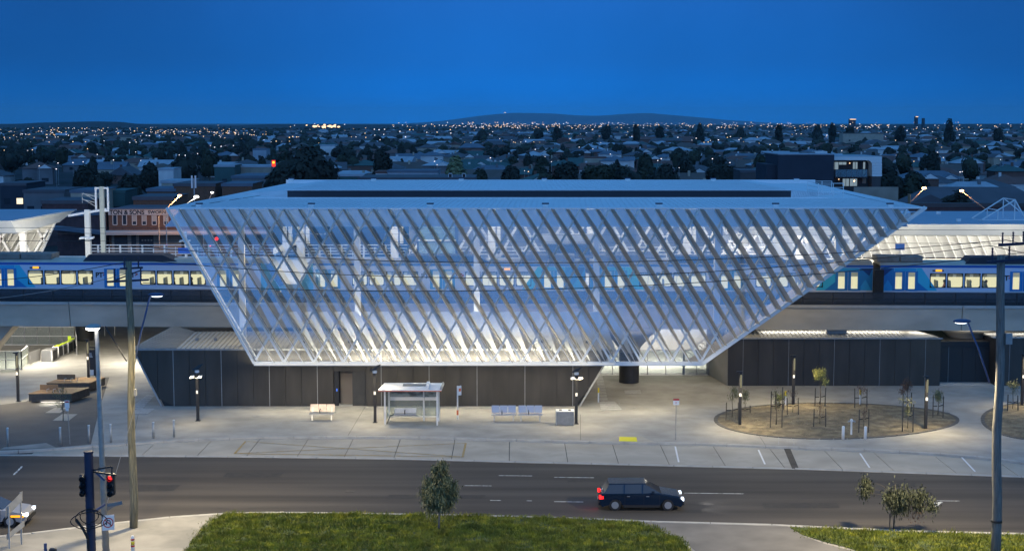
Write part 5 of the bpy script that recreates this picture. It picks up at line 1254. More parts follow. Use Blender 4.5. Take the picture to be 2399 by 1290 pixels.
# grey steel lamp column with the brightly lit head
YG = GZ(251, 1330).y; tG = PY(226, 768, YG); d0 = YG*cos(TH)+CH*sin(TH); bx = (250-W2)/F*d0
G = thing('street_lamp', 'tall tapered grey steel lamp column with a brilliantly lit head at left', 'street lamp', (bx, YG, 0))
B().tube([(0, 0, 0), (lerp(0, tG.x-bx, .5), 0, tG.z*.5), (tG.x-bx, 0, tG.z)], .175, 12, r2=.09).build('shaft', 'lamp_column_grey', G, smooth=True)
hx = tG.x-bx; B().blob((hx-.12, -.1, tG.z+.08), .3, 2, 0, 1, (1.2, 1.5, .4)).build('lamp_head', 'galvanised', G, smooth=True); B().blob((hx-.14, -.13, tG.z+.0), .28, 2, 0, 1, (1.15, 1.5, .35)).build('lens', 'lamp_white', G, smooth=True)
lamp('street_lamp_light', 'SPOT', (tG.x-.14, YG+1.5, tG.z-.35), 2700, (1, .80, .45), size=.3, aim=(.2, .15, -1), cone=150, blend=.35)
# no U-turn sign, street name blades and lower pedestrian lantern on that column
z = PY(255, 1222, YG).z; q = PY(255, 1222, YG-.3); sg = q-G.location
rz = R(24)
sgn = thing('no_u_turn_sign', 'square white no U-turn sign on the grey column', 'traffic sign', (q.x, q.y-.1, q.z), rz)
B().box(-.28, .28, 0, .02, -.36, .36).build('sign_panel', 'white_paint', sgn)
def ring(b, r, w, y, n=28):
    vs = []; 
    for k in range(n): a = 2*pi*k/n; vs += [(r*cos(a), y, r*sin(a)), ((r-w)*cos(a), y, (r-w)*sin(a))]
    b.add(vs, [(2*k, 2*k+1, (2*k+3) % (2*n), (2*k+2) % (2*n)) for k in range(n)]); return b
ring(B(), .24, .045, -.006).build('ring', 'signal_red_paint', sgn)
B().bar((-.17, -.008, .17), (.17, -.008, -.17), .004, .045, up=(0, 0, 1)).build('slash', 'signal_red_paint', sgn)
B().tube([(.09, -.012, -.14), (.09, -.012, .04), (.06, -.012, .1), (0, -.012, .12), (-.06, -.012, .1), (-.09, -.012, .04), (-.09, -.012, -.03)], .02, 6).build('arrow', 'ink', sgn); B().prism([(-.14, -.014, -.02), (-.04, -.014, -.02), (-.09, -.014, -.11)], (0, -.004, 0)).build('arrow_head', 'ink', sgn)
for dz, aa in ((.62, .75), (.78, -.5)):
    B().bar((0, .2, dz), (.75*cos(aa), .2+.5*sin(aa), dz+.12), .02, .16).build('name_blade', 'rear_cladding', sgn)
# dark traffic signal pole with cables
YT = 63.0; tT = PY(211, 1056, YT); T_ = thing('traffic_signal_pole', 'thick dark blue-black pole with cable loops and traffic signals at bottom left', 'traffic signal', (PY(214, 1400, YT).x, YT, 0))
lx = tT.x-T_.location.x; B().lathe((lx/2, 0, 0), [(.20, 0), (.19, tT.z-.1), (.21, tT.z-.06), (.21, tT.z)], 16).build('shaft', 'navy_metal', T_)
def trel(px, py, dy=0): return PY(px, py, YT+dy)-T_.location
B().bar(trel(218, 1100), trel(262, 1092, -.4), .07).build('upper_arm', 'black_metal', T_); B().bar(trel(218, 1104), trel(272, 1112, -.5), .07).build('upper_arm', 'black_metal', T_); B().bar(trel(262, 1092, -.4), trel(262, 1120, -.4), .05).build('upper_arm', 'black_metal', T_)
B().bar(trel(222, 1102), trel(246, 1124, -.1), .09).build('bracket', 'cobra_blue', T_)
def signal(px0, px1, py0, py1, name, lit):
    a, c = trel(px0, py0), trel(px1, py1); w2_ = (c.x-a.x)/2; cx = (a.x+c.x)/2; zt_, zb_ = a.z, c.z; h_ = zt_-zb_
    b = B().box(cx-w2_*.75, cx+w2_*.75, -.05, .22, zb_+.02, zt_-.02); ob = b.build(name, 'black_metal', T_, bevel=.06)
    for k in range(3):
        z = zt_-h_*(k+.5)/3; vb = B()
        vb.tube([(cx, -.06, z), (cx+.05, -.34, z-.01)], .13, 12, cap=False).build('visor', 'black_metal', ob)
        if lit and k == 0: B().blob((cx+.03, -.10, z), .105, 2, 0, 1, (1, .3, 1)).build('lens', 'red_light', ob)
        else: B().blob((cx, -.07, z), .1, 2, 0, 1, (1, .3, 1)).build('lens', 'window_dark', ob)
signal(246, 272, 1107, 1161, 'signal_head', True); signal(183, 206, 1109, 1160, 'signal_head', False)
for k in range(6):
    b = B(); s = -1 if k % 2 else 1; r_ = .35+.1*k
    b.tube([trel(212, 1206, -.25)+Vector((s*r_*sin(pi*j/10), -.02*k, .3*cos(pi*j/10)*(1 if k < 4 else .6)-.1*k*(j/10))) for j in range(11)], .022, 6).build('cable', 'rubber', T_)
B().tube([trel(178, 1215, -.25), trel(196, 1240, -.25), trel(206, 1262, -.22), trel(208, 1300, -.22)], .06, 8).build('cable', 'rubber', T_)
B().bar(trel(222, 1196, -.1), trel(246, 1180, .3), .08).build('bracket', 'cobra_blue', T_)
# second signal just peeping in at the bottom edge
q = PY(106, 1272, 66); ro = thing('pedestrian_signal', 'blue post top with a black signal hood at the bottom edge left', 'traffic signal', (q.x, 66, 0))
B().lathe((0, 0, 0), [(.07, 0), (.07, q.z)], 10).build('post', 'cobra_blue', ro); B().box(.18, .5, -.1, .1, q.z-.9, q.z-.22).build('signal_head', 'black_metal', ro, bevel=.04)
# striped keep-clear post by the wooden pole
p = GZ(312, 1310); h = PY(310, 1253, p.y).z; ro = thing('striped_post', 'white post with red and gold bands in front of the wooden pole foot', 'marker post', p)
B().lathe((0, 0, 0), [(.085, 0), (.085, h-.1), (.05, h)], 14).build('post', 'white_paint', ro, smooth=True)
for z0, m in ((h-.24, 'signal_red_paint'), (h-.56, 'signal_red_paint'), (h-.45, 'yellow_paint')): B().lathe((0, 0, z0), [(.09, 0), (.09, .09 if 'red' in m else .18)], 14).build('band', m, ro, smooth=True)
# two-leg sign frame seen from behind
ro = thing('sign_frame', 'back of a two-legged road sign frame in front of the passing car at bottom left', 'road sign', (0, 0, 0))
ya = 71.5
for px0, px1, pt, pb in ((20, 22, 1182, 1300), (48, 50, 1152, 1275)): B().bar(PY(px0+3, pb, ya+(.6 if pt < 1160 else -.1)), PY(px0, pt, ya+(.6 if pt < 1160 else -.1)), .07).build('leg', 'galvanised', ro)
A1, A2, A3, A4 = PY(13, 1190, ya-.15), PY(52, 1149, ya+.5), PY(52, 1172, ya+.5), PY(13, 1213, ya-.15); B().prism([A1, A2, A3, A4], (0, .03, 0)).build('sign_panel', 'galvanised', ro)
A1, A2, A3, A4 = PY(15, 1252, ya-.15), PY(57, 1217, ya+.6), PY(57, 1232, ya+.6), PY(15, 1266, ya-.15); B().prism([A1, A2, A3, A4], (0, .03, 0)).build('sign_panel', 'galvanised', ro)
# wires
def wire(p, q, sag, r=.019, lab='long sagging power line crossing in front of the glass facade', grp='power lines between the two utility poles', m='black_metal'):
    p, q = Vector(p), Vector(q); n = 30; o = B().tube([p.lerp(q, k/n)-Vector((0, 0, sag*4*(k/n)*(1-k/n))) for k in range(n+1)], r, 5).build('power_line', m); tag(o, lab, 'power line', grp)
wire(PY(318, 577, YL), PY(2357, 562, YR), .95, lab='uppermost of three long sagging power lines crossing the glass facade'); wire(PY(300, 605, YL), PY(2320, 575, YR), 1.25, lab='middle one of three long sagging power lines crossing the glass facade'); wire(PY(335, 662, YL), PY(2395, 592, YR), 1.0, lab='lowest of three long sagging power lines crossing the glass facade')
wire(PY(2357, 562, YR), PY(2520, 590, YR-4), .05, lab='power line leaving the right utility pole to the right', grp='power lines at the right edge'); wire(PY(2320, 575, YR), PY(2520, 612, YR-4), .05, lab='power line leaving the right utility pole to the right', grp='power lines at the right edge')
wire(PY(-60, 703, YL+3), PY(300, 640, YL), .2, lab='pale cable running from the left wooden pole to the left edge', grp=None, m='grey_steel'); wire(PY(-60, 660, YL+2), PY(303, 612, YL), .15, lab='thin wire from the left pole top to the left edge', grp=None)
# ================================================================ CARS
def car(px, py, label, paint, rz=0.0, L_=4.5, Wd=1.82, head=1, rear_lit=True, front_lit=True, tall=1.0):
    p = GZ(px, py, RZ); ro = thing('car', label, 'car', p, rz)
    hl = L_/2; 
    low = [(-hl, .35), (-hl+.02, .62), (-hl+.12, .95*tall), (hl-1.35, .98*tall), (hl-.25, .80*tall), (hl, .62), (hl, .35), (hl-.12, .22)]
    # wheel arches cut into the side outline
    def arch(cx): return [(cx+.37*cos(a), .33+.37*sin(a)) for a in [pi*k/6 for k in range(0, 7)]]
    out = [(-hl+.1, .22)]+[(-hl+.85-.37*cos(pi*k/6), .33+.37*sin(pi*k/6)) for k in range(0, 7)]+[(hl-.85-.37*cos(pi*k/6), .33+.37*sin(pi*k/6)) for k in range(0, 7)]+[(x, z) for x, z in reversed(low)]
    b = B(); ys = [(-Wd/2, .04), (-Wd/2+.10, 0), (Wd/2-.10, 0), (Wd/2, .04)]; n = len(out)
    vs = []
    for y, ins in ys:
        for x, z in out: vs.append((x*(1-ins*.6), y, z+(0 if z < .5 else -ins*.9)))
    fs = [tuple(range(n-1, -1, -1)), tuple(3*n+k for k in range(n))]
    for j in range(3):
        for k in range(n): fs.append((j*n+k, j*n+(k+1) % n, (j+1)*n+(k+1) % n, (j+1)*n+k))
    b.add(vs, fs); o = b.build('body', paint, ro)
    bm = bmesh.new(); bm.from_mesh(o.data); bmesh.ops.triangulate(bm, faces=[f for f in bm.faces if len(f.verts) > 4]); bmesh.ops.recalc_face_normals(bm, faces=bm.faces); bm.to_mesh(o.data); bm.free()
    g0 = [(-hl+.22, .93*tall), (-hl+.55, 1.42*tall), (hl-2.1, 1.44*tall), (hl-1.2, .96*tall)]
    vs = []
    for y, ins in ((-Wd/2+.08, 0), (Wd/2-.08, 0)):
        for x, z in g0: vs.append((x, (y if z < 1.1*tall else y*.82), z))
    B().add(vs, [(0, 3, 2, 1), (4, 5, 6, 7), (0, 4, 7, 3), (1, 2, 6, 5), (0, 1, 5, 4), (3, 7, 6, 2)]).build('window', 'window_dark', ro)
    B().prism([(-hl+.52, -Wd/2*.76, 1.42*tall), (hl-2.05, -Wd/2*.76, 1.44*tall), (hl-2.05, Wd/2*.76, 1.44*tall), (-hl+.52, Wd/2*.76, 1.42*tall)], (0, 0, .05)).build('roof', paint, ro, bevel=.02)
    for s in (-1, 1):
        for x in (-hl+1.35, -hl+2.35): B().bar((x, s*(Wd/2-.075), .95*tall), (x+.02, s*(Wd/2-.2), 1.43*tall), .05).build('pillar', paint, ro)
        B().box(hl-1.75, hl-1.6, s*(Wd/2+.02)-.06, s*(Wd/2+.02)+.06, .98*tall, 1.1*tall).build('mirror', paint, ro)
    for x in (-hl+.85, hl-.85):
        for s in (-1, 1):
            wb = B(); wb.tube([(x, s*(Wd/2-.22), .32), (x, s*(Wd/2-.01), .32)], .32, 20); w1 = wb.build('wheel', 'rubber', ro); B().tube([(x, s*(Wd/2-.05), .32), (x, s*(Wd/2+.004), .32)], .2, 14).build('rim', 'steel', w1)
    for s in (-1, 1):
        B().box(-hl-.02, -hl+.22, s*(Wd/2-.14)-.14, s*(Wd/2-.14)+.15, .66, .82).build('tail_light', 'red_light' if rear_lit else 'signal_red_paint', ro)
        B().box(hl-.3, hl+.02, s*(Wd/2-.2)-.16, s*(Wd/2-.2)+.18, .56, .70).build('headlight', 'lamp_cool' if front_lit else 'white_paint', ro)
    for s in (-1, 1):
        for x in (-hl+1.38, -hl+2.42, hl-1.32): B().box(x, x+.012, s*(Wd/2+.002)-.004, s*(Wd/2+.002)+.004, .36, .93*tall).build('door_seam', 'rubber', ro)
        for x in (-hl+1.5, -hl+2.55): B().box(x, x+.16, s*(Wd/2+.014)-.014, s*(Wd/2+.014)+.014, .80, .83).build('door_handle', 'steel', ro)
        B().box(-hl+1.3, hl-1.3, s*(Wd/2-.02)-.03, s*(Wd/2-.02)+.035, .20, .33).build('side_sill', 'rubber', ro)
    B().box(hl-.1, hl+.05, -.8, .8, .3, .46).build('bumper', 'rubber', ro); B().box(-hl-.05, -hl+.1, -.8, .8, .3, .44).build('bumper', 'rubber', ro)
    B().box(-hl-.06, -hl-.051, -.22, .22, .45, .56).build('number_plate', 'white_paint', ro); B().box(hl-.02, hl+.02, -.5, .5, .3, .5).build('grille', 'rubber', ro)
    return ro
mk('paint_navy', (.008, .022, .05), .16, metal=.4); mk('paint_silver', (.4, .4, .41), .3, metal=.5)
car(1500, 1186, 'dark blue hatchback on the road with red tail lights and white headlights lit', 'paint_navy', R(-.6), L_=4.6)
hl_ = GZ(1500, 1186, RZ)
for s in (-.7, .7): lamp('headlamp_beam', 'SPOT', (hl_.x+2.45, hl_.y+s, .5), 160, (.95, .97, 1), size=.08, aim=(1, 0, -.14), cone=60, blend=.6)
lamp('tail_glow', 'AREA', (hl_.x-2.5, hl_.y-.4, .6), 5, (1, .05, .03), sx=.2, sy=1.2, aim=(-1, 0, -.3))
c1 = car(-30, 1225, 'silver car cut off by the left edge behind the sign frame', 'paint_silver', R(3), L_=4.6)
B().box(1.5, 2.2, -.935, -.92, .55, .66).build('side_light', 'amber_sign', c1)
# ================================================================ NEAR TREES
def leaves(b, c, n, spread, size, rnd, droop=.6):
    for _ in range(n):
        q = Vector(c)+Vector((rnd.gauss(0, spread[0]), rnd.gauss(0, spread[1]), rnd.gauss(0, spread[2])))
        a = rnd.uniform(0, 2*pi); d = Vector((cos(a)*.5, sin(a)*.5, -droop-rnd.random()*.5)).normalized()*size*rnd.uniform(.6, 1.4); s = Vector((-sin(a), cos(a), 0))*size*.16
        b.add([q-s, q+s, q+d], [(0, 1, 2)])
def gum(p, h, clumps, label, m='leaf_near', trunk_h=None, n=260, size=.13, seed=0, bark='bark', spread=None, cat='tree', name='young_tree'):
    rnd = random.Random(seed); ro = thing(name, label, cat, p); b = B(); b.tube([(0, 0, 0), (.03*h/3, 0, h*.3), (-.02, 0, h*.62), (.03, 0, h*.9)], .045*h/3, 7, r2=.012)
    lb = B()
    for (x, y, z, r) in clumps:
        b.tube([(0, 0, max(.25*h, z-.5*h*.4)), (x*.5, y*.5, z-.1), (x, y, z)], .014*h/3, 5, r2=.005); leaves(lb, (x, y, z), int(n*r), (r*.42, r*.42, r*.5), size, rnd)
    b.build('trunk', bark, ro, smooth=True); lb.build('crown', m, ro)
    return ro
p = GZ(1028, 1240)
rnd = random.Random(2)
cl = [(rnd.uniform(-.62, .62)*(1.1-abs(k/34-.35)), rnd.uniform(-.5, .5), 1.25+2.2*k/34, .42-.2*k/34) for k in range(34)]+[(-.65, 0, 2.0, .4), (-.55, .1, 2.5, .35), (.7, 0, 1.9, .4), (.75, 0, 2.3, .35), (.2, 0, 3.4, .3), (.55, 0, 1.5, .3), (-.5, 0, 1.6, .3)]
gum(p, 3.6, cl, 'bushy young gum tree on the grass verge in front of the road', n=900, size=.17, seed=5, bark='rear_cladding')
p = GZ(2093, 1241)
S = 45.0
cl = []
for px, py, r in ((2030, 1143, .45), (2022, 1150, .3), (2030, 1130, .3), (2085, 1155, .45), (2105, 1150, .5), (2120, 1165, .5), (2090, 1175, .45), (2075, 1165, .35), (2140, 1165, .45), (2160, 1160, .45), (2172, 1175, .4), (2150, 1180, .4), (2115, 1185, .4), (2100, 1190, .3)):
    cl.append(((px-2093)/S, rnd.gauss(0, .3), (1241-py)/S, r))
gum(p, 2.7, cl, 'wide spreading young gum tree on the right verge with one dead brown branch', m='leaf_gum', n=800, size=.17, seed=6)
rb = B(); leaves(rb, (1.15, 0, .85), 120, (.18, .18, .22), .12, random.Random(3)); q = p+Vector((0, 0, 0)); o = rb.build('dead_leaves', 'leaf_dry', [x for x in bpy.data.objects if x.name.startswith('young_tree')][-1])
tag(B().tube([GZ(2084, 1241), GZ(2084, 1241)+Vector((0, 0, .9))], .03, 6).build('stake', 'bench_base'), 'short dark stake beside the spreading gum tree', 'stake')
p = GZ(148, 985)
gum(p, 2.2, [(-.4, 0, 2.0, .4), (-.2, 0, 1.6, .35), (.2, 0, 2.0, .35), (.35, 0, 1.5, .3), (-.3, 0, 1.2, .3), (0, 0, 2.3, .3), (-.1, .2, .9, .2)], 'small sparse tree on a pale square plate in the left plaza', m='leaf_near', n=170, size=.13, seed=8)
for pts in (((123, 985), (161, 985), (181, 970), (146, 970)), ((106, 967), (140, 967), (160, 955), (128, 955))):
    struct(B().prism([Vector((v.x, v.y, .006)) for v in [GZ(*q) for q in pts]], (0, 0, .02)).build('tree_pit_plate', 'slab'))
# staked saplings in the beds
def sapling(px, py, h, label, m, n, seed, r=.35):
    rnd = random.Random(seed); p = GZ(px, py)+Vector((0, 0, .1)); cl = [(rnd.gauss(0, r*.45), rnd.gauss(0, r*.45), h*rnd.uniform(.55, 1.0), r*.8) for _ in range(6)]
    ro = gum(p, h, cl, label, m=m, n=int(n*2.4), size=.13, seed=seed, name='sapling', cat='sapling')
def stakes(px, py, label, w=26, h=60, seed=0, tie=.55):
    rnd = random.Random(seed); a, c = GZ(px-w, py), GZ(px+w, py); zh = h/31.0; ro = thing('tree_stakes', label, 'tree stakes', (a+c)/2+Vector((0, 0, .05)))
    hw = (c.x-a.x)/2
    for s in (-1, 1): B().bar((s*hw, rnd.uniform(-.1, .1), 0), (s*hw+rnd.uniform(-.03, .03), 0, zh*rnd.uniform(.9, 1.05)), .06).build('stake', 'bench_base', ro)
    B().bar((-hw, 0, zh*tie), (-hw*.2, .03, zh*tie), .05).build('tie', 'rubber', ro); B().bar((hw, 0, zh*(tie+.06)), (hw*.2, .03, zh*tie), .05).build('tie', 'rubber', ro)
TREES = ((1715, 980, 2.0, 'leaf_near', 90, 'wispy sapling left of the leftmost garden light post', 14, 42), (1745, 965, 1.5, 'leaf_near', 90, 'small green sapling right of the leftmost garden light post', 12, 20),
 (1818, 1000, 2.6, 'leaf_gum', 50, 'thin sapling between two stakes in the left third of the oval bed', 13, 90), (1826, 960, 1.1, 'leaf_lime', 110, 'little lime green sapling next to the yellow marker post', 10, 50),
 (1857, 972, 1.6, 'leaf_dry', 25, 'bare sapling in front of the rear garden light post', 13, 45), (1921, 950, 2.6, 'leaf_lime', 330, 'tallest sapling with a bright yellow-green crown at the top middle of the oval bed', 12, 45),
 (1920, 1000, 1.6, 'leaf_dry', 20, 'bare sapling low in the middle of the oval bed', 14, 45), (2016, 955, 1.5, 'leaf_dry', 30, 'bare sapling between stakes behind the middle of the bed', 14, 50),
 (2023, 1010, 1.7, 'leaf_dry', 20, 'bare sapling beside the hydrant', 12, 55), (2125, 965, 2.4, 'leaf_dry', 170, 'sapling with a reddish brown crown in the right of the oval bed', 10, 50),
 (2126, 1006, 2.0, 'leaf_near', 60, 'thin sapling between stakes low at the right of the oval bed', 12, 58), (2197, 975, 2.2, 'leaf_near', 150, 'grey-green sapling at the right tip of the oval bed', 12, 50),
 (2372, 960, 2.0, 'leaf_near', 110, 'grey-green sapling in the far right bed beside the light post', 12, 40))
for i, (px, py, h, m, n, lab, sw, sh) in enumerate(TREES):
    sapling(px, py, h, lab, m, n, 20+i); stakes(px, py+6, 'pair of dark stakes around the '+lab.split(' ', 1)[0]+' '+' '.join(lab.split()[1:9]), sw, sh, i)
b_ = B(); rnd = random.Random(9)
for px, py in ((478, 1246), (455, 1268)):
    leaves(b_, GZ(px, py)+Vector((0, 0, .35)), 60, (.2, .1, .12), .1, rnd, -.6)
tag(b_.build('weed', 'leaf_near'), 'straggly weed at the left edge of the lawn', 'weed')
# ================================================================ TOWN BEHIND
GZ0 = -.8
def bk(px, py, Y): return PY(px, py, Y)
def block(px0, px1, pyt, Y, depth, label, wall='wall_grey', roof='roof_blue', name='shop_building', slope=0.0, par=.4, wins=0, pyb=None, lit=False, rz=0):
    """flat or skillion roofed building whose front stands at distance Y and whose top shows at pyt"""
    a, c = bk(px0, pyt, Y), bk(px1, pyt, Y); z = a.z; ro = thing(name, label, 'building', (a.x, Y, GZ0), rz); w_ = c.x-a.x; h = z-GZ0
    B().box(0, w_, 0, depth, 0, h).build('wall', wall, ro)
    B().prism([(-.15, .3, h+.003), (w_+.15, .3, h+.003), (w_+.15, depth+.3, h+.003+slope), (-.15, depth+.3, h+.003+slope)], (0, 0, .12)).build('roof', roof, ro)
    B().box(-.2, w_+.2, -.12, -.002, h-.5, h+par*.3).build('parapet', roof if par else wall, ro)
    for k in range(wins):
        x = w_*(k+.5)/wins; B().box(x-.7, x+.7, -.06, -.003, h*.45, h*.45+1.3).build('window', 'lit_window' if lit and k % 2 else 'window_dark', ro)
    return ro, w_, h
# brick corner shop with lettered sign band, lamp-lit pink put into its colour
SY = 232.0
sp = lambda px, py, Y=SY: PY(px, py, Y)
x0, x1 = sp(254, 500).x, sp(640, 500).x; zt_ = sp(300, 489).z; ro = thing('brick_shop', 'two-storey brick corner shop with a pink painted sign band reading TON & SONS', 'building', (0, SY, GZ0))
rp2 = lambda x, y, z: (x, y, z-GZ0)
B().box(x0, x1, 0, 14, 0, zt_-GZ0-.3).build('wall', 'brick', ro)
B().prism([rp2(x0-.4, 0, -.8), rp2(x0-.4, 0, zt_-.3), rp2(sp(100, 500).x, 7, zt_-1.2), rp2(sp(100, 500).x, 7, -.8)], (0, 8, 0)).build('wall', 'brick_dark', ro)
B().prism([rp2(x0-.6, -.05, zt_-.9), rp2(x0-.6, -.05, zt_-.1), rp2(sp(100, 500).x, 6.9, zt_-1.2), rp2(sp(100, 500).x, 6.9, zt_-1.9)], (0, .3, 0)).build('parapet', 'roof_blue', ro)
zb0, zb1 = sp(300, 503.5).z, sp(300, 490).z
B().box(x0, x1, -.12, -.002, zb0-GZ0, zb1-GZ0).build('sign_band', 'fascia_pink', ro)
B().box(x0-.2, x1, -.3, .4, zb1-GZ0+.003, zb1-GZ0+.18).build('cornice', 'roof_blue', ro); B().box(x0, x1, .5, 13, zt_-GZ0-.29, zt_-GZ0-.1).build('roof', 'roof_slate', ro)
text('TON & SONS', 'lettering', 'ink', .95, (sp(257, 500).x, -.14, zb0-GZ0+.12), (pi/2, 0, 0), ro, bold=.03, sx=.98)
text('SWORN V', 'lettering', 'ink', .7, (sp(347, 500).x, -.14, zb0-GZ0+.22), (pi/2, 0, 0), ro, bold=.02, sx=1.1)
for k, px in enumerate((269.5, 292, 315, 338, 361.5, 389, 412)):
    a, c = sp(px-5.2, 504.5), sp(px+5.2, 526); fr = B()
    fr.box(a.x-.06, a.x+.06, -.1, -.003, c.z-GZ0, a.z-GZ0); fr.box(c.x-.06, c.x+.06, -.1, -.003, c.z-GZ0, a.z-GZ0); fr.box(a.x, c.x, -.12, -.003, c.z-GZ0-.1, c.z-GZ0+.02)
    f_ = fr.build('window', 'fascia_pink', ro)
    B().box(a.x+.06, c.x-.06, -.05, -.004, c.z-GZ0+.02, c.z-GZ0+.5).build('pane', 'window_dark', f_); B().box(a.x+.06, c.x-.06, -.05, -.004, c.z-GZ0+.5, a.z-GZ0).build('pane', 'blind' if k > 1 else 'window_dark', f_)
aw = [sp(px, py, SY-1.5) for px, py in ((262, 541), (262, 548.5))]
B().prism([rp2(x0-.2, 0, aw[0].z), rp2(x1, 0, aw[0].z+.1), rp2(x1, 0, aw[1].z+.1), rp2(x0-.2, 0, aw[1].z)], (0, -3.2, 0)).build('awning', 'fascia_pink', ro)
B().prism([rp2(x0-.3, -3, aw[0].z), rp2(x0-.3, -3, aw[1].z), rp2(sp(100, 500).x, 4, aw[1].z+.3), rp2(sp(100, 500).x, 4, aw[0].z+.3)], (0, 3.4, 0)).build('awning', 'roof_blue', ro)
for px0, px1, m, t0 in ((262, 268, 'render_beige', 549), (268, 299, 'shop_dark', 556), (299, 308, 'render_beige', 549), (308, 319, 'shop_dark', 552), (319, 326, 'render_beige', 549), (326, 360, 'shop_dark', 554), (360, 425, 'render_beige', 549), (425, 470, 'shop_dark', 556)):
    B().box(sp(px0, 560).x, sp(px1, 560).x, -.08, -.003, 0, sp(px0, t0).z-GZ0).build('shopfront', m, ro)
for k in range(4): B().box(sp(332+k*7, 560).x, sp(336+k*7, 560).x, -.12, -.085, 3.2, 3.5).build('poster', 'blind', ro)
# sodium street lamps and their poles
def far_lamp(px, py, Y, label, arm=0.0, power=0, m='lamp_sodium', r=.2, pole='galvanised', base=None):
    p = PY(px, py, Y); ro = thing('street_lamp', label, 'street lamp', (p.x+arm, Y, GZ0)); h = p.z-GZ0
    B().tube([(0, 0, 0), (0, 0, h*.72), (-arm*.35, 0, h*.82), (-arm, 0, h-.05)], .09, 6, r2=.05).build('pole', pole, ro)
    B().blob((-arm, 0, h), r, 2, 0, 1, (1.3, .8, .6)).build('lamp_head', m, ro, smooth=True)
    if power: lamp('sodium_light', 'POINT', (p.x, Y-.6, p.z-.4), power, (1, .55, .25) if m == 'lamp_sodium' else (1, .9, .75), size=.3)
    return ro
far_lamp(421, 458, 218, 'sodium street lamp glowing orange above the brick shop sign', -3.2, 3800, r=.24, pole='render_beige')
far_lamp(460, 461, 216, 'white street lamp just right of the orange lamp over the shop', -4.5, 900, 'lamp_white', r=.3)
far_lamp(497, 451, 230, 'small white street lamp close to the canopy roof edge at left', -1.5, 0, 'lamp_white', r=.2)
far_lamp(2165, 440.5, 205, 'orange street lamp on a slanting arm beyond the right tip of the canopy roof', -3.4, 500, r=.26, pole='render_beige')
far_lamp(2253, 447, 205, 'orange street lamp right of the first one, above the far canopy', 4.6, 500, r=.24, pole='render_beige')
tag(B().tube([PY(2130, 454, 200), PY(2130, 490, 200)], .2, 8).build('timber_post', 'bench_wood'), 'short orange-lit timber pole beside the slanting street lamp', 'post')
q_ = PY(508, 559, 222); ro = thing('road_signal', 'glowing red traffic light seen through the left glass panes', 'traffic signal', (q_.x, 222, GZ0)); B().tube([(0, 0, 0), (0, 0, q_.z-GZ0-.3)], .08, 6).build('post', 'galvanised', ro); B().blob((0, -.2, q_.z-GZ0), .27, 2, 0, 1).build('lens', 'red_light', ro)
for px, py in ((391, 573), (493, 575)):
    q_ = PY(px, py, 225); ro = thing('road_signal', 'small red signal spot behind the platform railing at left' if px < 400 else 'small red signal spot behind the railing inside the glass', 'traffic signal', (q_.x, 225, GZ0)); B().tube([(0, 0, 0), (0, 0, q_.z-GZ0)], .06, 6).build('post', 'galvanised', ro); B().blob((0, -.1, q_.z-GZ0), .13, 1, 0, 1).build('lens', 'red_light', ro)
ro, w_, h = block(520, 900, 538, 245, 20, 'dark shop row behind the left half of the glass facade', 'brick_dark', 'roof_slate', wins=0)
# telecom panels
q_ = PY(455, 442, 260); ro = thing('telecom_mast', 'pair of tall white antenna panels on a mast left of the canopy roof', 'antenna', (q_.x, 260, GZ0)); h = q_.z-GZ0
B().tube([(0, 0, 0), (0, 0, h+1.8)], .12, 8).build('mast', 'galvanised', ro)
for s in (-.36, .28): B().box(s-.14, s+.14, -.2, 0, h+.1, h+2.3).build('antenna_panel', 'white_paint', ro, bevel=.03)
# white-framed apartment block at right
AY = 300.0; ap = lambda px, py, Y=AY: PY(px, py, Y)
ro = thing('apartment_building', 'modern apartment block with white curved frame, glass balcony and dark side wall', 'building', (0, AY, GZ0))
def bx(px0, px1, py0, py1, y0, y1, name, m, dx=0):
    a, c = ap(px0, py0), ap(px1, py1); return B().box(a.x, c.x, y0, y1, c.z-GZ0, a.z-GZ0).build(name, m, ro)
bx(1811, 1936, 361, 530, -6, 9, 'side_wall', 'wall_navy'); bx(1788, 1811.2, 384, 530, -4, 9, 'side_wall', 'wall_navy')
bx(1936.1, 2058, 373, 530, .6, 12, 'core_wall', 'wall_charcoal')
bx(1936.2, 2058.5, 366.5, 374.7, -2.6, 12, 'white_frame', 'white_paint'); 
for k in range(6): bx(2036, 2058.5, 374.8+6.3*k, 374.8+6.3*(k+1)-.4, -2.6, .5, 'white_frame', 'white_paint')
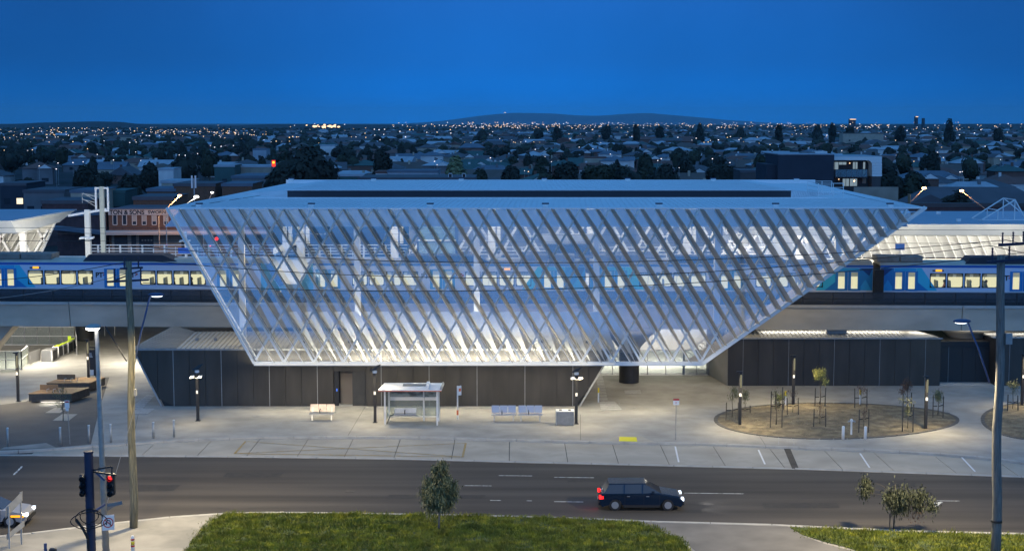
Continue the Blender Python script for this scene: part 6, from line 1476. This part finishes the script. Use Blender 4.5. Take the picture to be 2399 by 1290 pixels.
# curved inner corner of the frame
c_ = ap(2036, 374.8); r_ = 1.0; pts = [(c_.x, -2.6, c_.z-GZ0-.001), (c_.x, -2.6, c_.z-GZ0-r_)]+[(c_.x-r_+r_*cos(a), -2.6, c_.z-GZ0-r_+r_*sin(a)) for a in [pi/2*k/6 for k in range(1, 7)]]
B().prism(pts, (0, 3, 0)).build('white_frame', 'white_paint', ro)
bx(1811, 1936, 359, 361, -5.9, 12, 'roof_edge', 'roof_pale'); bx(1936, 2058, 365.4, 366.4, -2.3, 12, 'roof', 'roof_pale')
bx(1914, 1943, 355, 362, 2, 5, 'plant_room', 'wall_white'); bx(1880, 1896, 356, 361.5, 1, 4, 'plant_unit', 'wall_grey'); bx(1898, 1912, 357, 361.5, 1, 4, 'plant_unit', 'wall_grey')
for px0, px1, py0, py1, m in ((1950, 1956, 380, 397, 'curtain_lit'), (1958, 1965, 380, 397, 'curtain_lit'), (1967, 1975, 380, 386, 'curtain_lit'), (1976, 1984, 380, 386, 'curtain_lit'), (2000, 2004, 380, 396, 'curtain_lit'), (2006, 2010, 380, 396, 'curtain_lit'), (2024, 2028, 380, 396, 'curtain_lit'), (2024, 2028, 398, 407, 'curtain_lit'),
        (1976, 1982, 419, 436, 'curtain_lit'), (1984, 1990, 419, 436, 'curtain_lit'), (1993, 2000, 419, 436, 'curtain_lit'), (2001, 2009, 419, 436, 'curtain_lit'), (2022, 2030, 418, 430, 'blind')): bx(px0, px1, py0, py1, .5, .59, 'window', m)
for px, py in ((1944, 383), (1991.5, 382.5), (1966, 420), (2002, 424)):
    q_ = ap(px, py); B().blob((q_.x, .3, q_.z-GZ0), .12, 1, 0, 1).build('wall_light', 'lamp_far_warm' if px != 2002 else 'lamp_sodium', ro)
bx(1952, 2026, 413.5, 415.5, -2.2, .5, 'balcony_slab', 'wall_charcoal')
for k in range(6): bx(1952+12.3*k+.3, 1952+12.3*(k+1)-.3, 396.5, 413.3, -2.2, -2.14, 'balcony_panel', 'balcony_glass')
for k in range(7): bx(1952+12.3*k-.3, 1952+12.3*k+.3, 396.2, 413.4, -2.22, -2.12, 'balcony_post', 'curtain_lit' if False else 'wall_grey')
bx(2036, 2056, 413.5, 440, -2.4, .5, 'frame_leg', 'wall_charcoal'); bx(1985, 2086, 435, 470, -6, -5.7, 'garden_wall', 'render_beige')
# shops and sheds between the station and the suburb, left to right
BL = [(0, 60, 430, 330, 14, 'wall_navy', 'roof_slate', 'dark low shed at the far left behind the left canopy'), (55, 150, 446, 300, 14, 'wall_grey', 'roof_slate', 'long grey-roofed shed behind the left canopy'),
 (98, 205, 471, 262, 12, 'brick_dark', 'roof_slate', 'dark brick shop with blue-grey roof right above the left canopy tip'), (165, 232, 446, 290, 12, 'wall_cream', 'roof_blue', 'pale building behind the overhead wire mast'),
 (255, 292, 447, 300, 10, 'roof_green', 'roof_green', 'teal shed right of the overhead wire mast'), (312, 405, 462, 262, 12, 'brick', 'roof_slate', 'dark red brick box building above the shop sign'),
 (344, 410, 443, 300, 12, 'brick', 'roof_blue', 'brick building with pale blue roof edge behind the brick box'), (378, 440, 424, 345, 12, 'wall_cream', 'roof_pale', 'beige windowless block left of the antennas'),
 (407, 503, 431, 300, 12, 'brick', 'roof_slate', 'wide brick box with a parapet behind the antennas'), (502, 549, 387, 430, 12, 'roof_green', 'roof_pale', 'teal building with a spiky pale roof edge'), (549, 634, 388, 440, 10, 'render_beige', 'roof_pale', 'low brick red row right of the teal building'),
 (371, 406, 395, 420, 10, 'wall_white', 'roof_pale', 'small white cube house among the trees at left'), (543, 640, 413, 350, 20, 'wall_grey', 'roof_blue', 'wide blue-grey roofed store left of the big tree'), (520, 590, 431, 300, 12, 'brick', 'roof_blue', 'brick store with blue roof in front of the wide store'),
 (793, 852, 409, 390, 10, 'roof_green', 'roof_pale', 'low teal and white shop right of the big tree'), (908, 1027, 400, 400, 12, 'roof_pale', 'roof_blue', 'long pale blue box building behind the canopy roof'), (840, 1112, 417, 350, 20, 'wall_grey', 'roof_slate', 'long dark flat roof just above the canopy roof'),
 (880, 906, 402, 402, 10, 'wall_white', 'roof_terracotta', 'small white gabled shop left of the long pale blue box'), (750, 784, 340, 800, 12, 'wall_white', 'roof_pale', 'white flat building above the big tree'), (592, 624, 349, 760, 12, 'roof_pale', 'roof_blue', 'white stepped building left of the big tree top'),
 (1735, 1788, 400, 370, 12, 'wall_charcoal', 'roof_slate', 'dark block adjoining the apartment block at left'), (2130, 2399, 478, 235, 2, 'brick_dark', 'wall_charcoal', 'dark brick wall running behind the far right canopy'),
 (1370, 1420, 368, 640, 10, 'wall_cream', 'roof_terracotta', 'wide cream house row'), (1975, 2070, 312, 1300, 14, 'wall_cream', 'roof_brown', 'long cream school-like building near the horizon at right')]
for px0, px1, pyt, Y, dp, wl_, rf, lab in BL: block(px0, px1, pyt, Y, dp, lab, wl_, rf, wins=0 if dp < 5 else max(0, int((px1-px0)/24)), lit=(px0 % 3 == 0))
for px in (1055, 1087):
    q_ = PY(px, 418, 352); ro = thing('roof_cowl', 'white-framed roof box on the long dark roof, '+('left one' if px == 1055 else 'right one'), 'roof box', (q_.x, 352, q_.z)); B().box(-.4, .4, 0, .8, 0, 1.2).build('box', 'window_dark', ro)
    for s in (-.42, .42): B().box(s-.06, s+.06, -.05, .02, 0, 1.25).build('frame', 'white_paint', ro)
    B().box(-.48, .48, -.05, .02, 1.1, 1.25).build('frame', 'white_paint', ro)
q_ = PY(641, 383, 380); ro = thing('shop_sign', 'glowing red and yellow sign beside the big dark tree', 'sign', (q_.x, 380, GZ0)); B().tube([(0, 0, 0), (0, 0, q_.z-GZ0-.6)], .1, 6).build('post', 'galvanised', ro)
B().box(-.45, .45, -.1, .1, q_.z-GZ0-.8, q_.z-GZ0+.8).build('sign_panel', glow('sign_red', (1, .05, .03), 1.5), ro); B().lathe((0, 0, q_.z-GZ0), [(.05, 0), (.3, .02), (.3, .5), (.05, .52)], 12).build('emblem', glow('sign_yellow', (1, .7, .05), 2), ro)
# ---------------------------------------------------------------- houses
ROOFS = ['roof_slate', 'roof_terracotta', 'roof_brown', 'roof_blue', 'roof_green', 'roof_pale']; RN = ['slate grey', 'terracotta', 'brown', 'blue-grey', 'dark green', 'pale metal']
WALLS = ['wall_white', 'wall_cream', 'wall_brick', 'wall_grey']; WN = ['white', 'cream', 'brick', 'grey']
def roof_geo(b, w, d, h, rh, gable, e=.5):
    x0, x1, y0, y1 = -w/2-e, w/2+e, -d/2-e, d/2+e; i = 0 if gable else d/2
    vs = [(x0, y0, h), (x1, y0, h), (x1, y1, h), (x0, y1, h), (x0+i, 0, h+rh), (x1-i, 0, h+rh)]
    b.add(vs, [(0, 1, 5, 4), (2, 3, 4, 5), (1, 2, 5), (3, 0, 4), (3, 2, 1, 0)]); return b
def make_house(shape, rf, wl_, rnd):
    w_, d_, h_, rh = [(14, 10, 3, 2.2), (18, 11, 3, 2.6), (11, 12, 5.6, 2.2), (15, 9, 3, 3.0)][shape]
    ro = thing('house', 'x', 'house', (0, 0, GZ0)); B().box(-w_/2, w_/2, -d_/2, d_/2, 0, h_).build('wall', wl_, ro)
    r = roof_geo(B(), w_, d_, h_+.01, rh, shape == 3).build('roof', rf, ro)
    if shape in (1, 2):   # front gable wing
        b = B(); gx = w_*.22; b.box(gx-2.6, gx+2.6, -d_/2-2.5, -d_/2-.01, 0, h_); b.build('wall', wl_, ro)
        B().prism([(gx-3, -d_/2-2.9, h_+.02), (gx+3, -d_/2-2.9, h_+.02), (gx, -d_/2-2.9, h_+1.7)], (0, 5, 0)).build('roof', rf, ro)
        B().prism([(gx-2.5, -d_/2-2.95, h_+.02), (gx+2.5, -d_/2-2.95, h_+.02), (gx, -d_/2-2.95, h_+1.45)], (0, .03, 0)).build('gable', 'wall_white', ro)
        B().box(gx-1.2, gx+1.2, -d_/2-2.56, -d_/2-2.51, .9, 2.2).build('window', 'window_dark', ro)
    else: B().box(w_*.2, w_*.2+2.2, -d_/2-.05, -d_/2-.01, .9, 2.2).build('window', 'window_dark', ro)
    B().box(-w_*.3-1, -w_*.3+1, -d_/2-.05, -d_/2-.01, .9, 2.2).build('window', 'lit_window' if rnd.random() < .12 else 'window_dark', ro)
    B().box(-w_*.1-.4, -w_*.1+.4, 1.0, 1.7, h_+.5, h_+rh+.7).build('chimney', wl_, ro)
    return ro
rnd = random.Random(11)
prot = []
for k in range(24):
    s, r_, w2 = k % 4, (k*5+k//6) % 6, (k*7+k//4) % 4; h0 = make_house(s, ROOFS[r_], WALLS[w2], rnd); prot.append((h0, snapshot(h0), s, r_, w2))
SH = ['low hip-roofed', 'wide front-gabled', 'two-storey gabled', 'long gable-ended']
def region(px): 
    return ('far left', 'left', 'left of centre', 'centre', 'right of centre', 'right', 'far right')[min(6, max(0, int(px/343)))]
BIG = [(700, 84, 330), (895, 26, 425), (1065, 38, 400), (1265, 26, 420), (1355, 50, 400), (1450, 50, 410), (1550, 45, 430), (1690, 42, 430), (2090, 60, 330), (300, 40, 330), (50, 40, 360), (420, 34, 420)]
used_h = set(); cells = []; n_house = 0; street = []
Y = 405.0
while Y < 860:
    x = -(Y*.36); 
    while x < Y*.36:
        px = W2+F*x/(Y+2); xx = x+rnd.uniform(-3, 3); yy = Y+rnd.uniform(-5, 5)
        skip = (px < 640 and Y < 520) or (px < 780 and rnd.random() < .42) or (1780 < px < 2090 and Y < 460) or (760 < px < 1130 and Y < 440) or any(abs(px-b0) < b1*.6 and abs(Y-b2) < 25 for b0, b1, b2 in BIG)
        if not skip and n_house < 275:
            k = rnd.randrange(24); h0, sn, s, r_, w2 = prot[k]; zone = 'near' if Y < 520 else 'middle distance' if Y < 690 else 'distant'
            lab = f"{SH[s]} {WN[w2]} house with {RN[r_]} roof, {zone}, {region(px)}"
            c_ = dup(sn, (xx, yy, GZ0), rz=rnd.choice((0, 0, pi/2, pi, .3, -.25))+rnd.uniform(-.1, .1), label=lab, group=f"{RN[r_]} roofed {SH[s]} houses, {zone}, {region(px)}"); n_house += 1
        cells.append((xx, yy)); x += 25
    street.append(Y+15); Y += 33
for h0, sn, *_ in prot:
    for c_ in kids(h0): bpy.data.objects.remove(c_)
    bpy.data.objects.remove(h0)
# bigger dark-roofed house at right edge
q_ = PY(2300, 435, 270); ro = thing('house', 'large dark-roofed house above the far right canopy with two lit windows', 'house', (q_.x, 276, GZ0), -.08)
B().box(-13, 14, -5, 6, 0, 6.3).build('wall', 'wall_charcoal', ro); roof_geo(B(), 27, 12, 6.31, 3.6, False).build('roof', 'roof_slate', ro)
B().prism([(-15, -7.5, 6.2), (-3, -7.5, 6.2), (-9, -7.5, 8.8)], (0, 8, 0)).build('roof', 'roof_slate', ro)
for x, m, w3 in ((-8, 'lit_window', .8), (-3.5, 'lit_window', .5), (7, 'curtain_lit', 1.0), (12, 'wall_white', 1.2)): B().box(x-w3, x+w3, -5.06, -5.003, 3.6, 5.0).build('window', m, ro)
# ---------------------------------------------------------------- trees of the suburb
def crown_geo(b, c, rx, rz, n, s, rnd, lumps=9):
    cs = []
    for _ in range(lumps):
        while True:
            v = Vector((rnd.uniform(-1, 1), rnd.uniform(-1, 1), rnd.uniform(-1, 1)))
            if v.length < 1: break
        cs.append((v*.62, rnd.uniform(.35, .6)))
    for i in range(n):
        v, r = cs[rnd.randrange(lumps)]; d = Vector((rnd.gauss(0, 1), rnd.gauss(0, 1), rnd.gauss(0, 1))).normalized()*r*rnd.uniform(.75, 1.05); p = v+d
        q = Vector(c)+Vector((p.x*rx, p.y*rx, p.z*rz)); u = Vector((rnd.gauss(0, 1), rnd.gauss(0, 1), rnd.gauss(0, 1))).normalized(); t = d.cross(u).normalized(); w = d.cross(t).normalized()
        t = (t+d.normalized()*rnd.uniform(-.5, .5))*s*rnd.uniform(.6, 1.3); w = w*s*rnd.uniform(.5, 1.1); b.add([q-t-w, q+t-w*.6, q+t*.7+w, q-t*.8+w*.8], [(0, 1, 2, 3)])
def make_tree(rx, h, m, rnd, n=900, s=.42, cone=False):
    ro = thing('tree', 'x', 'tree', (0, 0, GZ0)); B().tube([(0, 0, 0), (.1, 0, h*.35), (0, .1, h*.7)], .22*h/9, 6, r2=.05).build('trunk', 'bark', ro)
    b = B(); crown_geo(b, (0, 0, h*.58), rx, h*.44, n, s, rnd)
    b.blob((0, 0, h*.57), 1, 2, .15, rnd.random()*9, (rx*.72, rx*.72, h*.34)); b.build('crown', m, ro)
    return ro
rnd = random.Random(21); tp = []
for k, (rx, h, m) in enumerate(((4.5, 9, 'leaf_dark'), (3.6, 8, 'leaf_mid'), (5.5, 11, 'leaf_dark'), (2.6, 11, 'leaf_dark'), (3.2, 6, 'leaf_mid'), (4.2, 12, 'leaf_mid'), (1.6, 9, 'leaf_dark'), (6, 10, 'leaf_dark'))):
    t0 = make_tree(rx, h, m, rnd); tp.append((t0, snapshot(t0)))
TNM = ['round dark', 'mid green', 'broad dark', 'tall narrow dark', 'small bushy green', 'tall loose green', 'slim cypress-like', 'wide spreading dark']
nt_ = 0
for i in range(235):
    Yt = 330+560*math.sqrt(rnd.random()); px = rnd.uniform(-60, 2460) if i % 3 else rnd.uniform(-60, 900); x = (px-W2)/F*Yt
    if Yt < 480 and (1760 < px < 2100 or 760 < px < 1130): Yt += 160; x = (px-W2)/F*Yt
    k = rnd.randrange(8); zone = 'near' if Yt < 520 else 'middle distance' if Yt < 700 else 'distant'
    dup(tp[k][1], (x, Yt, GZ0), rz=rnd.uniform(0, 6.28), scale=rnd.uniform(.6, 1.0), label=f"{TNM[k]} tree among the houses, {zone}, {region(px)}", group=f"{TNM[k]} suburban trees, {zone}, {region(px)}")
for t0, _ in tp:
    for c_ in kids(t0): bpy.data.objects.remove(c_)
    bpy.data.objects.remove(t0)
def big_tree(px, wpx, pyt, Y, label, m='leaf_dark', n=4500, s=.5, lumps=16, seed=1):
    rnd = random.Random(seed); top = PY(px, pyt, Y); h = top.z-GZ0; rx = wpx/2*Y/F; ro = thing('large_tree', label, 'tree', (top.x, Y, GZ0))
    t = B(); t.tube([(0, 0, 0), (.2, 0, h*.3), (0, .2, h*.6)], .45, 8, r2=.15)
    for k in range(5): a = k*1.3; t.tube([(0, 0, h*.3), (rx*.3*cos(a), rx*.3*sin(a), h*.5), (rx*.6*cos(a), rx*.6*sin(a), h*.7)], .16, 5, r2=.05)
    t.build('trunk', 'bark', ro); b = B(); crown_geo(b, (0, 0, h*.5), rx*1.02, h*.5, n, s, rnd, lumps); b.blob((0, 0, h*.48), 1, 3, .12, seed, (rx*.72, rx*.6, h*.38)); b.build('crown', m, ro)
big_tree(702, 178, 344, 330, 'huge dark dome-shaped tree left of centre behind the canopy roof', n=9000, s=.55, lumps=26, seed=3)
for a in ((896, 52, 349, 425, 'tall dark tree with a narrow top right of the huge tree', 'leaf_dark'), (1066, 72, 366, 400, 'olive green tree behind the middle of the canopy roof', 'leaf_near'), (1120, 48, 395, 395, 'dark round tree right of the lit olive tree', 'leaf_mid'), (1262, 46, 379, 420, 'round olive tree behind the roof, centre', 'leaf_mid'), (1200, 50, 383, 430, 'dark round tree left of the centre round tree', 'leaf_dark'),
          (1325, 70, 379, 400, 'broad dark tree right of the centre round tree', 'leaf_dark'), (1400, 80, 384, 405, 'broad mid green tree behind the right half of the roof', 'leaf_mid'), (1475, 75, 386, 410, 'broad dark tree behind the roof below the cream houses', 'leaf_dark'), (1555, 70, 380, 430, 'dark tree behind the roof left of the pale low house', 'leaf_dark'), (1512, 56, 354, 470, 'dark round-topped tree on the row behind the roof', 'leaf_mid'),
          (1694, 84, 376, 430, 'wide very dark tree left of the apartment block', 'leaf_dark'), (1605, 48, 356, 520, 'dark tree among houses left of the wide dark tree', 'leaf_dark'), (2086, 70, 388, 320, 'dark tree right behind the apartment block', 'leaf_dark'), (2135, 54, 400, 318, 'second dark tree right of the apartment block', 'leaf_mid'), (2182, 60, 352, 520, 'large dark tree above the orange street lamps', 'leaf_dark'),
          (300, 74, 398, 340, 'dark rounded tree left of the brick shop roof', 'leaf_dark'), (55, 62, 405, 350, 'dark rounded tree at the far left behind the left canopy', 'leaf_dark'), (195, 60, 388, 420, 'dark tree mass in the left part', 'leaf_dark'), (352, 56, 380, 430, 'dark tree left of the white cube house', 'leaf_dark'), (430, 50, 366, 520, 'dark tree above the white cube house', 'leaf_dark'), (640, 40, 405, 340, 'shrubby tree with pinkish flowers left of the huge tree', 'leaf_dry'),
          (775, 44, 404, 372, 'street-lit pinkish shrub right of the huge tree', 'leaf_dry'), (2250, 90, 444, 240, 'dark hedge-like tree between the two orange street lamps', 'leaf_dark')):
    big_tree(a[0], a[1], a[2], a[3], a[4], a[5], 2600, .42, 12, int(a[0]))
far_lamp(752, 413, 360, 'upper of two orange lamps at the right foot of the huge tree', 0, 350, r=.3, pole='bark'); far_lamp(757.5, 423.5, 355, 'lower of two orange lamps at the right foot of the huge tree', 0, 350, r=.38, pole='bark')
# ---------------------------------------------------------------- far suburb, too small to tell apart: one object each
rnd = random.Random(31)
hb = B(); Y = 870.0
while Y < 3400:
    x = -.37*Y
    while x < .37*Y:
        dens = .75 if x/Y > -.12 else .38
        if rnd.random() < dens:
            w_, d_, h_, rh = rnd.uniform(11, 20), rnd.uniform(9, 13), rnd.choice((3, 3, 3, 5.6)), rnd.uniform(1.8, 3); cx, cy = x+rnd.uniform(-5, 5), Y+rnd.uniform(-8, 8); o = len(hb.v)
            hb.cur = 6+rnd.choice((0, 0, 1, 2, 3)); hb.box(-w_/2, w_/2, -d_/2, d_/2, 0, h_); hb.cur = rnd.choice((0, 0, 1, 2, 2, 3, 4, 5, 0, 1)); roof_geo(hb, w_, d_, h_+.01, rh, rnd.random() < .3)
            if rnd.random() < .05: hb.cur = 10; hb.box(-2, -.6, -d_/2-.1, -d_/2-.02, 1, 2.4)
            a = rnd.choice((0, 0, pi/2, .3, -.3)); ca, sa = cos(a), sin(a)
            for i in range(o, len(hb.v)): X_, Y_, Z_ = hb.v[i]; hb.v[i] = (cx+X_*ca-Y_*sa, cy+X_*sa+Y_*ca, GZ0+Z_)
        x += rnd.uniform(22, 30)
    Y += 34 if Y < 1500 else 60
hb.build('distant_houses', ROOFS+WALLS+['lit_window'], kind='stuff', label='mass of distant house roofs spreading to the horizon')
tb = B(); 
for i in range(3600):
    Yt = 850*math.exp(rnd.random()*1.9); x = rnd.uniform(-.37, .37)*Yt
    if x/Yt > -.1 and rnd.random() < .35: continue
    r_ = rnd.uniform(2, 4.8)*(1 if Yt < 2500 else 1.6); h_ = rnd.uniform(4, 9); tb.cur = rnd.randrange(2)
    tb.blob((x, Yt, GZ0+h_*.55), r_, 1, .3, rnd.random()*50, (1, 1, h_*.5/r_))
tb.build('distant_trees', ['leaf_dark', 'leaf_mid'], kind='stuff', label='mass of distant dark trees among the roofs')
# nearer tree line silhouettes on the horizon at right
for i, (px, py, wpx) in enumerate(((2224, 276, 28), (1950, 280, 22), (1492, 288, 22), (1640, 287, 22), (1545, 290, 24), (1915, 287, 26), (1825, 290, 24), (2110, 284, 24), (1305, 292, 28), (1420, 292, 24), (1260, 296, 30), (2340, 292, 30), (1990, 294, 30), (885, 320, 30), (1130, 297, 30), (1735, 292, 26))):
    Yt = 1150+(i*97) % 500; big_tree(px, wpx, py, Yt, f"dark tree silhouette number-free", 'leaf_dark', 700, .9, 8, 60+i)
    o = [x for x in bpy.data.objects if x.name.startswith('large_tree')]
SIL = ['tall dark round tree standing highest on the right skyline', 'small clumped tree on the skyline above the apartment block', 'dark pointed tree on the skyline right of the mountain', 'dark rounded tree on the skyline far right of the mountain', 'low dark tree between two skyline trees, right of the mountain', 'rounded tree just left of the clumped skyline tree', 'dark low tree on the skyline left of the apartment block', 'round tree left of the skyline tower lights', 'broad dark tree below the mountain', 'dark tree under the right slope of the mountain', 'broad tree under the mountain centre', 'low dark tree on the right edge skyline', 'wide dark tree above the apartment roof', 'slim dark tree above the small dark tree left of centre', 'dark tree under the left slope of the mountain', 'dark skyline tree right of the mountain foot']
i = 0
for o in bpy.data.objects:
    if o.get('label') == 'dark tree silhouette number-free': o['label'] = SIL[i]; i += 1
# hills
def ridge(name, prof, Y, dep, m, base=-60, seed=1, rough=1.0):
    rnd = random.Random(seed); pts = smooth(prof, 6, 2); vs = []; n = len(pts); rows = ((-dep, 0), (-dep*.6, .45), (-dep*.25, .82), (0, 1), (dep*.6, .5), (dep, 0))
    for dy, f in rows:
        for px, py in pts:
            X = (px-W2)/F*Y; zt = 21+(288.3-py)/F*Y; z = base+(zt-base)*f+ (noise.noise(Vector((X*.002, dy*.002, seed)))*rough*Y*.0004 if 0 < f else 0)
            vs.append((X, Y+dy, z))
    fs = [(r*n+k, r*n+k+1, (r+1)*n+k+1, (r+1)*n+k) for r in range(len(rows)-1) for k in range(n-1)]
    return struct(B().add(vs, fs).build(name, m, smooth=True))
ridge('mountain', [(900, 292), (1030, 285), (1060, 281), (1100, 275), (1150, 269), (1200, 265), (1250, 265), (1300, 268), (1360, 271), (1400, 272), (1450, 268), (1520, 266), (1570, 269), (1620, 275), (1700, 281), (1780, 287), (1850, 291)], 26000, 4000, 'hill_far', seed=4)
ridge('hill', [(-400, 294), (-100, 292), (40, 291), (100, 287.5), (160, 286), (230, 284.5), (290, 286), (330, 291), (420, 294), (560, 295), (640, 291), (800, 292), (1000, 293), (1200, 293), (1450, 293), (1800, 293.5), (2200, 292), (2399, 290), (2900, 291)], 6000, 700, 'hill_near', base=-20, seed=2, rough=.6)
for px0, px1, py in ((1991, 2005, 279), (2145.5, 2151, 273), (2163, 2167, 277)):
    q_ = PY(px0, py, 5000); c_ = PY(px1, py, 5000); ro = thing('tower_block', {1991: 'distant tower block on the skyline right of the apartment block', 2145.5: 'slim twin-lit tower on the right skyline', 2163: 'thin tower beside the twin-lit tower'}[px0], 'tower', (q_.x, 5000, GZ0)); B().box(0, c_.x-q_.x, 0, 20, 0, q_.z-GZ0).build('wall', 'brick_dark' if px0 == 1991 else 'wall_navy', ro)
    if px0 != 2163: B().box(0, c_.x-q_.x, -1.5, -.2, q_.z-GZ0-2, q_.z-GZ0).build('top_light', 'lamp_far_warm', ro)
# ---------------------------------------------------------------- lit street lamps of the town (individuals) and the far lights (one mass)
rnd = random.Random(41)
L1 = [(10, 322, 1), (23, 323, 1), (10, 352, 1), (24, 360, 0), (55, 354, 0), (65, 353, 0), (76, 351, 1), (205, 348.5, 1), (136, 382, 0), (92, 389, 0), (132, 396, 0), (195, 379, 0), (171, 381, 0), (228, 362, 0), (318, 356, 0), (330, 376, 0), (266, 375, 0), (244, 330, 0), (171, 332, 1), (110, 322, 0), (136, 321, 0), (52, 314, 0), (80, 322, 1), (120, 305, 1), (135, 306, 1), (122, 311, 0), (203, 310, 0), (238, 306, 1), (246, 312, 1), (277, 312, 1), (290, 312, 0), (315, 307, 1), (334, 311, 1), (350, 318, 0), (332, 329, 0), (319, 333, 0), (304, 334, 0), (388, 307, 1), (408, 307, 1), (409, 314, 1), (385, 309, 1), (365, 312, 1), (437, 308, 1), (468, 308, 1), (490, 309, 1), (509, 310, 1), (530, 311, 1), (551, 312, 1), (571, 312, 1), (579, 312, 1), (420, 363, 0), (434, 364, 0), (463, 360, 0), (487, 350, 0), (503, 345, 0), (518, 343, 0), (528, 342, 0), (547, 341, 0), (493, 341, 0),
      (616, 315, 1), (623, 315, 1), (678, 322, 1), (686, 320, 1), (695, 321, 1), (678, 331, 1), (647, 331, 1), (690, 294, 0), (877, 303, 0), (901, 303, 0), (888, 304, 0), (899, 315, 0), (878, 317, 0), (937, 308, 0), (960, 304, 1), (968, 304, 1), (1000, 310, 0), (1024, 310, 1), (1011, 291, 1), (1018, 296, 1), (857, 322, 1), (950, 321, 0), (834, 321, 0), (902, 360, 0), (828, 373, 0), (884, 374, 0), (1018, 378, 0), (1024, 386, 0), (1149, 370, 0), (1171, 325, 0), (1154, 309, 0), (1055, 304, 1), (1056, 312, 0), (1203, 333, 1), (1220, 333, 0), (1240, 323, 0), (1207, 334, 1), (1254, 350, 0), (1277, 367, 0), (1292, 379, 0), (1357, 345, 0), (1389, 349, 0), (1424, 293, 1), (1417, 306, 1), (1340, 300, 1), (1368, 302, 0), (1388, 304, 1), (1430, 361, 0), (1549, 319, 0), (1631, 324, 0), (1659, 333, 1), (1669, 372, 0), (1683, 328, 0), (1710, 381, 0), (1591, 393, 0), (1541, 376, 0), (1549, 372, 0), (1588, 322, 0), (1742, 333, 1), (1778, 336, 1), (1753, 413, 0), (1501, 417, 0), (1327, 404, 0), (1229, 400, 0), (1248, 413, 0), (1238, 402, 1),
      (1804, 339, 1), (1825, 311, 1), (1877, 314, 1), (1895, 346, 0), (1972, 353, 0), (1949, 303, 1), (1937, 317, 0), (2008, 301, 1), (2014, 320, 0), (2028, 297, 0), (2039, 299, 0), (2058, 298, 0), (2074, 320, 0), (2079, 294, 1), (2100, 364, 0), (2098, 329, 1), (2118, 298, 0), (2125, 306, 0), (2147, 301, 1), (2174, 299, 0), (2197, 333, 0), (2206, 345, 1), (2210, 369, 0), (2196, 357, 0), (2229, 299, 0), (2218, 296, 0), (2283, 312, 0), (2298, 304, 0), (2308, 343, 0), (2345, 330, 0), (2298, 355, 0), (2344, 374, 0), (2249, 403, 0), (2254, 402, 0), (2334, 297, 1), (2340, 299, 1), (2362, 290, 0), (2393, 291, 1), (2130, 374, 0), (2141, 378, 1), (2222, 325, 1)]
base_w = None; cnt = {}
for px, py, warm in L1:
    Yl = min(2600, (CH-7)/max(.0035, tan(TH+atan((py-H2)/F)))); q_ = PY(px, py, Yl)
    if py > 395: Yl = 420; q_ = PY(px, py, Yl)
    rl = max(.14, Yl*.0003)*rnd.uniform(.8, 1.35)
    lab = f"lit {'warm orange' if warm else 'white'} street lamp, {'near' if Yl < 700 else 'middle distance' if Yl < 1300 else 'far'} suburb, {region(px)}"
    ro = thing('street_lamp', lab, 'street lamp', (q_.x, Yl, GZ0), group=lab.replace('lit ', '').replace(' lamp,', ' lamps,')); h = q_.z-GZ0
    B().tube([(0, 0, 0), (0, 0, max(.3, h-rl))], .06, 4).build('pole', 'galvanised', ro)
    B().blob((0, -.1, h), rl, 1, 0, 1, (1.15, 1, .8)).build('lamp_head', 'lamp_far_warm' if warm else 'lamp_far_white', ro)
tl = [B(), B()]
for i in range(900):
    if i < 520: px = rnd.gauss(1640, 330) if i % 3 else rnd.gauss(1180, 110); py = 297-abs(rnd.gauss(0, 5))+rnd.uniform(-3, 5)
    elif i < 640: px = rnd.gauss(150, 90); py = rnd.uniform(299, 318)
    elif i < 740: px = rnd.uniform(350, 600); py = rnd.gauss(309, 4)
    else: px = rnd.uniform(0, 2399); py = rnd.uniform(296, 335)
    py = max(287, py)
    Yl = min(5200, (CH-6)/max(.003, tan(TH+atan((py-H2)/F)))); q_ = PY(px, py, Yl); tl[rnd.random() < .5].blob(q_, Yl*.00021*rnd.uniform(.6, 1.5), 1, 0, 1, (1.3, 1, .7))
for k in range(26):
    px = 765+rnd.gauss(0, 22); py = 296+rnd.gauss(0, 2.0); q_ = PY(px, py, 3600); tl[1].blob(q_, 3600*.0005*rnd.uniform(.6, 1.6), 1, 0, 1, (1.6, 1, .8))
tl[0].build('town_lights', 'lamp_far_white', kind='stuff', label='countless white lights of the distant town'); tl[1].build('town_lights', 'lamp_far_warm', kind='stuff', label='countless warm lights of the distant town')
q_ = PY(1183, 264.0, 25900); tag(B().blob(q_, 9, 1, 0, 1, (2.4, 1, .6)).build('summit_light', 'lamp_far_warm'), 'tiny lights on the summit of the far mountain', 'light')
# ================================================================ HAZE
hz = B().box(-15000, 15000, -250, 31000, -2.2, 320).build('haze', 'ink'); hz['kind'] = 'stuff'
m = bpy.data.materials.new('haze'); m.use_nodes = True; t = m.node_tree; t.nodes.remove(t.nodes['Principled BSDF'])
v = t.nodes.new('ShaderNodeVolumePrincipled'); v.inputs['Color'].default_value = (.5, .88, 1, 1); v.inputs['Density'].default_value = 3e-5; v.inputs['Anisotropy'].default_value = 0
t.links.new(v.outputs[0], t.nodes['Material Output'].inputs['Volume']); hz.data.materials[0] = m
